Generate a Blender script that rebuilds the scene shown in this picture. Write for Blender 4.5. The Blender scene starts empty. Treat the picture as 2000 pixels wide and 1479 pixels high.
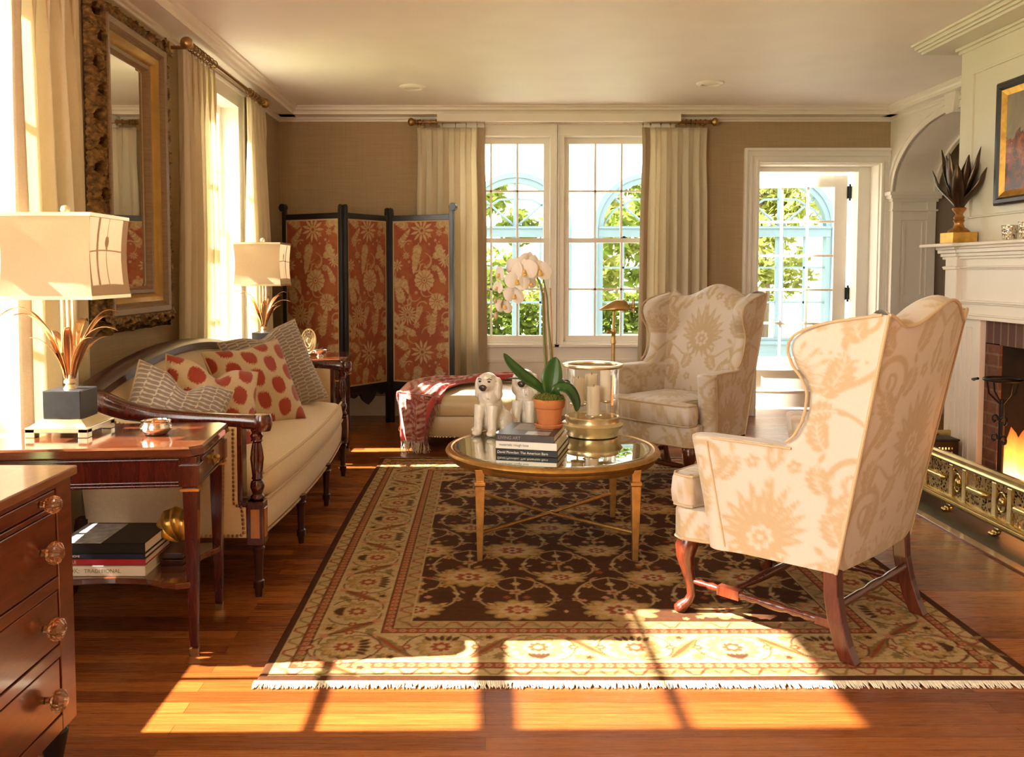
import bpy, bmesh, math, random
import numpy as np
from mathutils import Vector, Matrix
random.seed(7); np.random.seed(7)
SC = bpy.context.scene
COL = SC.collection
PI = math.pi

# ------------------------------------------------------------------ scene graph helpers
def thing(name, label, cat, loc=(0, 0, 0), rotz=0.0, group=None):
    o = bpy.data.objects.new(name, None)
    o.empty_display_size = 0.05
    COL.objects.link(o)
    o.location = loc
    o.rotation_euler = (0, 0, rotz)
    o["label"] = label; o["category"] = cat
    if group: o["group"] = group
    return o

def tag(o, label, cat, group=None, kind=None):
    o["label"] = label; o["category"] = cat
    if group: o["group"] = group
    if kind: o["kind"] = kind
    return o

def root_inv(p):
    while p.parent is not None: p = p.parent
    return Matrix.LocRotScale(p.location, p.rotation_euler, Vector((1, 1, 1))).inverted()

def dup(o, parent=None):
    c = o.copy(); COL.objects.link(c)
    if parent is not None: c.parent = parent
    for ch in list(o.children): dup(ch, c)
    return c

class MB:
    """collects geometry, then links it as ONE mesh object"""
    def __init__(s): s.v = []; s.f = []; s.c = []; s.hascol = False
    def add(s, vs, fs, cs=None):
        b = len(s.v)
        s.v.extend([tuple(map(float, p)) for p in vs])
        s.f.extend([tuple(i + b for i in f) for f in fs])
        if cs is not None:
            s.hascol = True; s.c.extend(cs)
        else:
            s.c.extend([(1, 1, 1, 1)] * len(vs))
        return s
    def box(s, x0, y0, z0, x1, y1, z1):
        x0, x1 = sorted((x0, x1)); y0, y1 = sorted((y0, y1)); z0, z1 = sorted((z0, z1))
        v = [(x0, y0, z0), (x1, y0, z0), (x1, y1, z0), (x0, y1, z0), (x0, y0, z1), (x1, y0, z1), (x1, y1, z1), (x0, y1, z1)]
        f = [(0, 3, 2, 1), (4, 5, 6, 7), (0, 1, 5, 4), (1, 2, 6, 5), (2, 3, 7, 6), (3, 0, 4, 7)]
        return s.add(v, f)
    def obox(s, c, size, rot=0.0):
        ca, sa = math.cos(rot), math.sin(rot)
        hx, hy, hz = size[0] / 2, size[1] / 2, size[2] / 2
        v = []
        for z in (-hz, hz):
            for x, y in ((-hx, -hy), (hx, -hy), (hx, hy), (-hx, hy)):
                v.append((c[0] + x * ca - y * sa, c[1] + x * sa + y * ca, c[2] + z))
        return s.add(v, [(0, 3, 2, 1), (4, 5, 6, 7), (0, 1, 5, 4), (1, 2, 6, 5), (2, 3, 7, 6), (3, 0, 4, 7)])
    def prism(s, poly, axis, a, b):
        n = len(poly)
        def P(p, t):
            if axis == 'x': return (t, p[0], p[1])
            if axis == 'y': return (p[0], t, p[1])
            return (p[0], p[1], t)
        v = [P(p, a) for p in poly] + [P(p, b) for p in poly]
        f = [tuple(range(n))[::-1], tuple(range(n, 2 * n))]
        f += [(i, (i + 1) % n, n + (i + 1) % n, n + i) for i in range(n)]
        return s.add(v, f)
    def lathe(s, prof, c=(0, 0, 0), seg=28, flute=0, fdep=0.0, frange=None, square=None, cap=True):
        """prof [(r,z)]; flute count carves reeds where frange z0..z1"""
        rings = []
        for r, z in prof:
            ring = []
            for k in range(seg):
                a = 2 * PI * k / seg
                rr = r
                if flute and frange and frange[0] <= z <= frange[1]:
                    rr = r * (1 - fdep * abs(math.cos(a * flute / 2)))
                ring.append((c[0] + rr * math.cos(a), c[1] + rr * math.sin(a), c[2] + z))
            rings.append(ring)
        return s.loft(rings, cap)
    def loft(s, rings, cap=True, closed=True):
        n = len(rings[0]); v = [p for r in rings for p in r]; f = []
        for i in range(len(rings) - 1):
            for k in range(n if closed else n - 1):
                a = i * n + k; b = i * n + (k + 1) % n
                f.append((a, b, b + n, a + n))
        if cap and closed:
            f.append(tuple(range(n))[::-1]); f.append(tuple(range((len(rings) - 1) * n, len(rings) * n)))
        return s.add(v, f)
    def tube(s, path, r, seg=10, cap=True, flat=None, up=None):
        """r scalar or list; flat=(a,b): elliptical scale along normal/binormal"""
        P = [Vector(p) for p in path]; n = len(P)
        R = r if isinstance(r, (list, tuple)) else [r] * n
        T = []
        for i in range(n):
            t = (P[min(i + 1, n - 1)] - P[max(i - 1, 0)])
            T.append(t.normalized() if t.length > 1e-9 else Vector((0, 0, 1)))
        u = Vector(up) if up else (Vector((0, 0, 1)) if abs(T[0].z) < 0.9 else Vector((1, 0, 0)))
        u = (u - T[0] * u.dot(T[0])).normalized()
        rings = []
        fa, fb = flat if flat else (1, 1)
        for i in range(n):
            u = (u - T[i] * u.dot(T[i]))
            u = u.normalized() if u.length > 1e-6 else T[i].orthogonal().normalized()
            w = T[i].cross(u)
            rings.append([tuple(P[i] + (u * math.cos(2 * PI * k / seg) * fa + w * math.sin(2 * PI * k / seg) * fb) * R[i]) for k in range(seg)])
        return s.loft(rings, cap)
    def sqtube(s, path, wx, wy, cap=True):
        """square section in XY following path of (x,y,z), half widths lists"""
        rings = []
        for i, p in enumerate(path):
            a = wx[i] if isinstance(wx, (list, tuple)) else wx
            b = wy[i] if isinstance(wy, (list, tuple)) else wy
            rings.append([(p[0] - a, p[1] - b, p[2]), (p[0] + a, p[1] - b, p[2]), (p[0] + a, p[1] + b, p[2]), (p[0] - a, p[1] + b, p[2])])
        return s.loft(rings, cap)
    def grid(s, P, cu=False, cv=False, col=None):
        P = np.asarray(P, float); nu, nv = P.shape[:2]
        v = P.reshape(-1, 3); f = []
        for i in range(nu if cu else nu - 1):
            i2 = (i + 1) % nu
            for j in range(nv if cv else nv - 1):
                j2 = (j + 1) % nv
                f.append((i * nv + j, i2 * nv + j, i2 * nv + j2, i * nv + j2))
        cs = None
        if col is not None:
            c = np.asarray(col, float).reshape(-1, 3)
            cs = [(a[0], a[1], a[2], 1.0) for a in c]
        return s.add(v, f, cs)
    def ball(s, c, r, seg=16, rings=10):
        if not isinstance(r, (list, tuple)): r = (r, r, r)
        v = [(c[0], c[1], c[2] - r[2])]; f = []
        for i in range(1, rings):
            t = -PI / 2 + PI * i / rings
            for k in range(seg):
                a = 2 * PI * k / seg
                v.append((c[0] + r[0] * math.cos(t) * math.cos(a), c[1] + r[1] * math.cos(t) * math.sin(a), c[2] + r[2] * math.sin(t)))
        v.append((c[0], c[1], c[2] + r[2]))
        for k in range(seg): f.append((0, 1 + (k + 1) % seg, 1 + k))
        for i in range(rings - 2):
            for k in range(seg):
                a = 1 + i * seg + k; b = 1 + i * seg + (k + 1) % seg
                f.append((a, b, b + seg, a + seg))
        L = len(v) - 1; b0 = 1 + (rings - 2) * seg
        for k in range(seg): f.append((b0 + k, b0 + (k + 1) % seg, L))
        return s.add(v, f)
    def xf(s, M, start=0):
        for i in range(start, len(s.v)): s.v[i] = tuple(M @ Vector(s.v[i]))
        return s
    def build(s, name, mat, parent=None, local=False, smooth=38, bevel=0.0, bseg=2, sub=0, label=None, stuff=False, solid=0.0, colfn=None, fix=True):
        me = bpy.data.meshes.new(name)
        V = np.array(s.v, float)
        if parent is not None and not local:
            M = np.array(root_inv(parent)); V = V @ M[:3, :3].T + M[:3, 3]
        me.from_pydata(V.tolist(), [], s.f)
        if fix:
            bm = bmesh.new(); bm.from_mesh(me)
            bmesh.ops.recalc_face_normals(bm, faces=bm.faces[:]); bm.to_mesh(me); bm.free()
        if s.hascol:
            a = me.color_attributes.new('Col', 'FLOAT_COLOR', 'POINT')
            a.data.foreach_set('color', np.array(s.c, np.float32).ravel())
        if smooth:
            me.polygons.foreach_set('use_smooth', [True] * len(me.polygons))
            if smooth < 180: me.set_sharp_from_angle(angle=math.radians(smooth))
        me.update()
        o = bpy.data.objects.new(name, me); COL.objects.link(o)
        if mat is not None: me.materials.append(mat)
        if parent is not None: o.parent = parent
        if solid:
            m = o.modifiers.new('Solid', 'SOLIDIFY'); m.thickness = solid; m.offset = 0
        if bevel:
            m = o.modifiers.new('Bevel', 'BEVEL'); m.width = bevel; m.segments = bseg; m.limit_method = 'ANGLE'; m.angle_limit = math.radians(40)
            if smooth: m.harden_normals = False
        if sub:
            m = o.modifiers.new('Sub', 'SUBSURF'); m.levels = sub; m.render_levels = sub
        if label: o["label"] = label
        if stuff: o["kind"] = "stuff"
        return o

def struct(o, label, cat):
    o["kind"] = "structure"; o["label"] = label; o["category"] = cat
    return o

# ------------------------------------------------------------------ materials
class NT:
    def __init__(s, name):
        s.m = bpy.data.materials.new(name); s.m.use_nodes = True
        s.t = s.m.node_tree; s.t.nodes.clear()
        s.out = s.t.nodes.new('ShaderNodeOutputMaterial')
    def n(s, typ, ins=None, **props):
        nd = s.t.nodes.new(typ)
        for k, v in props.items(): setattr(nd, k, v)
        for k, v in (ins or {}).items():
            sock = nd.inputs[k]
            if isinstance(v, bpy.types.NodeSocket): s.t.links.new(v, sock)
            else: sock.default_value = v
        return nd
    def math(s, op, a, b=0.0, c=0.0, clamp=False):
        nd = s.n('ShaderNodeMath', {0: a, 1: b, 2: c}, operation=op); nd.use_clamp = clamp
        return nd.outputs[0]
    def ramp(s, fac, stops, interp='LINEAR'):
        nd = s.t.nodes.new('ShaderNodeValToRGB'); nd.color_ramp.interpolation = interp
        cr = nd.color_ramp
        while len(cr.elements) < len(stops): cr.elements.new(0.5)
        for e, (p, c) in zip(cr.elements, stops):
            e.position = p; e.color = (c[0], c[1], c[2], 1)
        s.t.links.new(fac, nd.inputs[0]); return nd.outputs[0]
    def mix(s, fac, a, b, typ='MIX'):
        nd = s.t.nodes.new('ShaderNodeMix'); nd.data_type = 'RGBA'; nd.blend_type = typ
        for i, v in ((0, fac), (6, a), (7, b)):
            if isinstance(v, bpy.types.NodeSocket): s.t.links.new(v, nd.inputs[i])
            else: nd.inputs[i].default_value = v if i == 0 else ((*v, 1) if len(v) == 3 else v)
        return nd.outputs[2]
    def coord(s, kind='Object', scale=(1, 1, 1), rot=(0, 0, 0)):
        tc = s.n('ShaderNodeTexCoord')
        return s.n('ShaderNodeMapping', {0: tc.outputs[kind], 'Scale': scale, 'Rotation': rot}).outputs[0]
    def noise(s, vec, scale=5, detail=3, rough=0.5, dist=0.0):
        return s.n('ShaderNodeTexNoise', {'Vector': vec, 'Scale': scale, 'Detail': detail, 'Roughness': rough, 'Distortion': dist}).outputs['Fac']
    def bump(s, h, strength=0.2, dist=0.01):
        return s.n('ShaderNodeBump', {'Height': h, 'Strength': strength, 'Distance': dist}).outputs[0]
    def pbr(s, col, rough=0.5, metal=0.0, normal=None, coat=0.0, sheen=0.0, spec=0.5, trans=0.0, coatr=0.1, **kw):
        ins = {'Base Color': col if isinstance(col, bpy.types.NodeSocket) else (*col[:3], 1), 'Roughness': rough, 'Metallic': metal,
               'Coat Weight': coat, 'Coat Roughness': coatr, 'Sheen Weight': sheen, 'Specular IOR Level': spec, 'Transmission Weight': trans}
        if normal is not None: ins['Normal'] = normal
        ins.update(kw)
        nd = s.n('ShaderNodeBsdfPrincipled', ins)
        s.t.links.new(nd.outputs[0], s.out.inputs[0]); return nd
    def done(s, sh=None):
        if sh is not None: s.t.links.new(sh, s.out.inputs[0])
        return s.m

def plain(name, col, rough=0.5, metal=0.0, var=0.08, scale=12, bump=0.0, coat=0.0, sheen=0.0, stretch=(1, 1, 1), spec=0.5, trans=0.0):
    t = NT(name); v = t.coord('Object', stretch)
    n = t.noise(v, scale, 4, 0.55)
    a = tuple(c * (1 - var) for c in col); b = tuple(min(1, c * (1 + var)) for c in col)
    c = t.ramp(n, [(0.3, a), (0.7, b)])
    nm = t.bump(t.noise(v, scale * 6, 3), bump, 0.004) if bump else None
    t.pbr(c, rough, metal, nm, coat, sheen, spec, trans)
    return t.done()

def wood(name, dark, light, rough=0.3, coat=0.3, stretch=(10, 10, 1.2), bump=0.04, scale=5):
    t = NT(name); v = t.coord('Object', stretch)
    g = t.noise(v, scale, 6, 0.62, 0.6); g2 = t.noise(v, scale * 5, 4, 0.6)
    f = t.math('ADD', t.math('MULTIPLY', g, 0.7), t.math('MULTIPLY', g2, 0.3))
    c = t.ramp(f, [(0.3, dark), (0.68, light)])
    t.pbr(c, rough, 0, t.bump(g2, bump, 0.003), coat)
    return t.done()

def weave(name, col, rough=0.85, var=0.12, scale=260, bump=0.25, sheen=0.2, stretch=(1, 1, 1), transl=0.0, colattr=False, spec=0.3):
    """woven cloth: two crossed thread waves + slubs"""
    t = NT(name); v = t.coord('Object', stretch)
    w = t.noise(t.coord('Object', (scale * .25, scale * .25, scale * 1.4)), 1, 2, 0.6)
    w2 = t.noise(t.coord('Object', (scale * 1.1, scale * 1.1, scale * .2)), 1, 2, 0.6)
    f = t.math('ADD', t.math('MULTIPLY', w, 0.5), t.math('MULTIPLY', w2, 0.5))
    if colattr:
        at = t.n('ShaderNodeAttribute', attribute_name='Col').outputs['Color']
        c = t.mix(1.0, at, t.ramp(f, [(0.3, (1 - var,) * 3), (0.7, (1 + var * .3,) * 3)]), 'MULTIPLY')
    else:
        c = t.ramp(f, [(0.3, tuple(x * (1 - var) for x in col)), (0.7, tuple(min(1, x * (1 + var)) for x in col))])
    nm = t.bump(f, bump, 0.002)
    p = t.pbr(c, rough, 0, nm, 0, sheen, spec)
    if transl:
        tr = t.n('ShaderNodeBsdfTranslucent', {'Color': c})
        mx = t.n('ShaderNodeMixShader', {0: transl, 1: p.outputs[0], 2: tr.outputs[0]})
        return t.done(mx.outputs[0])
    return t.done()

def glassmat(name, tint=(1, 1, 1), refl=0.5, rough=0.0, ior=1.45):
    t = NT(name)
    fr = t.n('ShaderNodeFresnel', {'IOR': ior})
    tr = t.n('ShaderNodeBsdfTransparent', {'Color': (*tint, 1)})
    gl = t.n('ShaderNodeBsdfGlossy', {'Roughness': rough, 'Color': (1, 1, 1, 1)})
    mx = t.n('ShaderNodeMixShader', {0: t.math('MULTIPLY', fr.outputs[0], refl), 1: tr.outputs[0], 2: gl.outputs[0]})
    return t.done(mx.outputs[0])

M = {}
# painted and plastered surfaces
def wallpaper():
    t = NT('grasscloth')
    a = t.noise(t.coord('Object', (3, 3, 160)), 1, 4, 0.65)
    b = t.noise(t.coord('Object', (70, 70, 2.5)), 1, 3, 0.6)
    f = t.math('ADD', t.math('MULTIPLY', a, 0.65), t.math('MULTIPLY', b, 0.35))
    c = t.ramp(f, [(0.3, (0.345, 0.24, 0.128)), (0.7, (0.455, 0.33, 0.19))])
    t.pbr(c, 0.8, 0, t.bump(f, 0.2, 0.003), 0, 0.1, 0.25); return t.done()
M['wallpaper'] = wallpaper()
M['ceiling'] = plain('ceiling_plaster', (0.84, 0.765, 0.70), 0.55, 0, 0.03, 3, 0.08, spec=0.4)
M['trim'] = plain('cream_paint', (0.77, 0.70, 0.60), 0.35, 0, 0.02, 6, 0.02)
M['cream_wall'] = plain('cream_panel_paint', (0.69, 0.64, 0.52), 0.4, 0, 0.02, 4, 0.02)
M['white'] = plain('white_paint', (0.82, 0.77, 0.68), 0.3, 0, 0.02, 6)
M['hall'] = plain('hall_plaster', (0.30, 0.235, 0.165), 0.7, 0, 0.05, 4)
M['glass'] = glassmat('window_glass', (0.97, 0.98, 0.98), 0.7)
def floorwood():
    t = NT('pine_boards'); v = t.coord('Object')
    br = t.n('ShaderNodeTexBrick', {'Vector': v, 'Color1': (0, 0, 0, 1), 'Color2': (1, 1, 1, 1), 'Mortar': (0.5, 0.5, 0.5, 1), 'Scale': 1.0, 'Mortar Size': 0.0012, 'Mortar Smooth': 0.2, 'Bias': 0.0, 'Brick Width': 2.3, 'Row Height': 0.062})
    br.offset = 0.37; br.squash = 1.0
    grain = t.noise(t.coord('Object', (1.2, 42, 1)), 3, 6, 0.65, 0.35)
    fine = t.noise(t.coord('Object', (4, 190, 1)), 2, 4, 0.6)
    f = t.math('ADD', t.math('MULTIPLY', br.outputs['Color'], 0.32), t.math('ADD', t.math('MULTIPLY', grain, 0.48), t.math('MULTIPLY', fine, 0.2)))
    c = t.ramp(f, [(0.18, (0.060, 0.013, 0.002)), (0.42, (0.150, 0.038, 0.007)), (0.62, (0.27, 0.082, 0.016)), (0.85, (0.42, 0.155, 0.036))])
    c2 = t.mix(t.math('MULTIPLY', br.outputs['Fac'], 0.75), c, (0.04, 0.012, 0.004))
    r = t.math('ADD', 0.2, t.math('MULTIPLY', fine, 0.16))
    nm = t.bump(t.math('SUBTRACT', t.math('MULTIPLY', grain, 0.3), br.outputs['Fac']), 0.12, 0.003)
    t.pbr(c2, r, 0, nm, 0.08, spec=.38, coatr=0.12); return t.done()
M['floor'] = floorwood()
# woods
M['mahogany'] = wood('mahogany', (0.020, 0.003, 0.002), (0.085, 0.011, 0.005), 0.2, 0.6)
M['mahogany_top'] = wood('mahogany_top', (0.05, 0.012, 0.005), (0.13, 0.035, 0.013), 0.08, 0.9, (1.2, 10, 10))
M['dark_wood'] = wood('dark_stained_wood', (0.016, 0.005, 0.004), (0.055, 0.014, 0.009), 0.32, 0.15)
M['leg_wood'] = wood('cherry_leg_wood', (0.035, 0.006, 0.003), (0.13, 0.024, 0.008), 0.22, 0.5)
M['cherry'] = wood('cherry_drawer_wood', (0.055, 0.010, 0.004), (0.16, 0.036, 0.011), 0.28, 0.35, (8, 1.2, 8))
M['cherry_top'] = wood('cherry_chest_top', (0.12, 0.042, 0.016), (0.24, 0.10, 0.042), 0.3, 0.35, (8, 1.2, 8))
M['inlay'] = wood('satinwood_inlay', (0.30, 0.10, 0.02), (0.48, 0.19, 0.05), 0.25, 0.4)
M['black_wood'] = plain('ebonised_wood', (0.012, 0.010, 0.010), 0.32, 0, 0.2, 20)
# metals
M['brass'] = plain('brass', (0.72, 0.50, 0.19), 0.24, 1.0, 0.1, 15, 0.03)
M['old_brass'] = plain('old_brass', (0.46, 0.30, 0.12), 0.34, 1.0, 0.2, 18, 0.05)
M['bronze'] = plain('bronze_rod', (0.33, 0.19, 0.075), 0.35, 1.0, 0.2, 18)
M['gilt'] = plain('gilt_iron', (0.50, 0.28, 0.085), 0.36, 0.9, 0.22, 25, 0.1)
M['champagne'] = plain('champagne_metal', (0.80, 0.68, 0.44), 0.3, 0.9, 0.06, 10)
M['copper_leaf'] = plain('copper_leaf_metal', (0.60, 0.36, 0.18), 0.27, 1.0, 0.25, 9)
M['silver'] = plain('silver', (0.78, 0.72, 0.62), 0.16, 1.0, 0.05, 12)
M['iron'] = plain('black_iron', (0.015, 0.012, 0.010), 0.5, 0.6, 0.2, 30, 0.1)
M['hinge'] = plain('dark_hinge', (0.012, 0.018, 0.020), 0.4, 0.5)
M['mirror'] = plain('mirror_glass', (0.86, 0.84, 0.78), 0.015, 1.0, 0.01, 2)
M['black'] = plain('black_stone', (0.022, 0.022, 0.028), 0.3, 0, 0.25, 40)
M['gold_leaf'] = plain('gold_leaf', (0.66, 0.37, 0.08), 0.33, 0.85, 0.25, 22, 0.15)
def carved(name, lo, hi, scale=46):
    t = NT(name); v = t.coord('Object')
    a = t.n('ShaderNodeTexVoronoi', {'Vector': t.coord('Object', (1, 1, 1)), 'Scale': scale}, feature='SMOOTH_F1').outputs['Distance']
    b = t.noise(v, scale * 1.4, 5, 0.6, 1.0)
    f = t.math('ADD', t.math('MULTIPLY', a, 0.6), t.math('MULTIPLY', b, 0.55))
    c = t.ramp(f, [(0.25, hi), (0.75, lo)])
    t.pbr(c, 0.42, 0.65, t.bump(f, 0.7, 0.012)); return t.done()
M['carved'] = carved('carved_gilt', (0.09, 0.05, 0.018), (0.36, 0.21, 0.065))
M['frame_band'] = wood('gilt_frame_band', (0.15, 0.085, 0.035), (0.27, 0.165, 0.075), 0.38, 0.15, (3, 3, 30))
M['frame_cove'] = plain('gilt_frame_cove', (0.43, 0.245, 0.055), 0.4, 0.5, 0.15, 10)
# cloth
M['linen'] = weave('sofa_linen', (0.62, 0.485, 0.315), 0.9, 0.09, 240, 0.22)
M['curtain'] = weave('curtain_silk', (0.85, 0.77, 0.60), 0.75, 0.04, 200, 0.08, 0.15, transl=0.45)
M['curtain_edge'] = weave('curtain_tan_band', (0.47, 0.36, 0.235), 0.85, 0.08, 240, 0.15, 0.1, transl=0.12)
M['shade'] = weave('lampshade_silk', (0.43, 0.305, 0.185), 0.65, 0.06, 380, 0.1, 0.1, transl=0.14)
M['leather'] = plain('cream_leather', (0.50, 0.385, 0.225), 0.38, 0, 0.05, 8, 0.08)
M['welt'] = weave('welt_cord', (0.50, 0.37, 0.215), 0.85, 0.06, 300, 0.1)
M['pattern_cloth'] = weave('patterned_cloth', (1, 1, 1), 0.72, 0.14, 300, 0.15, 0.25, colattr=True)
M['damask'] = weave('damask_cloth', (1, 1, 1), 0.55, 0.07, 320, 0.08, 0.3, colattr=True)
M['pile'] = weave('rug_pile', (1, 1, 1), 1.0, 0.3, 160, 0.35, 0.0, colattr=True, spec=0.05)
M['shawl'] = weave('shawl_wool', (1, 1, 1), 0.85, 0.2, 220, 0.25, 0.3, colattr=True)
# misc
M['terracotta'] = plain('terracotta', (0.56, 0.195, 0.06), 0.75, 0, 0.14, 14, 0.08)
M['wax'] = plain('candle_wax', (0.82, 0.72, 0.57), 0.5, 0, 0.02, 8)
M['wick'] = plain('wick', (0.03, 0.02, 0.02), 0.9)
M['leaf'] = plain('orchid_leaf', (0.028, 0.085, 0.016), 0.3, 0, 0.3, 10)
M['stem'] = plain('orchid_stem', (0.12, 0.13, 0.03), 0.5, 0, 0.3, 20)
M['cane'] = plain('bamboo_cane', (0.36, 0.18, 0.06), 0.5, 0, 0.2, 20)
M['moss'] = plain('moss', (0.16, 0.17, 0.025), 0.95, 0, 0.5, 60)
M['clear'] = glassmat('clear_glass', (0.985, 0.985, 0.975), 0.35)
M['hearth_stone'] = plain('slate_hearth', (0.045, 0.042, 0.034), 0.5, 0, 0.3, 8, 0.1)
M['soot'] = plain('soot_brick', (0.012, 0.009, 0.007), 0.9, 0, 0.4, 14, 0.2)
M['fringe'] = plain('wool_fringe', (0.66, 0.58, 0.46), 0.95, 0, 0.2, 60)
M['page'] = plain('book_pages', (0.70, 0.64, 0.52), 0.8, 0, 0.08, 5, 0.1, stretch=(1, 1, 120))
# ------------------------------------------------------------------ woven patterns, drawn as colours on dense cloth meshes
class Canvas:
    def __init__(s, w, h, res, base):
        s.w, s.h, s.res = w, h, res
        s.nx, s.ny = int(round(w / res)) + 1, int(round(h / res)) + 1
        s.a = np.empty((s.ny, s.nx, 3)); s.a[:] = base
        s.wrap = False
    def paint(s, cx, cy, R, fn, col, al=1.0):
        if s.wrap:
            for ox in (-s.w, 0, s.w):
                for oy in (-s.h, 0, s.h):
                    if -R <= cx + ox <= s.w + R and -R <= cy + oy <= s.h + R: s._p(cx + ox, cy + oy, R, fn, col, al)
        else: s._p(cx, cy, R, fn, col, al)
    def _p(s, cx, cy, R, fn, col, al):
        i0 = max(0, int((cx - R) / s.res)); i1 = min(s.nx, int((cx + R) / s.res) + 2)
        j0 = max(0, int((cy - R) / s.res)); j1 = min(s.ny, int((cy + R) / s.res) + 2)
        if i0 >= i1 or j0 >= j1: return
        X, Y = np.meshgrid(np.arange(i0, i1) * s.res - cx, np.arange(j0, j1) * s.res - cy)
        m = np.clip(fn(X, Y) / s.res + 0.5, 0, 1)[..., None] * al
        s.a[j0:j1, i0:i1] = s.a[j0:j1, i0:i1] * (1 - m) + np.array(col) * m
    def disc(s, x, y, r, col, al=1): s.paint(x, y, r * 1.1 + s.res, lambda X, Y: r - np.hypot(X, Y), col, al)
    def ros(s, x, y, r, n, col, dep=0.25, ph=0.0, sx=1.0, sy=1.0, al=1):
        def f(X, Y):
            X = X / sx; Y = Y / sy
            t = np.arctan2(Y, X) + ph
            return r * (1 - dep + dep * np.abs(np.cos(n * t / 2))) - np.hypot(X, Y)
        s.paint(x, y, r * max(sx, sy) * 1.05 + s.res, f, col, al)
    def ring(s, x, y, r, w, col, al=1): s.paint(x, y, r + w + s.res, lambda X, Y: w / 2 - np.abs(np.hypot(X, Y) - r), col, al)
    def leaf(s, x, y, ang, ln, wd, col, al=1, lobes=0):
        """leaf starting at (x,y) pointing along ang"""
        ca, sa = math.cos(ang), math.sin(ang)
        cx, cy = x + ca * ln / 2, y + sa * ln / 2
        def f(X, Y):
            u = (X * ca + Y * sa) / ln + 0.5; v = -X * sa + Y * ca
            uu = np.clip(u, 0, 1)
            w = wd / 2 * np.sin(PI * uu ** 0.8)
            if lobes: w = w * (0.72 + 0.28 * np.abs(np.cos(uu * PI * lobes)))
            return np.where((u > 0) & (u < 1), w - np.abs(v), -1)
        s.paint(cx, cy, ln * 0.6 + wd, f, col, al)
    def line(s, pts, w, col, al=1):
        for (a, b) in zip(pts[:-1], pts[1:]):
            dx, dy = b[0] - a[0], b[1] - a[1]; L2 = dx * dx + dy * dy + 1e-12
            cx, cy = (a[0] + b[0]) / 2, (a[1] + b[1]) / 2
            wa = w if not isinstance(w, tuple) else w[0]
            def f(X, Y, cx=cx, cy=cy):
                px, py = X + cx - a[0], Y + cy - a[1]
                t = np.clip((px * dx + py * dy) / L2, 0, 1)
                return wa / 2 - np.hypot(px - t * dx, py - t * dy)
            s.paint(cx, cy, math.sqrt(L2) / 2 + wa + s.res, f, col, al)
    def curve(s, pts, w0, w1, col, n=24, al=1):
        """cubic bezier with tapering width"""
        p = [np.array(q, float) for q in pts]
        T = np.linspace(0, 1, n)
        B = [((1 - t) ** 3) * p[0] + 3 * t * (1 - t) ** 2 * p[1] + 3 * t * t * (1 - t) * p[2] + t ** 3 * p[3] for t in T]
        for i in range(n - 1): s.line([B[i], B[i + 1]], w0 + (w1 - w0) * T[i], col, al)
        return B
    def spiral(s, x, y, r0, r1, a0, turns, w0, w1, col, n=40, lob=None):
        pts = []
        for i in range(n + 1):
            t = i / n; r = r0 + (r1 - r0) * t; a = a0 + turns * 2 * PI * t
            pts.append((x + r * math.cos(a), y + r * math.sin(a)))
        for i in range(n): s.line([pts[i], pts[i + 1]], w0 + (w1 - w0) * i / n, col)
        if lob:
            for i in range(2, n, lob[0]):
                (ax, ay), (bx, by) = pts[i], pts[min(n, i + 1)]
                d = math.atan2(by - ay, bx - ax)
                s.leaf(ax, ay, d - lob[3] * 0.9, lob[1] * (1 - 0.5 * i / n), lob[2] * (1 - 0.5 * i / n), col)
        return pts
    def sample(s, u, v, tile=True):
        u = np.asarray(u, float); v = np.asarray(v, float)
        if tile: u = np.mod(u, s.w); v = np.mod(v, s.h)
        x = np.clip(u / s.res, 0, s.nx - 1.001); y = np.clip(v / s.res, 0, s.ny - 1.001)
        i = x.astype(int); j = y.astype(int); fx = (x - i)[..., None]; fy = (y - j)[..., None]
        a = s.a
        return (a[j, i] * (1 - fx) * (1 - fy) + a[j, i + 1] * fx * (1 - fy) + a[j + 1, i] * (1 - fx) * fy + a[j + 1, i + 1] * fx * fy)

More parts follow.
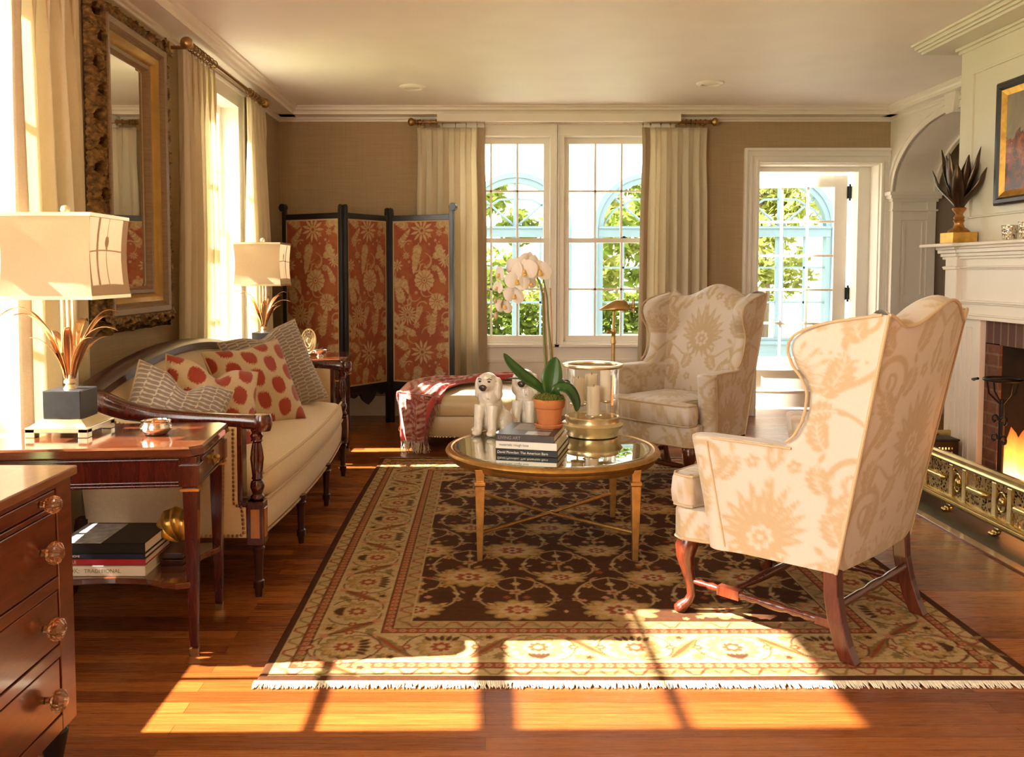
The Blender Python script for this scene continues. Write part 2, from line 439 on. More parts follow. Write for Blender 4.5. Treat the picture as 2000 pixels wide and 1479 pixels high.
# --- damask: mirrored acanthus scrolls round a fan palmette
CREAM = (0.57, 0.485, 0.405); GOLD = (0.455, 0.34, 0.20)
def make_damask():
    W, H = 0.62, 0.82
    c = Canvas(W, H, 0.0034, CREAM); c.wrap = True
    MID = tuple((a + b) / 2 for a, b in zip(CREAM, GOLD))
    for m in (-1, 1):
        X = lambda x: W / 2 + m * x
        A = lambda a: a if m == 1 else PI - a
        def acanthus(x, y, a, ln, wd, bend=0.0, n=6):
            """feathered leaf: lobes each side of a bent midrib, pale veins"""
            px, py, d = x, y, a; st = ln / n; rib = [(X(px), py)]
            for k in range(n):
                w = wd * math.sin(PI * (0.18 + 0.82 * (k + .5) / n)) ** .8
                for sg in (-1, 1):
                    c.leaf(X(px), py, A(d + sg * 0.85), w * 1.05, w * 0.55, GOLD)
                c.leaf(X(px - .2 * st * math.cos(d)), py - .2 * st * math.sin(d), A(d), st * 1.9, w * .75, GOLD)
                px += st * math.cos(d); py += st * math.sin(d); d += bend / n; rib.append((X(px), py))
            c.leaf(X(px), py, A(d), wd * .9, wd * .4, GOLD)
            c.line(rib, 0.0035, CREAM)
            for k in range(1, n):
                for sg in (-1, 1):
                    (rx, ry) = rib[k]; dd = a + bend * k / n + sg * .8
                    c.line([(rx, ry), (rx + m * .5 * wd * math.cos(dd) * .8, ry + .5 * wd * math.sin(dd) * .8)], 0.0026, CREAM, .8)
        def vine(p, w0, w1): c.curve([(X(a), b) for a, b in p], w0, w1, GOLD, 30)
        # scrolling stems
        vine([(0.0, 0.02), (0.20, 0.0), (0.31, 0.12), (0.24, 0.26)], 0.016, 0.020)
        c.spiral(X(0.175), 0.225, 0.075, 0.012, A(0.4), 1.35 * m, 0.020, 0.008, GOLD)
        vine([(0.27, 0.20), (0.33, 0.36), (0.19, 0.44), (0.16, 0.58)], 0.018, 0.016)
        c.spiral(X(0.225), 0.60, 0.07, 0.010, A(PI), -1.35 * m, 0.019, 0.008, GOLD)
        vine([(0.0, 0.74), (0.10, 0.83), (0.20, 0.79), (0.26, 0.72)], 0.015, 0.008)
        # acanthus foliage off the stems
        acanthus(0.10, 0.01, 0.9, 0.13, 0.055, 0.9); acanthus(0.22, 0.04, 0.2, 0.10, 0.048, 1.0); acanthus(0.285, 0.15, 0.9, 0.09, 0.042, 1.2)
        acanthus(0.17, 0.16, 2.2, 0.12, 0.05, -1.1); acanthus(0.10, 0.25, 2.5, 0.09, 0.042, -1.3); acanthus(0.20, 0.29, 1.2, 0.10, 0.045, 1.3)
        acanthus(0.28, 0.33, 0.6, 0.09, 0.045, 1.4); acanthus(0.22, 0.42, 2.3, 0.11, 0.045, -.8); acanthus(0.17, 0.50, 0.4, 0.10, 0.045, 1.2)
        acanthus(0.15, 0.56, 2.4, 0.09, 0.04, -1.2); acanthus(0.24, 0.68, 0.5, 0.09, 0.045, 1.5); acanthus(0.13, 0.68, 2.3, 0.10, 0.045, -1.0)
        acanthus(0.06, 0.76, 0.7, 0.09, 0.04, -.9)
        # fan of the central palmette
        for k in range(6):
            a = PI / 2 - 0.04 - k * 0.29
            c.leaf(X(0.0), 0.40, A(a), 0.185 - 0.012 * k, 0.046, GOLD, lobes=2)
            c.line([(X(0.02 * math.cos(a)), 0.40 + .02 * math.sin(a)), (X((0.15 - .01 * k) * math.cos(a)), 0.40 + (0.15 - .01 * k) * math.sin(a))], 0.003, CREAM, .8)
        for k in range(5): c.leaf(X(0.0), 0.40, A(-0.05 - k * 0.33), 0.10, 0.030, GOLD, lobes=2)
        vine([(0.03, 0.33), (0.09, 0.27), (0.13, 0.35), (0.18, 0.36)], 0.012, 0.006)
        for k in range(5): acanthus(0.0, 0.03, PI / 2 - 0.10 - 0.34 * k, 0.10, 0.032, -.25, 4)
        for k in range(7): c.disc(X(0.05 + 0.024 * k), 0.115 + 0.010 * math.sin(k * .8), 0.0048, GOLD)
        for k in range(6): c.disc(X(0.285 - 0.012 * k), 0.47 + 0.022 * k, 0.0048, GOLD)
        for (x, y) in ((0.06, 0.20), (0.29, 0.60), (0.27, 0.02), (0.06, 0.62)):
            c.ros(X(x), y, 0.022, 5, GOLD, 0.4); c.disc(X(x), y, 0.006, CREAM)
    acx = W / 2
    c.ros(acx, 0.40, 0.040, 8, CREAM, 0.3); c.ros(acx, 0.40, 0.026, 6, GOLD, 0.3); c.disc(acx, .40, .008, CREAM)
    c.leaf(acx, 0.60, PI / 2, 0.13, 0.06, GOLD, lobes=4); c.leaf(acx, 0.62, PI / 2, 0.08, 0.016, CREAM)
    return c
DAMASK = make_damask()

# --- floral for the screen
def make_screen_cloth():
    R0 = (0.245, 0.048, 0.017); T0 = (0.37, 0.225, 0.095); T1 = (0.43, 0.285, 0.135); O0 = (0.30, 0.085, 0.022)
    W, H = 0.52, 0.98
    c = Canvas(W, H, 0.0035, R0); c.wrap = True
    rnd = random.Random(3)
    for k in range(26): c.ros(rnd.random() * W, rnd.random() * H, 0.05 + 0.03 * rnd.random(), 5, O0, 0.4, al=0.55)
    def petal(x, y, r, n):
        for k in range(n):
            a = 2 * PI * k / n
            c.leaf(x + 0.3 * r * math.cos(a), y + 0.3 * r * math.sin(a), a, r * 0.75, r * 2.3 / n, T1)
        c.ros(x, y, r * 0.34, 6, T0, 0.2); c.disc(x, y, r * 0.13, R0)
    def solidros(x, y, r, n):
        c.ros(x, y, r, n, T1, 0.14)
        for k in range(n):
            a = 2 * PI * (k + 0.5) / n
            c.line([(x + 0.32 * r * math.cos(a), y + 0.32 * r * math.sin(a)), (x + 0.78 * r * math.cos(a), y + 0.78 * r * math.sin(a))], 0.008, R0, 0.8)
        c.ring(x, y, r * 0.24, 0.006, R0); c.disc(x, y, r * 0.1, R0)
    def frond(x, y, a, ln, n=6, w=0.05):
        c.line([(x, y), (x + ln * math.cos(a), y + ln * math.sin(a))], 0.007, T0)
        for k in range(n):
            t = (k + 0.6) / n
            px, py = x + ln * t * math.cos(a), y + ln * t * math.sin(a)
            for sg in (-1, 1): c.leaf(px, py, a + sg * 0.75, w * (1.2 - 0.6 * t), w * 0.48, T1 if k % 2 else T0, lobes=2)
        c.leaf(x + ln * math.cos(a), y + ln * math.sin(a), a, w, w * 0.5, T1)
    solidros(0.29, 0.50, 0.088, 12); solidros(0.40, 0.33, 0.07, 11)
    petal(0.27, 0.90, 0.10, 11); petal(0.14, 0.22, 0.085, 16); petal(0.47, 0.66, 0.06, 12)
    petal(0.05, 0.62, 0.05, 8)
    frond(0.24, 0.80, -1.75, 0.20, 8, 0.055); frond(0.10, 0.30, 1.9, 0.17, 6, 0.06); frond(0.40, 0.80, -1.2, 0.13, 5, 0.05)
    frond(0.34, 0.05, 1.35, 0.20, 7, 0.05); frond(0.16, 0.92, 2.7, 0.14, 5, 0.05); frond(0.38, 0.93, 0.3, 0.13, 5, 0.05)
    frond(0.05, 0.03, 1.2, 0.10, 4, 0.05); frond(0.15, 0.44, 2.6, 0.12, 5, 0.045); frond(0.45, 0.20, -0.6, 0.11, 4, 0.05)
    for (x, y, a, l) in ((.06, .78, .9, .13), (.20, .62, 1.2, .10), (.47, .47, 2.0, .12), (.07, .15, 2.2, .10), (.26, .30, -1.9, .12), (.50, .85, 1.6, .10), (.22, .05, 2.6, .10), (.36, .68, .5, .09), (.10, .52, -1.2, .10), (.44, .06, 0.2, .10)): frond(x, y, a, l, 5, .042)
    for (x, y, r_) in ((.13, .70, .032), (.38, .60, .03), (.22, .14, .032), (.48, .30, .03), (.08, .40, .034), (.42, .88, .03), (.33, .20, .028)): petal(x, y, r_, 8)
    for k in range(26):
        x, y, a = rnd.random() * W, rnd.random() * H, rnd.random() * 6.28
        c.curve([(x, y), (x + 0.05 * math.cos(a), y + 0.05 * math.sin(a)), (x + 0.09 * math.cos(a + .8), y + 0.09 * math.sin(a + .8)), (x + 0.10 * math.cos(a + 1.4), y + 0.10 * math.sin(a + 1.4))], 0.012, 0.004, T0, 10)
    for k in range(34):
        c.ros(rnd.random() * W, rnd.random() * H, 0.008 + 0.008 * rnd.random(), 5, T0, 0.4)
    for k in range(60):
        c.disc(rnd.random() * W, rnd.random() * H, 0.03, R0, 0.06)
    return c
SCREEN = make_screen_cloth()

# --- rug
def make_rug(W, L):
    BR = (0.062, 0.024, 0.011); BG = (0.375, 0.252, 0.122); BG2 = (0.30, 0.19, 0.085); RD = (0.21, 0.055, 0.022); GO = (0.33, 0.19, 0.07); OL = (0.19, 0.125, 0.045); DK = (0.07, 0.03, 0.015); PK = (0.36, 0.16, 0.085)
    c = Canvas(W, L, 0.005, BR)
    def rect(x0, y0, x1, y1, col):
        i0, i1 = int(round(x0 / c.res)), int(round(x1 / c.res)); j0, j1 = int(round(y0 / c.res)), int(round(y1 / c.res))
        c.a[max(0, j0):j1, max(0, i0):i1] = col
    e = 0.035
    def band(d0, d1, col): rect(d0, d0, W - d0, L - d0, col); return
    band(e, 0, BG); band(0.086, 0, DK); band(0.089, 0, RD); band(0.122, 0, DK); band(0.125, 0, BG)
    band(0.345, 0, DK); band(0.348, 0, RD); band(0.382, 0, DK); band(0.385, 0, BG2); band(0.440, 0, BG); band(0.446, 0, BR)
    fx0, fx1, fy0, fy1 = 0.446, W - 0.446, 0.446, L - 0.446
    rnd = random.Random(11)
    # field: rows of palmettes joined by vines
    def palm(x, y, r, ang=0):
        c.ros(x, y, r * 1.12, 11, OL, 0.22, sx=1.25); c.ros(x, y, r, 11, GO, 0.25, sx=1.25); c.ros(x, y, r * 0.72, 9, BG, 0.25, sx=1.25)
        c.ros(x, y, r * 0.46, 8, RD, 0.35, sx=1.25); c.ros(x, y, r * 0.27, 6, BG, 0.3); c.disc(x, y, r * 0.1, DK)
    def flower(x, y, r, col=None):
        c.ros(x, y, r, 5, col or BG2, 0.45); c.disc(x, y, r * 0.35, RD)
    sx = (fx1 - fx0) / 4; sy = 0.335; rows = int((fy1 - fy0) / sy) + 2
    clip = c.a.copy()
    for j in range(rows):
        y = fy0 + 0.10 + j * sy
        for i in range(-1, 7):
            x = fx0 + (i + (0.5 if j % 2 else 0.0)) * sx
            # vines: two arcs up to the next row
            for sg in (-1, 1):
                c.curve([(x, y), (x + sg * sx * 0.55, y - 0.01), (x + sg * sx * 0.5, y + sy * 0.8), (x, y + sy)], 0.009, 0.009, BG2, 26)
                c.curve([(x, y + sy * 0.55), (x + sg * sx * 0.2, y + sy * 0.5), (x + sg * sx * 0.28, y + sy * 0.95), (x + sg * sx * 0.12, y + sy * 1.0)], 0.007, 0.006, BG2, 16)
                flower(x + sg * sx * 0.4, y + sy * 0.30, 0.02); flower(x + sg * sx * 0.25, y + sy * 0.72, 0.023, GO)
                c.leaf(x + sg * sx * 0.42, y + sy * 0.42, PI / 2 + sg * 0.7, 0.045, 0.02, BG)
                c.leaf(x + sg * sx * 0.2, y + sy * 0.1, PI / 2 - sg * 0.9, 0.05, 0.022, GO)
                c.leaf(x + sg * sx * 0.13, y + sy * 0.95, -PI / 2 + sg * 0.9, 0.04, 0.018, PK)
                c.leaf(x + sg * sx * 0.33, y + sy * 0.86, sg * 0.4 + PI / 2, 0.035, 0.018, BG2)
                c.ros(x + sg * sx * 0.10, y + sy * 0.36, 0.016, 4, RD if (i + j) % 2 else PK, 0.3)
            c.line([(x, y), (x, y + sy)], 0.007, BG2)
            flower(x, y + sy * 0.52, 0.032); c.ros(x, y + sy * 0.78, 0.02, 6, BG, 0.4)
    for j in range(rows):
        y = fy0 + 0.10 + j * sy
        for i in range(-1, 7):
            x = fx0 + (i + (0.5 if j % 2 else 0.0)) * sx
            palm(x, y, 0.076 + 0.013 * ((i + 2 * j) % 3))
    for k in range(230):
        x, y = rnd.uniform(fx0, fx1), rnd.uniform(fy0, fy1)
        q = rnd.random()
        if q < .45: c.ros(x, y, rnd.uniform(.010, .019), 5, rnd.choice((BG2, PK, GO, RD)), .45)
        else: c.leaf(x, y, rnd.uniform(0, 6.28), rnd.uniform(.025, .05), rnd.uniform(.009, .016), rnd.choice((BG2, GO, OL)))
    inside = np.zeros((c.ny, c.nx), bool)
    inside[int(fy0 / c.res):int(fy1 / c.res), int(fx0 / c.res):int(fx1 / c.res)] = True
    c.a[~inside] = clip[~inside]
    # main border along four sides
    d = 0.235
    def mp(side, s, o):
        if side == 0: return (s, d + o)
        if side == 1: return (W - d - o, s)
        if side == 2: return (W - s, L - d - o)
        return (d + o, L - s)
    def ang(side, a): return a + side * PI / 2
    for side in range(4):
        ln = W if side % 2 == 0 else L
        n = int(round((ln - 2 * d) / 0.30)); st = (ln - 2 * d) / n
        for k in range(n + 1):
            s0 = d + k * st
            up = 1 if k % 2 else -1
            P = lambda s, o: mp(side, s, o)
            x, y = P(s0, 0.0)
            # big palmette with dark crown
            c.ros(x, y, 0.088, 13, OL, 0.2, al=0.8); c.ros(x, y, 0.076, 13, GO, 0.25); c.ros(x, y, 0.055, 11, BG, 0.3); c.ros(x, y, 0.036, 8, RD, 0.3); c.disc(x, y, 0.014, BG)
            for q in (-0.5, -0.25, 0, 0.25, 0.5):
                xx, yy = P(s0 + q * 0.07, up * 0.045); c.leaf(xx, yy, ang(side, up * PI / 2 - q * 1.2), 0.045, 0.018, DK)
            # saz leaves diagonal between
            xm, ym = P(s0 + st * 0.30, -0.085 * up)
            a = ang(side, up * math.atan2(0.17, st * 0.42))
            c.leaf(xm, ym, a, 0.21, 0.05, OL, lobes=7); c.leaf(xm, ym, a, 0.20, 0.018, RD)
            # ring vines
            for sg in (-1, 1):
                B = [P(s0 + sg * 0.02, -up * 0.09), P(s0 + sg * 0.14, -up * 0.10), P(s0 + sg * 0.15, up * 0.06), P(s0 + sg * 0.06, up * 0.095)]
                c.curve(B, 0.006, 0.006, DK, 18, 0.85)
                xx, yy = P(s0 + sg * 0.115, 0.0); c.ros(xx, yy, 0.02, 6, RD, 0.4); c.disc(xx, yy, 0.007, BG)
                xx, yy = P(s0 + sg * 0.13, up * 0.07); c.ros(xx, yy, 0.022, 5, OL, 0.45)
                xx, yy = P(s0 + sg * 0.085, -up * 0.085); c.ros(xx, yy, 0.019, 5, PK, 0.45)
            xx, yy = P(s0 + st * 0.5, up * 0.075); c.ros(xx, yy, 0.03, 7, GO, 0.4); c.ros(xx, yy, 0.015, 5, DK, 0.4)
            xx, yy = P(s0 + st * 0.55, -up * 0.06); c.leaf(xx, yy, ang(side, 0.4), 0.06, 0.025, OL, lobes=3)
        # guards
        def strip(o, per, fn):
            m = int(ln / per)
            for k in range(m):
                s = (k + 0.5) * ln / m
                if s < 0.02 + abs(o + d) * 0.0: continue
                fn(s, o, k)
        def meander(s, o, k):
            u = 1 if k % 2 else -1
            p = [mp(side, s - 0.022, o - u * 0.017), mp(side, s - 0.012, o - u * 0.02), mp(side, s, o), mp(side, s + 0.012, o + u * 0.02), mp(side, s + 0.022, o + u * 0.017)]
            c.line(p, 0.008, RD if k % 4 < 2 else OL)
        def bead(s, o, k):
            x, y = mp(side, s, o); c.ros(x, y, 0.0135, 5, BG2 if k % 2 else PK, 0.3); c.disc(x, y, 0.005, RD)
        for (o, per, fn, lim) in ((-0.174, 0.044, meander, 0.062), (-0.130, 0.034, bead, 0.105), (0.129, 0.034, bead, 0.365), (0.178, 0.044, meander, 0.412)):
            m = int((ln - 2 * lim) / per)
            for k in range(m): fn(lim + (k + 0.5) * (ln - 2 * lim) / m, o, k)
    # weave streaks
    s = np.random.RandomState(4).normal(0, 1, (c.ny, 1, 1)); s = (s + np.roll(s, 1, 0)) / 2
    c.a *= 1 + 0.06 * s
    return c

# --- cushion cloths
def ikat(u, v):
    """rust dots on cream, rows staggered, ragged vertical edges"""
    u = np.asarray(u); v = np.asarray(v)
    rs = np.random.RandomState(5)
    base = np.array((0.53, 0.40, 0.25)); rust = np.array((0.31, 0.036, 0.014))
    px, py = 0.105, 0.118
    col = np.floor(u / px); off = np.where(np.mod(col, 2) > 0, 0.5, 0.0)
    du = (u / px - col - 0.5) * px
    vv = v / py + off; dv = (vv - np.floor(vv) - 0.5) * py
    jag = 0.006 * np.sin(u * 900) * np.sin(u * 370 + v * 3) + 0.003 * np.sin(u * 2100)
    d = (np.abs(du) / 0.038) ** 2.4 + (np.abs(dv + jag) / 0.045) ** 2.4
    m = np.clip((1.08 - d) * 5, 0, 1)[..., None]
    return base * (1 - m) + rust * m
def lattice(u, v):
    """grey cloth with stepped pale parquet lines"""
    u = np.asarray(u); v = np.asarray(v)
    g = np.array((0.235, 0.185, 0.165)); w = np.array((0.60, 0.51, 0.43))
    W, Hh = 0.055, 0.021
    cu = np.floor(u / (W * 2)); fu = np.mod(u, W * 2)
    st = np.where(fu < W, 0.0, 0.5)
    vv = v + st * Hh + 0.25 * Hh * cu
    lv = np.abs(np.mod(vv, Hh) - Hh / 2)
    k = np.floor(vv / Hh)
    lu = np.abs(np.mod(u + np.where(np.mod(k, 2) > 0, W * 0.0, W), W * 2) - W)
    e = 0.0026
    m = np.clip(np.maximum((e - lv) / 0.0012 + 0.5, (e - lu) / 0.0012 + 0.5), 0, 1)[..., None]
    return g * (1 - m) + w * m
def paisley(u, v):
    u = np.asarray(u); v = np.asarray(v)
    a = np.array((0.36, 0.075, 0.055)); b = np.array((0.58, 0.36, 0.28)); d = np.array((0.20, 0.03, 0.03))
    f = np.sin(u * 70 + 3 * np.sin(v * 40)) * np.sin(v * 62 + 2.4 * np.sin(u * 33))
    g = np.sin(u * 190 + 2 * np.sin(v * 160)) * np.sin(v * 210)
    m = np.clip(f * 2 + 0.4 + g * 0.7, 0, 1)[..., None]
    n = np.clip(g * 2 - 0.7 - f, 0, 1)[..., None]
    r = a * (1 - m) + b * m
    return r * (1 - n) + d * n
# ------------------------------------------------------------------ camera
cam = bpy.data.cameras.new('camera'); camo = bpy.data.objects.new('camera', cam); COL.objects.link(camo)
PITCH = math.atan(94 / 1680)
cam.sensor_fit = 'HORIZONTAL'; cam.sensor_width = 36.0; cam.lens = 36.0 * 1680 / 2000
cam.shift_x = (1000 - 948) / 2000; cam.shift_y = -(739.5 - 626) / 2000
cam.clip_start = 0.05; cam.clip_end = 200
camo.location = (0, 0, 1.24); camo.rotation_euler = (PI / 2 - PITCH, 0, 0)
SC.camera = camo

# ------------------------------------------------------------------ room shell
XL, XR, YB, ZC = -1.76, 3.45, 7.40, 2.62
def wall_cells(axis, face, thick, s0, s1, z0, z1, holes, mat, name, label):
    """axis 'x': wall plane X=face running along Y; axis 'y': plane Y=face along X; thick signed away from the room"""
    ss = sorted({s0, s1, *[h[0] for h in holes], *[h[1] for h in holes]})
    zs = sorted({z0, z1, *[h[2] for h in holes], *[h[3] for h in holes]})
    m = MB()
    for a, b in zip(ss[:-1], ss[1:]):
        for c, d in zip(zs[:-1], zs[1:]):
            sm, zm = (a + b) / 2, (c + d) / 2
            if any(h[0] < sm < h[1] and h[2] < zm < h[3] for h in holes): continue
            if axis == 'x': m.box(face, a, c, face + thick, b, d)
            else: m.box(a, face, c, b, face + thick, d)
    return struct(m.build(name, mat, smooth=0), label, 'wall')

WZ0, WZ1 = 0.62, 2.41
W1 = (2.18, 3.22); W2 = (5.10, 6.14)
wall_cells('x', XL, -0.22, 1.45, YB + 0.3, 0, ZC, [(W1[0], W1[1], WZ0, WZ1), (W2[0], W2[1], WZ0, WZ1)], M['wallpaper'], 'wall_left', 'tan grasscloth wall with the gilt mirror')
DX0, DX1, DZ = 2.33, 3.37, 2.17
wall_cells('y', YB, 0.32, XL - 0.22, XR + 0.02, 0, ZC, [(-0.24, 0.565, WZ0, WZ1), (0.66, 1.465, WZ0, WZ1), (DX0, DX1, 0, DZ)], M['wallpaper'], 'wall_back', 'tan grasscloth wall facing us with window and glazed door')
m = MB(); m.box(XL - 0.22, -1.0, -0.12, 6.0, YB + 0.34, 0)
struct(m.build('floor', M['floor'], smooth=0), 'glossy orange pine board floor', 'floor')
m = MB(); m.box(XL - 0.22, -1.0, ZC, 6.0, YB + 0.34, ZC + 0.12)
struct(m.build('ceiling', M['ceiling'], smooth=0), 'pale plaster ceiling', 'ceiling')

# right wall with the elliptical archway into the hall
AY, AR, ASP, ARISE = 6.38, 0.93, 1.905, 0.53
def arch_pts(r_add=0.0, n=28, bottom=0.0):
    pts = [(AY + AR + r_add, bottom)]
    for k in range(n + 1):
        a = PI * k / n
        pts.append((AY + (AR + r_add) * math.cos(a), ASP + (ARISE + r_add) * math.sin(a)))
    pts.append((AY - AR - r_add, bottom)); return pts
def arch_outer(n=28, y0=5.0, y1=YB):
    pts = [(y1, 0.0)]
    for k in range(n + 1):
        a = PI * k / n
        c, s = math.cos(a), math.sin(a)
        if k == 0: pts.append((y1, ASP))
        elif k == n: pts.append((y0, ASP))
        else: pts.append((min(y1, max(y0, AY + c * 1.6)), ZC if s > 0.42 else ASP + (ZC - ASP) * s / 0.42))
    pts.append((y0, 0.0)); return pts
TH = 0.34
m = MB()
a, b = arch_pts(), arch_outer()
m.loft([[(XR, p[0], p[1]) for p in b], [(XR, p[0], p[1]) for p in a], [(XR + TH, p[0], p[1]) for p in a], [(XR + TH, p[0], p[1]) for p in b]], cap=False, closed=False)
m.box(XR, -1.0, 0, XR + TH, 3.2, ZC)
struct(m.build('wall_right', M['trim'], smooth=30), 'cream wall with the archway into the hall', 'wall')
# arch casing on both faces, imposts, keystone, far jamb panel
m = MB()
def arch_band(x0, x1, r0, r1):
    A, B = arch_pts(r0, 28, ASP), arch_pts(r1, 28, ASP)
    m.loft([[(x0, p[0], p[1]) for p in A], [(x1, p[0], p[1]) for p in A], [(x1, p[0], p[1]) for p in B], [(x0, p[0], p[1]) for p in B], [(x0, p[0], p[1]) for p in A]], cap=False, closed=False)
for (x0, x1, r0, r1) in ((XR - 0.012, XR + .01, 0.0, 0.085), (XR - 0.026, XR + .01, 0.055, 0.085), (XR - 0.02, XR + .01, 0.0, 0.015), (XR + TH - .01, XR + TH + 0.02, -0.025, 0.07)):
    arch_band(x0, x1, r0, r1)
for (z0, z1, e) in ((ASP - 0.018, ASP + 0.012, 0.045), (ASP - 0.045, ASP - 0.018, 0.03), (ASP - 0.07, ASP - 0.045, 0.012), (ASP - 0.15, ASP - 0.135, 0.012)):
    m.box(XR - e - .012, AY + AR - e - .013, z0, XR + TH + e + .013, YB - .005, z1)
    m.box(XR - e - .012, AY - AR - 0.1, z0, XR + TH + e, AY - AR + e, z1)
yj = AY + AR
m.box(XR - 0.012, yj - 0.013, 0, XR + 0.06, YB - .003, ASP - 0.06)
m.box(XR + TH - 0.06, yj - 0.013, 0, XR + TH + 0.012, YB - .013, ASP - 0.06)
for z0, z1 in ((1.68, 1.74), (0.98, 1.04), (0.80, 0.86), (0.0, 0.2)): m.box(XR + .055, yj - 0.0115, z0, XR + TH - .055, yj + .02, z1)
for x0, x1 in ((XR + 0.085, XR + 0.10), (XR + TH - 0.10, XR + TH - 0.085)):
    for z0, z1 in ((1.055, 1.665), (0.215, 0.785)): m.box(x0, yj - 0.008, z0, x1, yj + .02, z1)
m.prism([(AY + 0.05, ASP + ARISE - 0.03), (AY + 0.085, ASP + ARISE + 0.13), (AY - 0.085, ASP + ARISE + 0.13), (AY - 0.05, ASP + ARISE - 0.03)], 'x', XR - 0.05, XR + 0.05)
struct(m.build('trim_1', M['trim'], smooth=30, bevel=0.004), 'cream arch casing with keystone and panelled jamb', 'arch trim')
# hall beyond the arch
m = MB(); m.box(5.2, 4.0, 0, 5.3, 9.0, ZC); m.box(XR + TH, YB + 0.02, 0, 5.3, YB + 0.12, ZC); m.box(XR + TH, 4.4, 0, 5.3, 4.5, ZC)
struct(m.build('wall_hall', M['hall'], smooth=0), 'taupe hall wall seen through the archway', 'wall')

m = MB(); m.box(-1.15, -1.1, 0, 6.0, -1.0, ZC); struct(m.build('wall_light_block', M['wallpaper'], smooth=0), 'tan grasscloth wall added unseen behind the viewer to block rear daylight', 'wall')  # unseen wall added to cut daylight from the rear, gap left at its end
# cornice
CPROF = [(0, ZC + .02), (0.205, ZC + .02), (0.205, ZC - 0.012), (0.19, ZC - 0.016), (0.186, ZC - 0.034), (0.166, ZC - 0.044), (0.162, 2.553), (0.03, 2.553), (0.028, 2.538), (0.014, 2.532), (0.012, 2.518), (0, 2.515)]
m = MB()
m.prism([(XL - .05 if d == 0 else XL + d, z) for d, z in CPROF], 'y', 1.45, YB)
m.prism([(YB + .05 if d == 0 else YB - d, z) for d, z in CPROF], 'x', XL, XR)
m.prism([(XR + .05 if d == 0 else XR - d * 0.55, z) for d, z in CPROF], 'y', 5.1, YB)
m.box(-0.40, YB - 0.20, 2.49, 1.62, YB, 2.552)
struct(m.build('trim_2', M['trim'], smooth=25), 'cream cornice round the ceiling', 'cornice')
# chimney breast
BX, BY0, BY1 = 2.80, 3.20, 5.13
m = MB(); m.box(BX, BY0, 0.98, XR + .02, BY1, ZC); m.box(BX, 4.74, 0, XR + .02, BY1, 0.98); m.box(BX, BY0, 0, XR + .02, 3.74, 0.98); m.box(3.36, 3.74, 0, XR + .02, 4.74, 0.98)
struct(m.build('wall_chimney', M['cream_wall'], smooth=0), 'cream panelled chimney breast above the mantel', 'wall')
m = MB()
for d, z0, z1 in ((0.205, ZC - 0.012, ZC + .01), (0.19, ZC - 0.034, ZC - 0.012), (0.175, ZC - 0.05, ZC - 0.034), (0.162, 2.553, ZC - 0.05), (0.028, 2.535, 2.553), (0.014, 2.515, 2.535)):
    m.box(BX - d, BY0 - d, z0, XR, BY1 + d, z1)
for (y0, y1, z0, z1) in ((3.4, 5.0, 2.37, 2.385), (3.4, 5.0, 1.55, 1.562), (4.985, 5.0, 1.55, 2.385), (3.4, 3.415, 1.55, 2.385)):
    m.box(BX - 0.012, y0, z0, BX + .01, y1, z1)
struct(m.build('trim_3', M['cream_wall'], smooth=0, bevel=0.004), 'cream cornice and panel moulding on the chimney breast', 'cornice')
# baseboards
m = MB(); m.box(XL, 1.45, 0, XL + 0.02, YB, 0.15); m.box(XL, 1.45, 0.15, XL + 0.012, YB, 0.17)
struct(m.build('baseboard_left', M['trim'], smooth=0, bevel=0.003), 'cream baseboard on the wall behind the sofa', 'baseboard')
m = MB(); m.box(XL, YB - 0.02, 0, 2.21, YB, 0.15); m.box(XL, YB - 0.012, 0.15, 2.21, YB, 0.17)
struct(m.build('baseboard_back', M['trim'], smooth=0, bevel=0.003), 'cream baseboard below the window', 'baseboard')

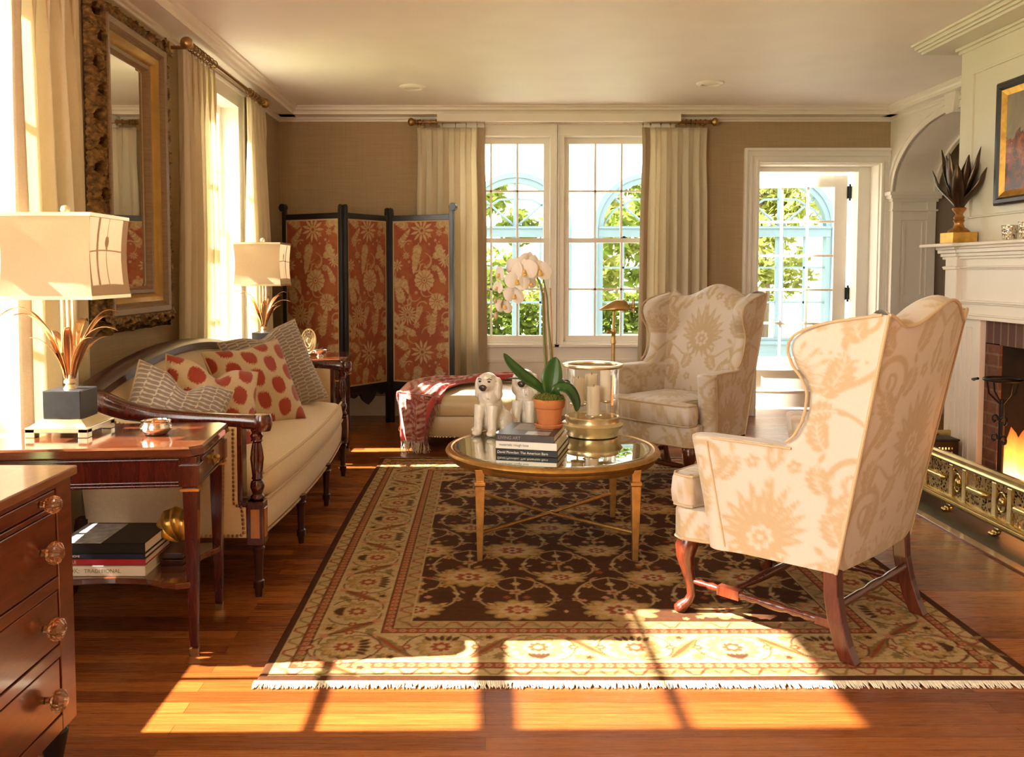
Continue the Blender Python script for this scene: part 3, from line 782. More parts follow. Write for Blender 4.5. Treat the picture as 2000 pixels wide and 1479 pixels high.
# ------------------------------------------------------------------ windows
def window(name, label, MP, s0, s1, z0, z1, cols=3, casing=0.10, stool=True, inset=0.07, cas_l=None, cas_r=None):
    w = bpy.data.objects.new(name, None); COL.objects.link(w); struct(w, label, 'window')
    def bx(m, a, b, c, d, e, f):
        p, q = MP(a, c, e), MP(b, d, f); m.box(*p, *q)
    m = MB()
    cl = casing if cas_l is None else cas_l; cr = casing if cas_r is None else cas_r
    bx(m, s0 - cl, s0 + 0.012, -0.022, 0.005, z0 - 0.02, z1 + casing); bx(m, s1 - 0.012, s1 + cr, -0.022, 0.005, z0 - 0.02, z1 + casing)
    bx(m, s0 - cl + .003, s1 + cr - .003, -0.025, 0.004, z1 - 0.0125, z1 + casing - .003)
    bx(m, s0 - cl - .003, s0 - cl + 0.018, -0.036, 0.003, z0, z1 + casing + .002); bx(m, s1 + cr - 0.018, s1 + cr + .003, -0.036, 0.003, z0, z1 + casing + .002); bx(m, s0 - cl - .006, s1 + cr + .006, -0.039, 0.002, z1 + casing - 0.018, z1 + casing + .005)
    m.build('casing', M['white'], w, bevel=0.003, smooth=30)
    m = MB()
    bx(m, s0 + .0005, s0 + 0.014, .001, 0.2, z0 + .001, z1 - .001); bx(m, s1 - 0.014, s1 - .0005, .001, 0.2, z0 + .001, z1 - .001); bx(m, s0 + .002, s1 - .002, .002, 0.199, z1 - 0.0145, z1 - .0005); bx(m, s0 + .002, s1 - .002, .002, 0.199, z0 + .0005, z0 + 0.02)
    m.build('jamb', M['white'], w, smooth=0)
    if stool:
        m = MB(); bx(m, s0 - cl - 0.02, s1 + cr + 0.02, -0.055, 0.1, z0 - 0.022, z0 + 0.004); bx(m, s0 - cl, s1 + cr, -0.02, 0.004, z0 - 0.13, z0 - 0.02); bx(m, s0 - cl - .004, s1 + cr + .004, -0.03, 0.003, z0 - 0.142, z0 - 0.122)
        m.build('sill', M['white'], w, bevel=0.004)
    zm = (z0 + z1) / 2
    for (a, b, d, nm) in ((zm - 0.02, z1 - 0.014, inset + 0.03, 'sash'), (z0 + 0.02, zm + 0.02, inset, 'sash')):
        f = 0.048; g0, g1 = s0 + 0.014 + f, s1 - 0.014 - f; lo = a + (0.052 if d == inset else 0.04); hi = b - (0.04 if d == inset else 0.052)
        m = MB()
        bx(m, s0 + 0.014, g0, d, d + 0.032, a, b); bx(m, g1, s1 - 0.014, d, d + 0.032, a, b); bx(m, g0, g1, d, d + 0.032, a, lo); bx(m, g0, g1, d, d + 0.032, hi, b)
        for k in range(1, cols):
            s = g0 + (g1 - g0) * k / cols; bx(m, s - 0.0085, s + 0.0085, d + 0.004, d + 0.028, lo, hi)
        zz = (lo + hi) / 2; bx(m, g0, g1, d + 0.004, d + 0.028, zz - 0.0085, zz + 0.0085)
        so = m.build(nm, M['white'], w, smooth=0)
        g = MB(); bx(g, g0 - .004, g1 + .004, d + 0.014, d + 0.018, lo - .004, hi + .004)
        go = g.build('pane', M['glass'], w, smooth=0); go.parent = so
    m = MB(); sc = s0 + (s1 - s0) * 0.66
    bx(m, sc - 0.024, sc + 0.024, inset + 0.002, inset + 0.028, zm + 0.018, zm + 0.026); bx(m, sc - 0.006, sc + 0.018, inset + .004, inset + 0.02, zm + 0.024, zm + 0.036)
    if name == 'window_4': m.build('sash_lock', M['iron'], w, bevel=0.003, label='dark sash lock')
    return w
mpL = lambda s, d, z: (XL - d, s, z)
mpB = lambda s, d, z: (s, YB + d, z)
window('window_1', 'tall window in the left wall beside the near table lamp', mpL, W1[0], W1[1], WZ0, WZ1, 3)
window('window_2', 'tall bright window in the left wall between mirror and folding screen', mpL, W2[0], W2[1], WZ0, WZ1, 3)
window('window_3', 'back wall sash window behind the orchid flowers', mpB, -0.24, 0.565, WZ0, WZ1, 3, 0.14, cas_r=0.05, inset=0.05)
window('window_4', 'back wall sash window behind the brass floor lamp', mpB, 0.66, 1.465, WZ0, WZ1, 3, 0.14, cas_l=0.05, inset=0.05)
# panelled apron under the pair of windows
m = MB(); m.box(-0.38, YB - 0.018, 0.17, 1.605, YB, 0.49); m.box(-0.38, YB - 0.03, 0.465, 1.605, YB, 0.485)
struct(m.build('trim_4', M['trim'], smooth=0, bevel=0.003), 'cream panel below the back wall windows', 'panel')

# ------------------------------------------------------------------ glazed door, standing open outwards
m = MB()
for (e0, e1, d) in ((.001, 0.122, 0.02), (-.002, 0.02, 0.035), (0.055, 0.08, 0.03), (0.10, 0.125, 0.04)):
    m.box(DX0 - e1, YB - d, 0, DX0 - e0, YB + .01, DZ + e0 + .001); m.box(DX1 + min(e0, .075), YB - d, 0, min(DX1 + e1, XR - .002), YB + .01, DZ + e0 + .001) if e0 < .075 else None
    m.box(DX0 - e1, YB - d, DZ + e0, min(DX1 + e1, XR - .002), YB + .01, DZ + e1)
m.box(DX0 + .0005, YB + .001, 0, DX0 + 0.012, YB + 0.30, DZ - .002); m.box(DX1 - 0.012, YB + .001, 0, DX1 - .0005, YB + 0.30, DZ - .002); m.box(DX0 + .003, YB + .002, DZ - 0.0125, DX1 - .003, YB + 0.299, DZ - .0005)
m.box(DX0 + .011, YB + 0.16, 0, DX0 + 0.05, YB + 0.297, DZ - .013); m.box(DX1 - 0.115, YB + 0.16, 0, DX1 - .011, YB + 0.297, DZ - .013); m.box(DX0 + .01, YB + 0.162, DZ - 0.055, DX1 - .01, YB + 0.295, DZ - .011)
struct(m.build('trim_5', M['white'], smooth=0, bevel=0.003), 'white casing and jamb round the glazed door', 'door casing')
HX, HY = 3.235, YB + 0.33; DW = 0.90; DA = math.radians(9)
door = bpy.data.objects.new('door_1', None); COL.objects.link(door); struct(door, 'white fifteen pane glazed door standing ajar to the porch', 'door')
door.location = (HX, HY, 0); door.rotation_euler = (0, 0, PI - DA)   # local +x runs from hinge to latch
def dl(m, x0, x1, z0, z1, y0=-0.02, y1=0.02): m.box(x0, y0, z0, x1, y1, z1)
gx0, gx1, gz0, gz1 = 0.115, 0.785, 0.47, 2.0
m = MB()
dl(m, 0.005, gx0, 0.012, 2.105); dl(m, gx1, DW, 0.012, 2.105); dl(m, gx0, gx1, gz1, 2.105); dl(m, gx0, gx1, 0.36, gz0); dl(m, gx0, gx1, 0.012, 0.15); dl(m, gx0, gx1, 0.14, 0.37, -0.008, 0.008)
for z in (0.15, 0.345): dl(m, gx0, gx1, z, z + 0.015, -0.016, 0.024)
for k in (1, 2):
    x = gx0 + (gx1 - gx0) * k / 3; dl(m, x - 0.011, x + 0.011, gz0, gz1, -0.014, 0.014)
for k in range(1, 5):
    z = gz0 + (gz1 - gz0) * k / 5; dl(m, gx0, gx1, z - 0.011, z + 0.011, -0.014, 0.014)
m.build('door_leaf', M['white'], door, local=True, smooth=0, bevel=0.003)
m = MB(); dl(m, gx0, gx1, gz0, gz1, -0.002, 0.002); m.build('pane', M['glass'], door, local=True, smooth=0)
for z in (1.95, 1.05, 0.2):
    m = MB(); dl(m, -0.045, 0.012, z - 0.055, z + 0.055, 0.012, 0.032); m.lathe([(0.009, -0.06), (0.009, 0.06)], (-0.012, 0.03, z), 10); m.ball((-0.012, 0.03, z + 0.065), 0.011, 8, 6); m.ball((-0.012, 0.03, z - 0.065), 0.011, 8, 6)
    m.build('hinge', M['hinge'], door, local=True, smooth=30, label='dark butt hinge')
m = MB(); m.ball((0.84, 0.06, 1.0), 0.026, 12, 8); m.lathe([(0.012, 0), (0.012, 0.05)], (0, 0, 0), 8); 
m2 = MB(); m2.ball((0.845, 0.065, 1.0), 0.026, 12, 8); m2.tube([(0.845, 0.02, 1.0), (0.845, 0.06, 1.0)], 0.01, 8); m2.build('door_knob', M['iron'], door, local=True)

# ------------------------------------------------------------------ ceiling lights
for i, (x, y, lab) in enumerate(((-0.54, 6.49, 'round recessed ceiling light above the folding screen'), (1.64, 6.36, 'round recessed ceiling light nearer the archway'))):
    t = thing('recessed_light', lab, 'ceiling light', (x, y, ZC), group='recessed ceiling lights')
    m = MB(); R = []
    for r, z in ((0.060, 0.004), (0.062, -0.014), (0.070, -0.018), (0.092, -0.012), (0.100, -0.004), (0.101, 0.0)): R.append([(x + r * math.cos(a), y + r * math.sin(a), ZC + z) for a in np.linspace(0, 2 * PI, 32, endpoint=False)])
    m.loft(R, cap=False); m.build('trim_ring', M['white'], t)
    m = MB(); m.lathe([(0.0005, -0.010), (0.04, -0.009), (0.060, -0.004)], (x, y, ZC), 24); m.build('lens', M['page'], t)

# ------------------------------------------------------------------ porch, trees and lawn outside
M['porch_white'] = plain('porch_white_paint', (0.80, 0.80, 0.78), 0.6, 0, 0.02, 3)
M['porch_blue'] = plain('porch_blue_paint', (0.085, 0.150, 0.178), 0.5, 0, 0.04, 5)
M['lawn'] = plain('lawn_grass', (0.20, 0.25, 0.07), 0.95, 0, 0.4, 2, 0.2)
M['paving'] = plain('porch_paving', (0.42, 0.40, 0.36), 0.8, 0, 0.1, 4)
M['bark'] = plain('bark', (0.10, 0.07, 0.05), 0.9, 0, 0.3, 8, 0.3, stretch=(4, 4, 1))
def leafmat(name, col):
    t = NT(name); n = t.noise(t.coord('Object'), 1.4, 3); c = t.ramp(n, [(0.3, tuple(x * .55 for x in col)), (0.7, tuple(min(1, x * 1.4) for x in col))])
    d = t.n('ShaderNodeBsdfDiffuse', {'Color': c}); tr = t.n('ShaderNodeBsdfTranslucent', {'Color': c})
    return t.done(t.n('ShaderNodeMixShader', {0: 0.45, 1: d.outputs[0], 2: tr.outputs[0]}).outputs[0])
M['foliage'] = leafmat('foliage_green', (0.12, 0.165, 0.03)); M['foliage2'] = leafmat('foliage_olive', (0.20, 0.22, 0.055))
PY, PW, PR, PS, PTOP = 10.5, 1.608, 0.635, 1.77, 3.3
bays = [0.372 + PW * k for k in (-1, 0, 1, 2, 3)]
m = MB(); n = 20
for bx_ in bays:
    inn = [(bx_ + PR, 0.0)] + [(bx_ + PR * math.cos(PI * k / n), PS + PR * math.sin(PI * k / n)) for k in range(n + 1)] + [(bx_ - PR, 0.0)]
    out = [(bx_ + PW / 2, 0.0)]
    for k in range(n + 1):
        c, s_ = math.cos(PI * k / n), math.sin(PI * k / n)
        out.append((bx_ + max(-PW / 2, min(PW / 2, c * 1.25)), PS + (PTOP - PS) * min(1, s_ / 0.77)))
    out.append((bx_ - PW / 2, 0.0))
    m.loft([[(p[0], PY, p[1]) for p in out], [(p[0], PY, p[1]) for p in inn], [(p[0], PY + .14, p[1]) for p in inn], [(p[0], PY + .14, p[1]) for p in out]], cap=False, closed=False)
po = m.build('wall_porch', M['porch_white'], smooth=30); struct(po, 'white porch wall with arches outside the windows', 'porch wall')
m = MB(); m.box(-4, YB + .34, -0.12, 9, PY + 0.6, -0.01); struct(m.build('floor_porch', M['paving'], smooth=0), 'pale paved porch floor outside the door', 'porch floor')
m = MB(); m.box(-40, PY + .6, -0.3, 50, 60, -0.14); m.box(-60, -15, -0.3, XL - .3, PY + .6, -0.14); struct(m.build('ground', M['lawn'], smooth=0), 'sunlit lawn beyond the porch', 'lawn')
plabs = ['behind the left curtain', 'seen through the window behind the orchid', 'seen through the window behind the floor lamp', 'seen through the glazed door', 'partly hidden by the door frame']
for bx_, lab in zip(bays, plabs):
    if bx_ < -1.0 or bx_ > 4.5: continue
    t = thing('arched_porch_frame', 'pale blue arched frame of the porch ' + lab, 'arched frame', (bx_, PY, 0), group='blue arched porch frames')
    m = MB()
    A = lambda r: [(bx_ + r, 0.0)] + [(bx_ + r * math.cos(PI * k / n), PS + r * math.sin(PI * k / n)) for k in range(n + 1)] + [(bx_ - r, 0.0)]
    for (y0, y1, r0, r1) in ((PY - 0.02, PY + 0.10, PR - 0.085, PR + 0.005), (PY - 0.035, PY + 0.02, PR - 0.02, PR + 0.04)):
        p, q = A(r0), A(r1)
        m.loft([[(a_[0], y0, a_[1]) for a_ in p], [(a_[0], y1, a_[1]) for a_ in p], [(a_[0], y1, a_[1]) for a_ in q], [(a_[0], y0, a_[1]) for a_ in q], [(a_[0], y0, a_[1]) for a_ in p]], cap=False, closed=False)
    m.build('arch_trim', M['porch_blue'], t, smooth=30)
    m = MB(); m.box(bx_ - PR + .03, PY - 0.026, PS - 0.10, bx_ + PR - .03, PY + 0.08, PS + 0.03); m.box(bx_ - PR + .032, PY - 0.042, PS + 0.0, bx_ + PR - .032, PY + 0.07, PS + 0.022); m.build('transom', M['porch_blue'], t, smooth=0)
    m = MB(); m.box(bx_ - 0.045, PY + .003, 0.42, bx_ + 0.045, PY + 0.06, PS - 0.05); m.build('mullion', M['porch_blue'], t, smooth=0)
    m = MB()
    for k in (1, 2):
        z = 0.45 + (PS - 0.5) * k / 3; m.box(bx_ - PR + .05, PY + .01, z - 0.012, bx_ + PR - .05, PY + 0.035, z + 0.012)
    for dx in (-0.30, 0.30): m.box(bx_ + dx - 0.012, PY + .01, 0.45, bx_ + dx + 0.012, PY + .035, PS - 0.05)
    m.build('glazing_bars', M['porch_blue'], t, smooth=0)
    m = MB(); m.box(bx_ - 0.03, PY, PS, bx_ + 0.03, PY + .05, PS + PR - .04)
    for sg in (-1, 1):
        m.tube([(bx_, PY + .02, PS + 0.02), (bx_ + sg * 0.42, PY + .02, PS + 0.38)], 0.014, 6)
        m.tube([(bx_ + sg * r_ , PY + .02, PS + z_) for r_, z_ in ((0.56, 0.02), (0.42, 0.22), (0.2, 0.35), (0.0, 0.36))], 0.014, 6)
    m.build('fan_light', M['porch_blue'], t, smooth=30)
    m = MB(); m.box(bx_ - PR + .05, PY - .004, 0.0, bx_ + PR - .05, PY + .07, 0.44); m.box(bx_ - PR + .055, PY - .027, 0.36, bx_ + PR - .055, PY + .065, 0.40); m.build('kick_panel', M['porch_blue'], t, smooth=0)
rt = random.Random(21)
def tree(x, y, h, r, nl, mat, label, zb=1.0):
    t = thing('garden_tree', label, 'tree', (x, y, -0.14), group='trees beyond the porch')
    m = MB(); m.tube([(x, y, -0.14), (x + .05, y, zb), (x - .05, y + .05, zb + h * .4), (x, y, zb + h * .75)], [0.14, 0.11, 0.08, 0.03], 8); m.build('trunk', M['bark'], t)
    m = MB(); cl = [(rt.gauss(0, r * .45), rt.gauss(0, r * .45), zb + h * rt.random(), r * (0.25 + .25 * rt.random())) for _ in range(16)]
    for k in range(nl):
        c = cl[k % 16]; v = Vector((rt.gauss(0, 1), rt.gauss(0, 1), rt.gauss(0, .8))).normalized() * c[3] * (rt.random() ** .4)
        p = Vector((x + c[0], y + c[1], c[2])) + v
        a = Vector((rt.gauss(0, 1), rt.gauss(0, 1), rt.gauss(0, 1))).normalized(); b = a.orthogonal().normalized(); s = 0.05 + 0.05 * rt.random()
        m.add([p + a * s * 1.4, p + b * s * .7, p - a * s * 1.4, p - b * s * .7], [(0, 1, 2, 3)])
    m.build('foliage', M[mat], t, smooth=0, fix=False)
for (x, y, h, r, nl, mt, lab, zb) in ((-0.3, 14.5, 2.6, 1.0, 2600, 'foliage', 'bright green tree seen through the window behind the orchid', 0.9), (1.9, 17.0, 2.6, 1.1, 2600, 'foliage2', 'yellow green tree seen between the two back windows', 0.8),
        (3.1, 14.4, 2.7, 1.0, 2600, 'foliage', 'leafy tree seen through the window beside the floor lamp', 0.9), (5.3, 16.5, 2.6, 1.1, 2600, 'foliage2', 'pale olive tree seen through the glazed door', 1.0),
        (7.4, 14.5, 2.8, 1.0, 2400, 'foliage', 'tree at the far edge of the glazed door view', 0.9)):
    tree(x, y, h, r, nl, mt, lab, zb)
for (x, y, w, lab) in ((0.5, 18.5, 2.2, 'low green hedge seen under the orchid flowers'), (3.2, 19.6, 2.2, 'low green hedge seen behind the floor lamp head')):
    m = MB()
    for k in range(1500):
        p = Vector((x + rt.uniform(-w / 2, w / 2), y + rt.uniform(-.4, .4), rt.uniform(-0.1, 0.75))); a = Vector((rt.gauss(0, 1), rt.gauss(0, 1), rt.gauss(0, 1))).normalized(); b = a.orthogonal().normalized(); s = 0.09
        m.add([p + a * s, p + b * s * .6, p - a * s, p - b * s * .6], [(0, 1, 2, 3)])
    tag(m.build('garden_hedge', M['foliage'], smooth=0, fix=False), lab, 'hedge', 'hedges across the lawn')

# ------------------------------------------------------------------ daylight
w = bpy.data.worlds.new('sky'); SC.world = w; w.use_nodes = True
bg = w.node_tree.nodes['Background']; bg.inputs[0].default_value = (1.0, 0.935, 0.885, 1); bg.inputs[1].default_value = 2.9
sun = bpy.data.lights.new('sun', 'SUN'); sun.energy = 17.0; sun.angle = math.radians(0.6); sun.color = (1.0, 0.91, 0.78)
so = bpy.data.objects.new('sun', sun); COL.objects.link(so)
so.rotation_euler = Vector((1.0, 0.015, -0.80)).to_track_quat('-Z', 'Y').to_euler()
so.location = (-6, 3, 6)
def portal(loc, rot, sx, sy):
    l = bpy.data.lights.new('sky_portal', 'AREA'); l.shape = 'RECTANGLE'; l.size = sx; l.size_y = sy; l.cycles.is_portal = True
    o = bpy.data.objects.new('sky_portal', l); COL.objects.link(o); o.location = loc; o.rotation_euler = rot
for wy in (W1, W2): portal((XL - 0.21, sum(wy) / 2, 1.51), (0, -PI / 2, 0), 1.8, 1.04)
for wx in (0.16, 1.06): portal((wx, YB + 0.3, 1.51), (-PI / 2, 0, 0), 0.8, 1.8)
portal((2.85, YB + 0.3, 1.08), (-PI / 2, 0, 0), 1.04, 2.15)
portal((XL - 0.1, 0.22, 1.31), (0, -PI / 2, 0), 2.6, 2.44)
portal((-1.45, -1.0, 1.31), (PI / 2, 0, 0), 0.62, 2.6)
SC.view_settings.view_transform = 'Standard'; SC.view_settings.look = 'None'; SC.view_settings.gamma = 1.0
SC.view_settings.exposure = 1.84
try: SC.view_settings.use_curve_mapping = False
except Exception: pass
SC.cycles.max_bounces = 10; SC.cycles.diffuse_bounces = 5; SC.cycles.glossy_bounces = 5; SC.cycles.transparent_max_bounces = 16; SC.cycles.transmission_bounces = 6
SC.cycles.sample_clamp_indirect = 6.0; SC.cycles.use_denoising = True
# ------------------------------------------------------------------ curtains and rods
def curtain(label, MP, s0, s1, z0, z1, npl, seed, edge=None, flare=0.0, d0=0.10, bow=0.0, group='pleated cream curtains', bot=None):
    """MP(s,d,z); pinch-pleated panel hanging from z1 to z0; edge -1/+1: side carrying the tan band"""
    rnd = random.Random(seed)
    s_mid = (s0 + s1) / 2
    t = thing('curtain', label, 'curtain', MP(s_mid, -d0, z0), group=group)
    nu, nv = npl * 14 + 1, 46
    ph = [rnd.uniform(-.5, .5) for _ in range(npl + 2)]
    am = [rnd.uniform(.75, 1.25) for _ in range(npl + 2)]
    def pt(u, v):
        z = z1 + (z0 - z1) * v
        x = u * npl; k = int(min(npl - 1e-6, x)); fr = x - k
        top = math.exp(-((v - 0.055) / 0.06) ** 2)          # pinched waist below the header
        spread = min(1, v * 2.2 + 0.12)
        env = min(1, min(u, 1 - u) / 0.13) if edge else 1
        A = (0.008 + 0.030 * spread) * am[k] * (1 - 0.35 * top) * (0.35 + .65 * env)
        w = math.sin(2 * PI * fr + ph[k] * v)
        d = A * (math.copysign(abs(w) ** 0.75, w)) + 0.004 * math.sin(2 * PI * u * npl * .37 + seed + 2 * v) * spread
        d += 0.020 * top * math.exp(-((fr - .25) / .09) ** 2)
        s = s0 + (s1 - s0) * u
        s += 0.16 * (s1 - s0) / npl * math.sin(4 * PI * fr) * (0.5 + .5 * top) * env
        wdt = (u - 0.5) * flare * v ** 1.2 - 0.02 * (u - .5) * math.exp(-((v - .1) / .1) ** 2)
        return MP(s + wdt, -d0 - d - bow * v ** 1.3, z)
    P = np.array([[pt(i / (nu - 1), j / (nv - 1)) for j in range(nv)] for i in range(nu)])
    bw = int(nu * 0.125)
    if edge == 1: body, band = P[:nu - bw], P[nu - bw - 1:]
    elif edge == -1: body, band = P[bw:], P[:bw + 1]
    else: body, band = P, None
    m = MB(); m.grid(body); m.build('panel', M['curtain'], t, smooth=180, solid=0.003)
    if band is not None:
        m = MB(); m.grid(band); m.build('leading_edge_band', M['curtain_edge'], t, smooth=180, solid=0.0035, label='tan leading edge band')
    return t
mpLc = lambda s, d, z: (XL - d, s, z)
mpBc = lambda s, d, z: (s, YB + d, z)
ZR = 2.497
curtain('cream curtain at the left edge behind the near table lamp', mpLc, 3.04, 3.56, 0.012, ZR - 0.045, 5, 1, edge=-1, flare=0.02, d0=0.11)
curtain('cream curtain between the gilt mirror and the bright left window', mpLc, 4.76, 5.34, 0.012, ZR - 0.045, 6, 2, edge=None, flare=0.10, d0=0.11, bow=-0.04)
curtain('cream curtain on the left wall beside the folding screen', mpLc, 6.02, 6.52, 0.012, ZR - 0.045, 5, 3, edge=None, flare=0.06, d0=0.11, bow=0.02)
curtain('cream curtain behind the right panel of the folding screen', mpBc, -0.575, 0.005, 0.012, ZR - 0.045, 6, 4, edge=1, flare=0.03, d0=0.11)
curtain('cream curtain behind the far wing chair', mpBc, 1.31, 1.865, 0.012, ZR - 0.045, 6, 5, edge=-1, flare=0.04, d0=0.11)
def rod(label, MP, s0, s1, rings, group='brass curtain rods', big=False):
    t = thing('curtain_rod', label, 'curtain rod', MP((s0 + s1) / 2, -0.12, ZR), group=group)
    m = MB(); m.tube([MP(s0, -0.12, ZR), MP(s1, -0.12, ZR)], 0.0125, 12); m.build('pole', M['bronze'], t)
    for s, sg in ((s0, -1), (s1, 1)):
        m = MB(); R = []
        for r, o in ((0.013, 0.0), (0.024, 0.004), (0.013, 0.012), (0.02, 0.016), (0.033, 0.03), (0.036, 0.043), (0.03, 0.058), (0.014, 0.068), (0.001, 0.07)):
            c = MP(s + sg * o, -0.12, ZR); q = MP(s + sg * (o + 1), -0.12, ZR)
            ax = Vector(q) - Vector(c); u = ax.orthogonal().normalized(); v = ax.normalized().cross(u)
            R.append([tuple(Vector(c) + (u * math.cos(a) + v * math.sin(a)) * r * (1.0 if not big else 1.0)) for a in np.linspace(0, 2 * PI, 16, endpoint=False)])
        m.loft(R); m.build('finial', M['old_brass'], t)
        sb = s - sg * 0.035
        m = MB(); m.tube([MP(sb, 0.0, ZR - .005), MP(sb, -0.125, ZR - .005)], 0.011, 8)
        c = MP(sb, -0.004, ZR - .005); m.box(*[a - e for a, e in zip(c, (0.03 if MP is mpBc else .006, 0.006 if MP is mpBc else .03, 0.05))], *[a + e for a, e in zip(c, (0.03 if MP is mpBc else .006, 0.006 if MP is mpBc else .03, 0.05))])
        m.tube([MP(sb - .012, -0.12, ZR), MP(sb + .012, -0.12, ZR)], 0.019, 12)
        m.build('bracket', M['old_brass'], t, bevel=0.004)
    for s in rings:
        m = MB(); c = Vector(MP(s, -0.12, ZR - 0.004)); e = (Vector(MP(s, -1.12, ZR)) - Vector(MP(s, -.12, ZR))).normalized()
        m.tube([tuple(c + e * 0.023 * math.cos(a) + Vector((0, 0, 0.023 * math.sin(a)))) for a in np.linspace(0, 2 * PI, 17)], 0.0036, 6, cap=False)
        m.tube([MP(s, -0.12, ZR - 0.027), MP(s, -0.12, ZR - 0.048)], 0.0022, 5)
        m.build('ring', M['bronze'], t)
rod('brass rod over the pair of back wall windows', mpBc, -0.58, 1.88, [-0.565, -.545, -.52, -0.46, -0.41, -0.36, -0.25, -0.16, -0.07, -0.005] + [1.32, 1.385, 1.47, 1.55, 1.62, 1.68, 1.72, 1.76, 1.80, 1.84])
rod('brass rod over the bright left window past the mirror', mpLc, 4.84, 6.44, [4.88, 4.93, 4.98, 5.03, 5.08, 5.14, 5.2, 5.27] + [6.05, 6.12, 6.19, 6.26, 6.33, 6.38])

# ------------------------------------------------------------------ gilt mirror on the left wall
def mirror():
    y0, y1, z0, z1 = 3.80, 4.68, 0.955, 2.475
    t = thing('wall_mirror', 'tall mirror in a carved gilt frame on the left wall', 'mirror', (XL, (y0 + y1) / 2, z0))
    def frame(prof):
        """prof: (inset from outer edge, projection from wall)"""
        m = MB(); R = []
        for i, p in prof:
            R.append([(XL + p, y0 + i, z0 + i), (XL + p, y1 - i, z0 + i), (XL + p, y1 - i, z1 - i), (XL + p, y0 + i, z1 - i)])
        m.loft(R, cap=False); return m
    # carved outer border: dense strip with pierced acanthus relief
    m = MB()
    def carve(corner_a, corner_b):
        a = Vector((0, *corner_a)); b = Vector((0, *corner_b)); L = (b - a).length; ax = (b - a) / L
        cen = Vector((0, (y0 + y1) / 2, (z0 + z1) / 2)); inw = Vector((1, 0, 0)).cross(ax)
        if (cen - a).dot(inw) < 0: inw = -inw
        nu, nv = int(L / 0.006), 22
        P = np.zeros((nu + 1, nv + 1, 3))
        for i in range(nu + 1):
            s = i / nu * L
            for j in range(nv + 1):
                v = j / nv; ph = s / 0.115
                k = math.sin(2 * PI * ph); 
                i_ = 0.082 * v; p = 0.012 + 0.062 * math.sin(PI / 2 * min(1, v * 1.05)) ** 0.8
                # pierced leaf scrolls
                q = (ph % 1) - 0.5; hx = q * 0.115; hv = (v - 0.5 - 0.10 * (1 if int(ph) % 2 else -1)) * 0.10
                hole = math.exp(-((hx / 0.021) ** 2 + (hv / 0.016) ** 2) ** 2)
                rim = math.exp(-((math.hypot(hx / 1.1, hv) - 0.026) / 0.008) ** 2)
                n = 0.006 * math.sin(s * 170 + 9 * v) * math.sin(v * 17 + 3 * k) + 0.004 * math.sin(s * 410) * math.sin(v * 40)
                d = -0.07 * hole + 0.014 * rim + n
                e = max(0.0, i_ - 0.0 + (0.006 * math.sin(s * 109) * (1 - v)) + d * -0.35)
                c = a + ax * s + inw * e
                P[i, j] = (XL + max(0.003, p + d), c.y, c.z)
        m.grid(P)
    carve((y0, z0), (y0, z1)); carve((y0, z1), (y1, z1)); carve((y1, z1), (y1, z0)); carve((y1, z0), (y0, z0))
    m.build('carved_border', M['carved'], t, smooth=60)
    frame([(0.080, 0.0), (0.080, 0.078), (0.086, 0.084), (0.112, 0.080), (0.118, 0.072)]).build('gilt_band', M['frame_band'], t, smooth=30)
    frame([(0.118, 0.072), (0.122, 0.066), (0.132, 0.070), (0.138, 0.060)]).build('inner_band', M['frame_band'], t, smooth=30)
    frame([(0.138, 0.060), (0.156, 0.050), (0.172, 0.034), (0.178, 0.026)]).build('gilt_cove', M['frame_cove'], t, smooth=50)
    frame([(0.178, 0.026), (0.181, 0.032), (0.198, 0.030), (0.204, 0.020), (0.214, 0.010)]).build('sight_edge', M['frame_band'], t, smooth=30)
    m = MB(); i = 0.205; b = 0.022
    R = [[(XL + p, y0 + k, z0 + k), (XL + p, y1 - k, z0 + k), (XL + p, y1 - k, z1 - k), (XL + p, y0 + k, z1 - k)] for k, p in ((i, 0.004), (i, 0.009), (i + b, 0.012))]
    m.loft(R, cap=True); m.build('mirror_glass', M['mirror'], t, smooth=5)
mirror()

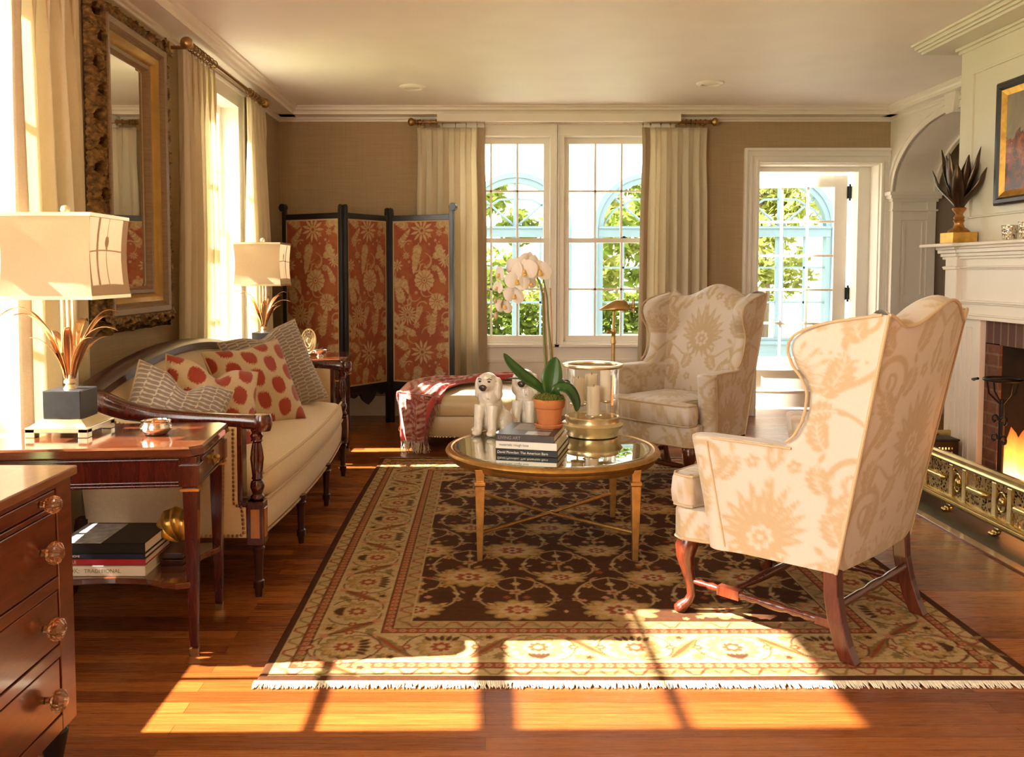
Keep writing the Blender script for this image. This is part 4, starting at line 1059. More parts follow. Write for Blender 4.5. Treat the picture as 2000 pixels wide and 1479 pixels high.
# ------------------------------------------------------------------ sofa
def sofa():
    t = thing('sofa', 'cream camelback sofa with carved mahogany arms and nailhead trim', 'sofa', (-1.2, 4.2, 0))
    ya, yb, xb, xf = 3.215, 5.205, -1.56, -0.87
    ym = (ya + yb) / 2; hl = (yb - ya) / 2
    bow = lambda y: 0.035 * (1 - ((y - ym) / hl) ** 2)
    crest = lambda y: 0.775 + 0.105 * max(0.0, math.cos((y - ym - 0.0) / hl * PI / 2 * 0.98)) ** 0.9
    def lean(z): return xb + 0.02 - 0.10 * (z - 0.4)
    # backrest
    m = MB(); ny, nz = 60, 16; F, B = [], []
    F = np.zeros((ny + 1, nz + 1, 3)); B = np.zeros((ny + 1, nz + 1, 3))
    for i in range(ny + 1):
        y = ya + 0.02 + (yb - ya - 0.04) * i / ny; zt = crest(y) - 0.02
        for j in range(nz + 1):
            z = 0.30 + (zt - 0.30) * j / nz
            F[i, j] = (lean(z) + 0.13 + 0.02 * math.sin(PI * j / nz) - 0.03 * (j / nz) ** 6, y, z); B[i, j] = (lean(z) + 0.005, y, z)
    m.grid(F); m.grid(B)
    m.loft([[tuple(F[i, nz]) for i in range(ny + 1)], [tuple(B[i, nz]) for i in range(ny + 1)]], cap=False, closed=False)
    m.loft([[tuple(F[0, j]) for j in range(nz + 1)], [tuple(B[0, j]) for j in range(nz + 1)]], cap=False, closed=False)
    m.loft([[tuple(F[ny, j]) for j in range(nz + 1)], [tuple(B[ny, j]) for j in range(nz + 1)]], cap=False, closed=False)
    m.build('backrest', M['linen'], t, smooth=50)
    m = MB(); path = []
    for i in range(61):
        y = ya - 0.01 + (yb - ya + 0.02) * i / 60; z = crest(y); path.append((lean(z) + 0.06, y, z))
    R = []
    for x, y, z in path:
        R.append([(x - 0.055, y, z - 0.035), (x - 0.06, y, z + 0.0), (x - 0.03, y, z + 0.022), (x + 0.03, y, z + 0.022), (x + 0.062, y, z + 0.004), (x + 0.066, y, z - 0.022), (x + 0.05, y, z - 0.035)])
    m.loft(R); m.build('crest_rail', M['dark_wood'], t, smooth=40)
    # upholstered base and front rail
    m = MB(); R = []
    prof = [(0.0, 0.225), (0.012, 0.215), (0.03, 0.23), (0.035, 0.30), (0.03, 0.345), (0.0, 0.36)]
    for i in range(41):
        y = ya + 0.055 + (yb - ya - 0.11) * i / 40; b = bow(y)
        dz = -0.022 * (1 - min(1, min(y - ya - .055, yb - .055 - y) / 0.25)) * 0 
        sg = 0.012 * math.sin(PI * (y - ya) / (yb - ya))
        R.append([(xb + 0.06, y, 0.235)] + [(xf - 0.035 + p + b, y, z - sg * (z < .31)) for p, z in prof] + [(xb + 0.06, y, 0.36)])
    m.loft(R); m.build('seat_rail', M['linen'], t, smooth=60)
    m = MB(); m.tube([(xf + bow(y) - 0.003, y, 0.222 - 0.012 * math.sin(PI * (y - ya) / (yb - ya))) for y in np.linspace(ya + .06, yb - .06, 40)], 0.006, 8)
    m.build('bottom_welt', M['old_brass'], t)
    # cushion: long, crowned, bowed front
    m = MB(); ny = 48; R = []
    y0, y1 = ya + 0.075, yb - 0.075
    for i in range(ny + 1):
        u = i / ny; y = y0 + (y1 - y0) * u; e = min(1, min(u, 1 - u) * 16) ** 0.5; cr = 0.035 * math.sin(PI * u) ** 0.5
        x1 = xf + 0.005 + bow(y) * 1.2 - (1 - e) * 0.03; x0 = xb + 0.15
        zt = 0.448 + 0.02 * e; zb = 0.350; ins = (1 - e) * 0.03
        ring = [(x0, y, zb + ins), (x1 - 0.03, y, zb + ins), (x1 + 0.002, y, zb + 0.012 + ins), (x1 + 0.012, y, (zt + zb) / 2), (x1 + 0.004, y, zt - 0.012 - ins), (x1 - 0.03, y, zt + 0.004 - ins)]
        for k in range(1, 6): ring.append((x1 - 0.03 + (x0 - x1 + 0.03) * k / 6, y, zt - ins + cr * math.sin(PI * k / 6) + 0.006))
        ring.append((x0, y, zt - ins)); R.append(ring)
    m.loft(R); m.build('seat_cushion', M['linen'], t, smooth=60)
    m = MB()
    for zo, xo in ((0.462, 0.0), (0.357, 0.004)):
        ys = np.linspace(y0 + .012, y1 - .012, 50)
        m.tube([(xf + 0.004 + bow(y) * 1.2 + xo - .004, y, zo) for y in ys], 0.0062, 8)
    m.build('cushion_welt', M['welt'], t)
    # arms
    for side, y, sg in (('near', ya + 0.02, -1), ('far', yb - 0.02, 1)):
        pts = [(-1.535, 0.80), (-1.50, 0.802), (-1.44, 0.785), (-1.36, 0.748), (-1.26, 0.722), (-1.10, 0.708), (-0.95, 0.702), (-0.875, 0.700), (-0.835, 0.692)]
        wd = [0.030, 0.032, 0.032, 0.031, 0.031, 0.031, 0.033, 0.036, 0.030]; th = [0.032, 0.040, 0.045, 0.038, 0.030, 0.026, 0.026, 0.029, 0.024]
        # smooth
        xs = np.array([p[0] for p in pts]); f = np.linspace(xs[0], xs[-1], 40)
        def cs(vals):
            a = np.interp(f, xs, vals)
            for _ in range(2): a[1:-1] = (a[:-2] + 2 * a[1:-1] + a[2:]) / 4
            return a
        zc, wc, tc = cs([p[1] for p in pts]), cs(wd), cs(th)
        m = MB(); R = []
        for x, z, w_, h_ in zip(f, zc, wc, tc):
            ring = []
            for k in range(14):
                a = 2 * PI * k / 14; ca, sa = math.cos(a), math.sin(a)
                ring.append((x, y + w_ * math.copysign(abs(ca) ** .6, ca), z - h_ * 0.9 + h_ * math.copysign(abs(sa) ** .6, sa)))
            R.append(ring)
        m.loft(R); m.lathe([(0.001, -0.036), (0.03, -0.035), (0.036, -0.015), (0.036, 0.012), (0.03, 0.028), (0.001, 0.03)], (-0.845, y, 0.675), 20)
        m.build('arm_rest', M['mahogany'], t, smooth=50)
        # upholstered side panel
        m = MB(); poly = [(-1.50, 0.235), (-0.905, 0.235), (-0.905, 0.36), (-0.935, 0.375), (-0.935, 0.66)] + [(x, z - 2 * h_ + .012) for x, z, h_ in list(zip(f, zc, tc))[::-1][5:-2:3]] + [(-1.53, 0.72)]
        m.prism(poly, 'y', y - 0.028, y + 0.028); m.build('arm_panel', M['linen'], t, smooth=30, bevel=0.008)
        m = MB(); m.box(-0.936, y - 0.03, 0.372, -0.915, y + 0.03, 0.665); m.box(-0.936, y - 0.03, 0.352, -0.86, y + 0.03, 0.374); m.build('arm_upright', M['mahogany'], t, smooth=0, bevel=0.003)
        # turned and reeded post
        m = MB()
        pr = [(0.02, 0.374), (0.026, 0.38), (0.026, 0.39), (0.018, 0.398), (0.022, 0.41), (0.027, 0.425), (0.024, 0.445), (0.017, 0.452), (0.022, 0.458), (0.019, 0.466), (0.024, 0.50), (0.028, 0.535), (0.024, 0.565), (0.018, 0.595), (0.023, 0.602), (0.02, 0.61), (0.025, 0.622), (0.018, 0.632), (0.022, 0.642), (0.026, 0.652), (0.026, 0.66)]
        m.lathe(pr, (-0.868, y, 0), 40, flute=14, fdep=0.18, frange=(0.468, 0.596)); m.build('arm_post', M['mahogany'], t, smooth=50)
        m = MB(); m.box(-0.903, y - 0.033, 0.205, -0.838, y + 0.033, 0.374); m.build('post_block', M['mahogany'], t, smooth=0, bevel=0.004)
        m = MB(); m.box(-0.886, y + sg * 0.0325 if sg > 0 else y - 0.0355, 0.235, -0.853, y + 0.0355 if sg > 0 else y - 0.0325, 0.345); m.box(-0.8385, y - 0.018, 0.235, -0.8355, y + 0.018, 0.345); m.build('inlay_panel', M['inlay'], t, smooth=0, label='satinwood inlay panel')
        # nailheads on the outer side
        m = MB(); yy = y + sg * 0.029
        pth = [(x, z - 2 * h_ - .004) for x, z, h_ in list(zip(f, zc, tc))[1:-8]] + [(-0.95, 0.648), (-0.95, 0.38), (-0.948, 0.362), (-0.92, 0.352), (-0.914, 0.25), (-0.93, 0.243), (-1.49, 0.243)]
        acc = 0.0
        for a, b in zip(pth[:-1], pth[1:]):
            L = math.hypot(b[0] - a[0], b[1] - a[1]); 
            s = -acc % 0.0165 if acc else 0
            while s < L:
                m.ball((a[0] + (b[0] - a[0]) * s / L, yy, a[1] + (b[1] - a[1]) * s / L), (0.0068, 0.004, 0.0068), 7, 4); s += 0.0165
            acc += L
        m.build('nailhead_trim', M['old_brass'], t, stuff=True)
    # legs
    lp = [(0.021, 0.0), (0.013, 0.0), (0.013, 0.002), (0.0165, 0.03), (0.021, 0.036), (0.021, 0.062), (0.015, 0.066), (0.0165, 0.09), (0.021, 0.17), (0.025, 0.19), (0.02, 0.196), (0.026, 0.203), (0.026, 0.225)][1:]
    for x, y in ((-0.868, ya + 0.02), (-0.845, 3.885), (-0.845, 4.515), (-0.868, yb - 0.02)):
        m = MB(); m.lathe(lp, (x, y, 0), 36, flute=12, fdep=0.16, frange=(0.075, 0.185)); m.build('leg', M['dark_wood'], t, smooth=50)
    for y in (ya + 0.04, yb - 0.04):
        m = MB(); m.sqtube([(-1.60, y, 0), (-1.57, y, 0.12), (-1.54, y, 0.3)], [0.016, 0.02, 0.024], [0.016, 0.02, 0.024]); m.build('leg', M['dark_wood'], t, smooth=0)
    return t
sofa()

# ------------------------------------------------------------------ cushions on the sofa
def pillow(label, c, size, fn, yaw, tilt, roll, group=None, thick=0.075, pinch=0.0, uvrot=0.0, name='throw_pillow'):
    """c: centre; local u across, v up, w thickness. tilt leans back, yaw turns, roll spins in its own plane"""
    t = thing(name, label, 'pillow', c, group=group)
    n = 96; m = MB()
    a = np.linspace(-1, 1, n + 1); U, V = np.meshgrid(a, a, indexing='ij')
    S = size / 2
    edge = (1 - np.abs(U) ** 2.6) * (1 - np.abs(V) ** 2.6)
    th = thick * np.clip(edge, 0, 1) ** 0.42
    pull = 1 - 0.075 * (1 - np.abs(U) ** 2) * np.abs(V) ** 3; pullv = 1 - 0.075 * (1 - np.abs(V) ** 2) * np.abs(U) ** 3
    x = U * S * pullv; z = V * S * pull
    th = th * (1 + 0.10 * np.sin(5 * U + 2) * np.sin(4 * V) )
    # karate chop at the top edge
    chop = pinch * np.exp(-(U / 0.28) ** 2) * np.clip((V + 0.2) / 1.2, 0, 1) ** 2
    z = z - chop * S
    cu, su = math.cos(uvrot), math.sin(uvrot)
    uu, vv = (U * S) * cu - (V * S) * su, (U * S) * su + (V * S) * cu
    col = fn(uu + 0.5, vv + 0.5)
    F = np.stack([x, -th, z], -1); B = np.stack([x, th, z], -1)
    m.grid(F, col=col); m.grid(B[::-1], col=col[::-1])
    R = Matrix.Translation(c) @ Matrix.Rotation(yaw, 4, 'Z') @ Matrix.Rotation(tilt, 4, 'X') @ Matrix.Rotation(roll, 4, 'Y')
    m.xf(R)
    m.build('cover', M['pattern_cloth'], t, smooth=180)
    mm = MB(); k = [(-1 + 2 * i / 24, -1) for i in range(24)] + [(1, -1 + 2 * i / 24) for i in range(24)] + [(1 - 2 * i / 24, 1) for i in range(24)] + [(-1, 1 - 2 * i / 24) for i in range(25)]
    pts = []
    for u, v in k:
        pu = 1 - 0.075 * (1 - u * u) * abs(v) ** 3; pv = 1 - 0.075 * (1 - v * v) * abs(u) ** 3
        ch = pinch * math.exp(-(u / .28) ** 2) * max(0, (v + .2) / 1.2) ** 2
        pts.append((u * S * pv, 0, v * S * pu - ch * S))
    mm.tube(pts, 0.005, 6, cap=False); mm.xf(R); mm.build('welt', M['welt'], t)
    return t
# yaw: local -Y (front) turned to face the room
pillow('grey lattice pillow leaning on the near sofa arm', (-1.265, 3.46, 0.640), 0.40, lattice, 0.62, -0.40, 0.42, 'sofa pillows', 0.085, 0.30, 0.1)
pillow('rust dotted pillow behind the near grey lattice pillow', (-1.19, 3.70, 0.645), 0.43, ikat, 0.80, -0.40, 0.28, 'sofa pillows', 0.08, 0.30, 0.3)
pillow('rust dotted pillow at the middle of the sofa beside the far grey pillow', (-1.15, 4.28, 0.665), 0.45, ikat, 0.85, -0.42, -0.10, 'sofa pillows', 0.085, 0.05)
pillow('grey lattice pillow at the far end of the sofa', (-1.18, 4.80, 0.685), 0.50, lattice, 0.70, -0.38, -0.24, 'sofa pillows', 0.085, 0.16)
# ------------------------------------------------------------------ rug
def rug():
    x0, x1, y0, y1 = -0.70, 1.685, 2.525, 5.655
    W, L = x1 - x0, y1 - y0
    c = make_rug(W, L)
    t = thing('area_rug', 'large brown and gold floral oriental rug with fringed end', 'rug', ((x0 + x1) / 2, (y0 + y1) / 2, 0))
    X, Y = np.meshgrid(np.linspace(0, W, c.nx), np.linspace(0, L, c.ny))
    edge = np.minimum.reduce([X, W - X, Y, L - Y])
    Z = 0.011 * np.clip(edge / 0.006, 0.15, 1) + 0.0015 * np.sin(X * 3.1) * np.sin(Y * 2.3)
    wob = 0.006 * np.sin(Y * 2.1 + 1) * np.exp(-X / 0.1)
    P = np.stack([x0 + X + wob, y0 + Y + 0.004 * np.sin(X * 4) * np.exp(-Y / .1), Z], -1)
    m = MB(); m.grid(P, col=c.a); m.build('pile', M['pile'], t, smooth=180, fix=False)
    r = random.Random(2); 
    for yy, sg in ((y0, -1), (y1, 1)):
        m = MB()
        for k in range(760):
            x = x0 + 0.004 + (W - 0.008) * k / 759; ln = 0.026 + r.uniform(-.006, .008); dx = r.gauss(0, .006)
            m.tube([(x, yy - sg * .004, 0.009), (x + dx * .4, yy + sg * ln * .5, 0.006), (x + dx, yy + sg * ln, 0.003)], [0.0028, 0.0024, 0.0012], 4)
        m.build('fringe', M['fringe'], t, smooth=0, stuff=True)
rug()

# ------------------------------------------------------------------ side tables beside the sofa
def side_table(label, fr, br, wx, ztop, foot_shift, shelf=True):
    """fr/br: front and back right corners of the top (x,y); extends to -x by wx"""
    fr, br = Vector((*fr, 0)), Vector((*br, 0)); dpt = (br - fr).length; ang = math.atan2((br - fr).x, (br - fr).y)
    t = thing('side_table', label, 'side table', (fr.x - wx / 2, (fr.y + br.y) / 2, 0), -ang, 'mahogany tables at the sofa ends')
    hx, hy = wx / 2, dpt / 2
    m = MB(); ch = 0.035
    def oct(e, z): return [(-hx - e + ch, -hy - e, z), (hx + e - ch, -hy - e, z), (hx + e, -hy - e + ch, z), (hx + e, hy + e - ch, z), (hx + e - ch, hy + e, z), (-hx - e + ch, hy + e, z), (-hx - e, hy + e - ch, z), (-hx - e, -hy - e + ch, z)]
    m.loft([oct(-.006, ztop - 0.036), oct(0, ztop - 0.03), oct(0.0, ztop - 0.008), oct(-0.005, ztop)])
    m.build('table_top', M['mahogany_top'], t, local=True, smooth=0, bevel=0.0015)
    m = MB(); i = 0.018; m.box(-hx + i, -hy + i, ztop - 0.125, hx - i, hy - i, ztop - 0.036)
    for (a0, b0, a1, b1) in ((-hx + .07, -hy + i - .004, hx - .07, -hy + i + .002),):
        for z in (ztop - 0.045, ztop - 0.117): m.box(a0, b0, z - 0.003, a1, b1, z + 0.003)
        for x in (a0, a1 - .006): m.box(x, b0, ztop - .12, x + .006, b1, ztop - .042)
    m.box(-hx + i - .004, -hy + i - .004, ztop - 0.132, hx - i + .004, hy - i + .004, ztop - 0.124)
    m.build('apron', M['mahogany'], t, local=True, smooth=0, bevel=0.0015)
    dr = MB(); dr.box(hx - i - .004, -hy + 0.075, ztop - 0.116, hx - i + .006, hy - 0.075, ztop - 0.046); d = dr.build('drawer', M['mahogany'], t, local=True, smooth=0, bevel=0.003)
    m = MB(); x = hx - i + .006
    m.prism([(-0.02, ztop - .085), (-0.012, ztop - .062), (0, ztop - .056), (0.012, ztop - .062), (0.02, ztop - .085), (0.008, ztop - .1), (0, ztop - .112), (-0.008, ztop - .1)], 'x', x, x + .003); m.ball((x + .012, 0, ztop - .08), (.01, .008, .008), 10, 6)
    m.tube([(x + .012, -.014, ztop - .083), (x + .014, -.012, ztop - .1), (x + .014, .012, ztop - .1), (x + .012, .014, ztop - .083)], .0025, 6)
    h = m.build('drawer_pull', M['old_brass'], t, local=True, label='brass drawer pull'); h.parent = d
    for sx in (-1, 1):
        for sy in (-1, 1):
            x, y = sx * (hx - 0.042), sy * (hy - 0.042)
            m = MB(); m.sqtube([(x, y, ztop - 0.13), (x, y, ztop - .06)], 0.032, 0.032); 
            m.sqtube([(x, y, 0.03), (x, y, ztop - 0.142), (x, y, ztop - 0.13)], [0.0125, 0.023, 0.023], [0.0125, 0.023, 0.023])
            lg = m.build('leg', M['mahogany'], t, local=True, smooth=0, bevel=0.002)
            m = MB(); m.sqtube([(x, y, ztop - 0.146), (x, y, ztop - .138)], 0.029, 0.029); k = m.build('collar', M['gold_leaf'], t, local=True, smooth=0, label='gilt collar'); k.parent = lg
            m = MB(); m.sqtube([(x, y, 0), (x, y, 0.026)], [0.0115, 0.0135], [0.0115, 0.0135]); k = m.build('foot_cap', M['old_brass'], t, local=True, smooth=0, label='brass foot cap'); k.parent = lg
    if shelf:
        m = MB(); pts = []
        a, b = hx - 0.03, hy - 0.03; n = 10
        for k in range(n + 1): u = k / n * 2 - 1; pts.append((u * (a - .06), -b + .055 * (1 - u ** 2) - (0.02 if abs(u) > .75 else 0)))
        pts += [(a - .02, -b - .01), (a, -b + .03)]
        for k in range(n + 1): u = k / n * 2 - 1; pts.append((a - .05 * (1 - u ** 2), u * (b - .06)))
        pts += [(a, b - .03), (a - .03, b)]
        for k in range(n + 1): u = 1 - k / n * 2; pts.append((u * (a - .06), b - .05 * (1 - u ** 2)))
        pts += [(-a + .03, b), (-a, b - .03), (-a, -b + .03), (-a + .02, -b - .01)]
        m.prism(pts, 'z', 0.228, 0.248); m.build('lower_shelf', M['mahogany_top'], t, local=True, smooth=0, bevel=0.003)
    return t
side_table('mahogany side table in front holding a lamp, dish and books', (-0.918, 2.655), (-0.962, 3.115), 0.70, 0.690, 0)
side_table('mahogany side table past the sofa by the folding screen', (-0.90, 5.43), (-0.92, 5.90), 0.68, 0.690, 0)

# ------------------------------------------------------------------ table lamps with sheaf of metal leaves
def lamp(label, x, y, z, seed, turn=0.0):
    t = thing('table_lamp', label, 'table lamp', (x, y, z), turn, 'leaf table lamps')
    B = lambda m, n, mt, **k: m.build(n, M[mt], t, local=True, **k)
    m = MB()
    for sx in (-1, 1):
        for sy in (-1, 1): m.box(sx * .072, sy * .072, 0, sx * .105, sy * .105, 0.03)
    m.box(-.105, -.105, 0.016, .105, .105, 0.034); m.loft([[(a * .098, b * .098, .034) for a, b in ((-1, -1), (1, -1), (1, 1), (-1, 1))], [(a * .068, b * .068, .056) for a, b in ((-1, -1), (1, -1), (1, 1), (-1, 1))]])
    B(m, 'base', 'champagne', smooth=0, bevel=.002)
    m = MB(); m.box(-.064, -.064, .056, .064, .064, .152); B(m, 'plinth', 'black', smooth=0, bevel=.003)
    m = MB(); m.lathe([(.022, .152), (.018, .158), (.014, .166), (.02, .172), (.02, .178), (.015, .184), (.015, .20), (.0075, .21), (.0075, .47)], (0, 0, 0), 20); m.tube([(-.022, .01, .28), (-.022, .01, .48)], .009, 10); m.tube([(.022, -.01, .30), (.022, -.01, .48)], .007, 10)
    B(m, 'stem', 'champagne')
    rr = random.Random(seed)
    leaves = [(-2.85, .34, .20, .0, .9), (-2.2, .33, .165, .17, .9), (0.25, .36, .135, .175, 1.0), (-0.35, .33, .185, .12, .95), (.9, .30, .14, .15, .9), (-1.2, .20, .05, .09, .75), (2.5, .22, .10, .07, .75), (-2.6, .20, .10, .055, .75), (-.5, .2, .10, .055, .75), (1.6, .28, .13, .14, .8), (0.6, .20, .11, .05, .7)]
    for a, ln, out, up, ww in leaves:
        ca, sa = math.cos(a), math.sin(a); P = []; nn = 18
        for k in range(nn + 1):
            u = k / nn
            r = .012 + out * 1.08 * u ** 1.4; h = .185 + (up + .10) * (1 - (1 - u) ** 1.7) if up > .01 else .185 + .30 * (1 - (1 - u) ** 2.0) - .05 * u ** 4
            h -= 0.05 * u ** 3 * (1 if out > .12 else .2)
            w = .021 * ww * math.sin(PI * min(1, .12 + u * .88)) ** .8 + .0008
            cup = .35
            tx, ty = -sa, ca
            row = []
            for q in (-1, -.5, 0, .5, 1):
                row.append((r * ca + tx * w * q - ca * abs(q) * w * cup * -1, r * sa + ty * w * q + sa * abs(q) * w * cup, h + abs(q) * w * .25))
            P.append(row)
        m = MB(); m.grid(np.array(P)); B(m, 'leaf', 'copper_leaf', smooth=180, solid=.0016)
    # shade: square with gently bowed sides
    m = MB(); nz, na = 9, 12; z0, z1 = .467, .738
    def ringpts(z, h, bowv):
        pts = []
        for (ax, ay, bx_, by_) in ((-1, -1, 1, -1), (1, -1, 1, 1), (1, 1, -1, 1), (-1, 1, -1, -1)):
            for k in range(na):
                u = k / na; px, py = ax + (bx_ - ax) * u, ay + (by_ - ay) * u
                s = h - bowv * math.sin(PI * u)
                nx, ny = -(by_ - ay) / 2, (bx_ - ax) / 2
                pts.append((px * h + nx * (h - s) * 1.0, py * h + ny * (h - s), z))
        return pts
    m.loft([ringpts(z0 + (z1 - z0) * k / nz, .152 - .008 * math.sin(PI * k / nz), .010 * math.sin(PI * k / nz)) for k in range(nz + 1)], cap=False)
    sh = B(m, 'lamp_shade', 'shade', smooth=30)
    for z in (z0, z1):
        m = MB(); m.loft([ringpts(z - .006, .153, 0), ringpts(z + .006, .153, 0), ringpts(z + .006, .149, 0), ringpts(z - .006, .149, 0), ringpts(z - .006, .153, 0)], cap=False); k = B(m, 'shade_trim', 'champagne', smooth=0); k.parent = sh
    m = MB(); m.tube([(0, 0, .47), (.03, 0, .50), (.055, 0, .58), (.04, 0, .68), (0, 0, .735)], .002, 6); m.tube([(0, 0, .47), (-.03, 0, .50), (-.055, 0, .58), (-.04, 0, .68), (0, 0, .735)], .002, 6)
    m.tube([(-.15, 0, .732), (.15, 0, .732)], .002, 6); m.tube([(0, -.15, .732), (0, .15, .732)], .002, 6); B(m, 'harp', 'brass')
    m = MB(); m.lathe([(.012, .49), (.028, .53), (.03, .57), (.02, .61), (.001, .62)], (0, 0, 0), 14); m.lathe([(.014, .46), (.014, .50)], (0, 0, 0), 12); B(m, 'bulb', 'wax')
    m = MB(); m.lathe([(.006, .735), (.006, .748), (.013, .752), (.016, .762), (.013, .773), (.001, .778)], (0, 0, 0), 16); B(m, 'finial', 'champagne')
    return t
lamp('table lamp with brass leaves on the near side table', -1.425, 2.935, 0.690, 1)
lamp('table lamp with brass leaves on the side table by the folding screen', -1.478, 5.725, 0.690, 1)

# small silver pieces
t = thing('silver_dish', 'small round silver dish on the near side table', 'dish', (-1.12, 2.90, .69))
m = MB(); m.lathe([(.034, .0), (.04, .004), (.052, .018), (.053, .030), (.047, .040), (.050, .047), (.046, .048), (.043, .040), (.047, .03), (.044, .016), (.001, .010)], (-1.12, 2.90, .69), 36); m.build('bowl', M['silver'], t, smooth=60)
m = MB(); rr = random.Random(5)
for k in range(14): a = rr.random() * 6.28; r_ = rr.random() * .032; m.ball((-1.12 + r_ * math.cos(a), 2.90 + r_ * math.sin(a), .69 + .032 + .006 * rr.random()), (.011, .009, .007), 8, 6)
m.build('nuts', M['terracotta'], t, stuff=True)

# gilt shell bookend and the books on the lower shelf
def book(label, c, size, rot, cover, group, spine_text=None, txt_mat=None, jacket=None):
    """size: (along spine, depth, thickness); the spine faces local -y"""
    t = thing('book', label, 'book', c, rot, group)
    L, D, T = size
    m = MB(); m.box(-L / 2, -D / 2, 0, L / 2, D / 2, .0025); m.box(-L / 2, -D / 2, T - .0025, L / 2, D / 2, T); m.box(-L / 2, -D / 2, 0, L / 2, -D / 2 + .003, T); m.build('cover', cover, t, local=True, smooth=0, bevel=.001)
    m = MB(); m.box(-L / 2 + .004, -D / 2 + .003, .0025, L / 2 - .004, D / 2 - .005, T - .0025); m.build('pages', M['page'], t, local=True, smooth=0)
    if False:
        for tx, xo, sz, al in spine_text:
            cu = bpy.data.curves.new('title', 'FONT'); cu.body = tx; cu.size = sz; cu.align_x = al; cu.align_y = 'CENTER'; cu.extrude = .0003
            o = bpy.data.objects.new('title', cu); COL.objects.link(o); o.parent = t; o.location = (xo, -D / 2 - .0006, T / 2); o.rotation_euler = (PI / 2, 0, 0); cu.materials.append(txt_mat)
    if jacket:
        for (x0, y0, x1, y1, mt) in jacket:
            m = MB(); m.box(x0, y0, T - .001, x1, y1, T + .0006); m.build('jacket_picture', mt, t, local=True, smooth=0)
    return t
M['ink_black'] = plain('book_black', (.014, .012, .012), .45, 0, .1, 20, spec=.25); M['ink_navy'] = plain('book_navy', (.016, .022, .05), .45, 0, .1, 20, spec=.25); M['ink_red'] = plain('book_red', (.33, .015, .025), .4, 0, .05, 20)
M['ink_white'] = plain('book_white', (.70, .66, .60), .4, 0, .03, 10); M['ink_grey'] = plain('book_grey', (.06, .05, .045), .4, 0, .15, 10, spec=.3); M['ink_pale'] = plain('jacket_grey_picture', (.36, .36, .38), .3, 0, .5, 30); M['ink_blue'] = plain('jacket_blue', (.20, .32, .52), .4)
M['txt_w'] = plain('title_white', (.75, .72, .68), .5); M['txt_k'] = plain('title_black', (.03, .03, .03), .5); M['txt_g'] = plain('title_grey', (.28, .24, .22), .5)
bx0, by0 = -1.255, 2.875; zs = .248; GB = 'books on the lower shelf of the near side table'
book('white book at the bottom of the stack under the near side table', (bx0, by0, zs), (.29, .235, .035), 0, M['ink_white'], GB, [('LOOK', -.09, .021, 'CENTER'), ('TRADITIONAL', .03, .017, 'CENTER')], M['txt_g'])
book('red book second from bottom under the near side table', (bx0 + .002, by0, zs + .035), (.285, .23, .022), 0, M['ink_red'], GB, [('STYLE', -.06, .014, 'CENTER')], M['txt_w'])
book('navy book third from bottom under the near side table', (bx0 + .002, by0, zs + .057), (.285, .23, .017), 0, M['ink_navy'], GB, [('THE HOME', -.05, .010, 'CENTER')], M['txt_w'])
book('black book with grey picture on top of the shelf stack', (bx0 + .002, by0, zs + .074), (.285, .23, .036), 0, M['ink_black'], GB, None, None, [(-.1425, -.115, .0, .10, M['ink_pale'])])
t = thing('shell_bookend', 'gilded shell bookend on a dark base beside the shelf books', 'bookend', (-1.065, 2.93, .248))
m = MB(); m.box(-1.10, 2.86, .248, -1.025, 3.0, .268); m.box(-1.095, 2.865, .268, -1.03, 2.995, .272); m.box(-1.10, 2.86, .272, -1.025, 3.0, .292); m.build('base', M['dark_wood'], t, smooth=0, bevel=.003)
m = MB(); P = []
for i in range(29):
    u = i / 28; row = []
    for j in range(57):
        a = (j / 56 - .5) * 2.5
        rad = (.012 + .115 * u) * (1 - .10 * abs(a) ** 2 / 1.6) * (1 - .05 * u * abs(math.sin(a * 5.6)))
        rib = .006 * abs(math.cos(a * 5.6)) * u
        row.append((-1.062 + rad * math.sin(a) * .62 - .018 * u * u, 2.945 - .03 * math.sin(PI * u) - rib + .05 * max(0, u - .75) * 1.6, .292 + .004 + rad * math.cos(a * .86)))
    P.append(row)
m.grid(np.array(P)); m.build('shell', M['gold_leaf'], t, smooth=60, solid=.008)

# things on the far side table
t = thing('shell_ornament', 'pierced oval silver ornament on a stand by the folding screen', 'ornament', (-1.165, 5.60, .69))
m = MB(); m.tube([(-1.195, 5.60, .69), (-1.195, 5.60, .75)], [.012, .009], 10); m.lathe([(.032, 0), (.032, .006), (.02, .01), (.012, .016)], (-1.185, 5.60, .69), 20); m.build('stand', M['silver'], t)
m = MB()
for k, s_ in enumerate((1.0, .74, .48)):
    m.tube([(-1.155 + .045 * s_ * math.cos(a), 5.60 + .012 * math.sin(a), .79 + .078 * s_ * math.sin(a)) for a in np.linspace(0, 2 * PI, 33)], .0065, 7, cap=False)
for k in range(14):
    a = 2 * PI * k / 14; m.tube([(-1.155 + .016 * math.cos(a), 5.60, .79 + .03 * math.sin(a)), (-1.155 + .044 * math.cos(a), 5.60, .79 + .076 * math.sin(a))], .004, 6)
m.ball((-1.155, 5.60, .79), (.016, .008, .028), 12, 8); m.build('pierced_oval', M['champagne'], t)
t = thing('silver_bowl', 'small silver handled bowl beside the oval ornament', 'bowl', (-1.08, 5.60, .69))
m = MB(); m.lathe([(.026, 0), (.02, .006), (.018, .012), (.042, .026), (.048, .044), (.044, .045), (.036, .028), (.001, .02)], (-1.08, 5.60, .69), 28); m.build('bowl', M['silver'], t, smooth=60)
for sg in (-1, 1):
    m = MB(); m.tube([(-1.08 + sg * .044, 5.60, .73), (-1.08 + sg * .066, 5.60, .738), (-1.08 + sg * .068, 5.60, .722), (-1.08 + sg * .042, 5.60, .715)], .004, 6); m.build('handle', M['silver'], t)
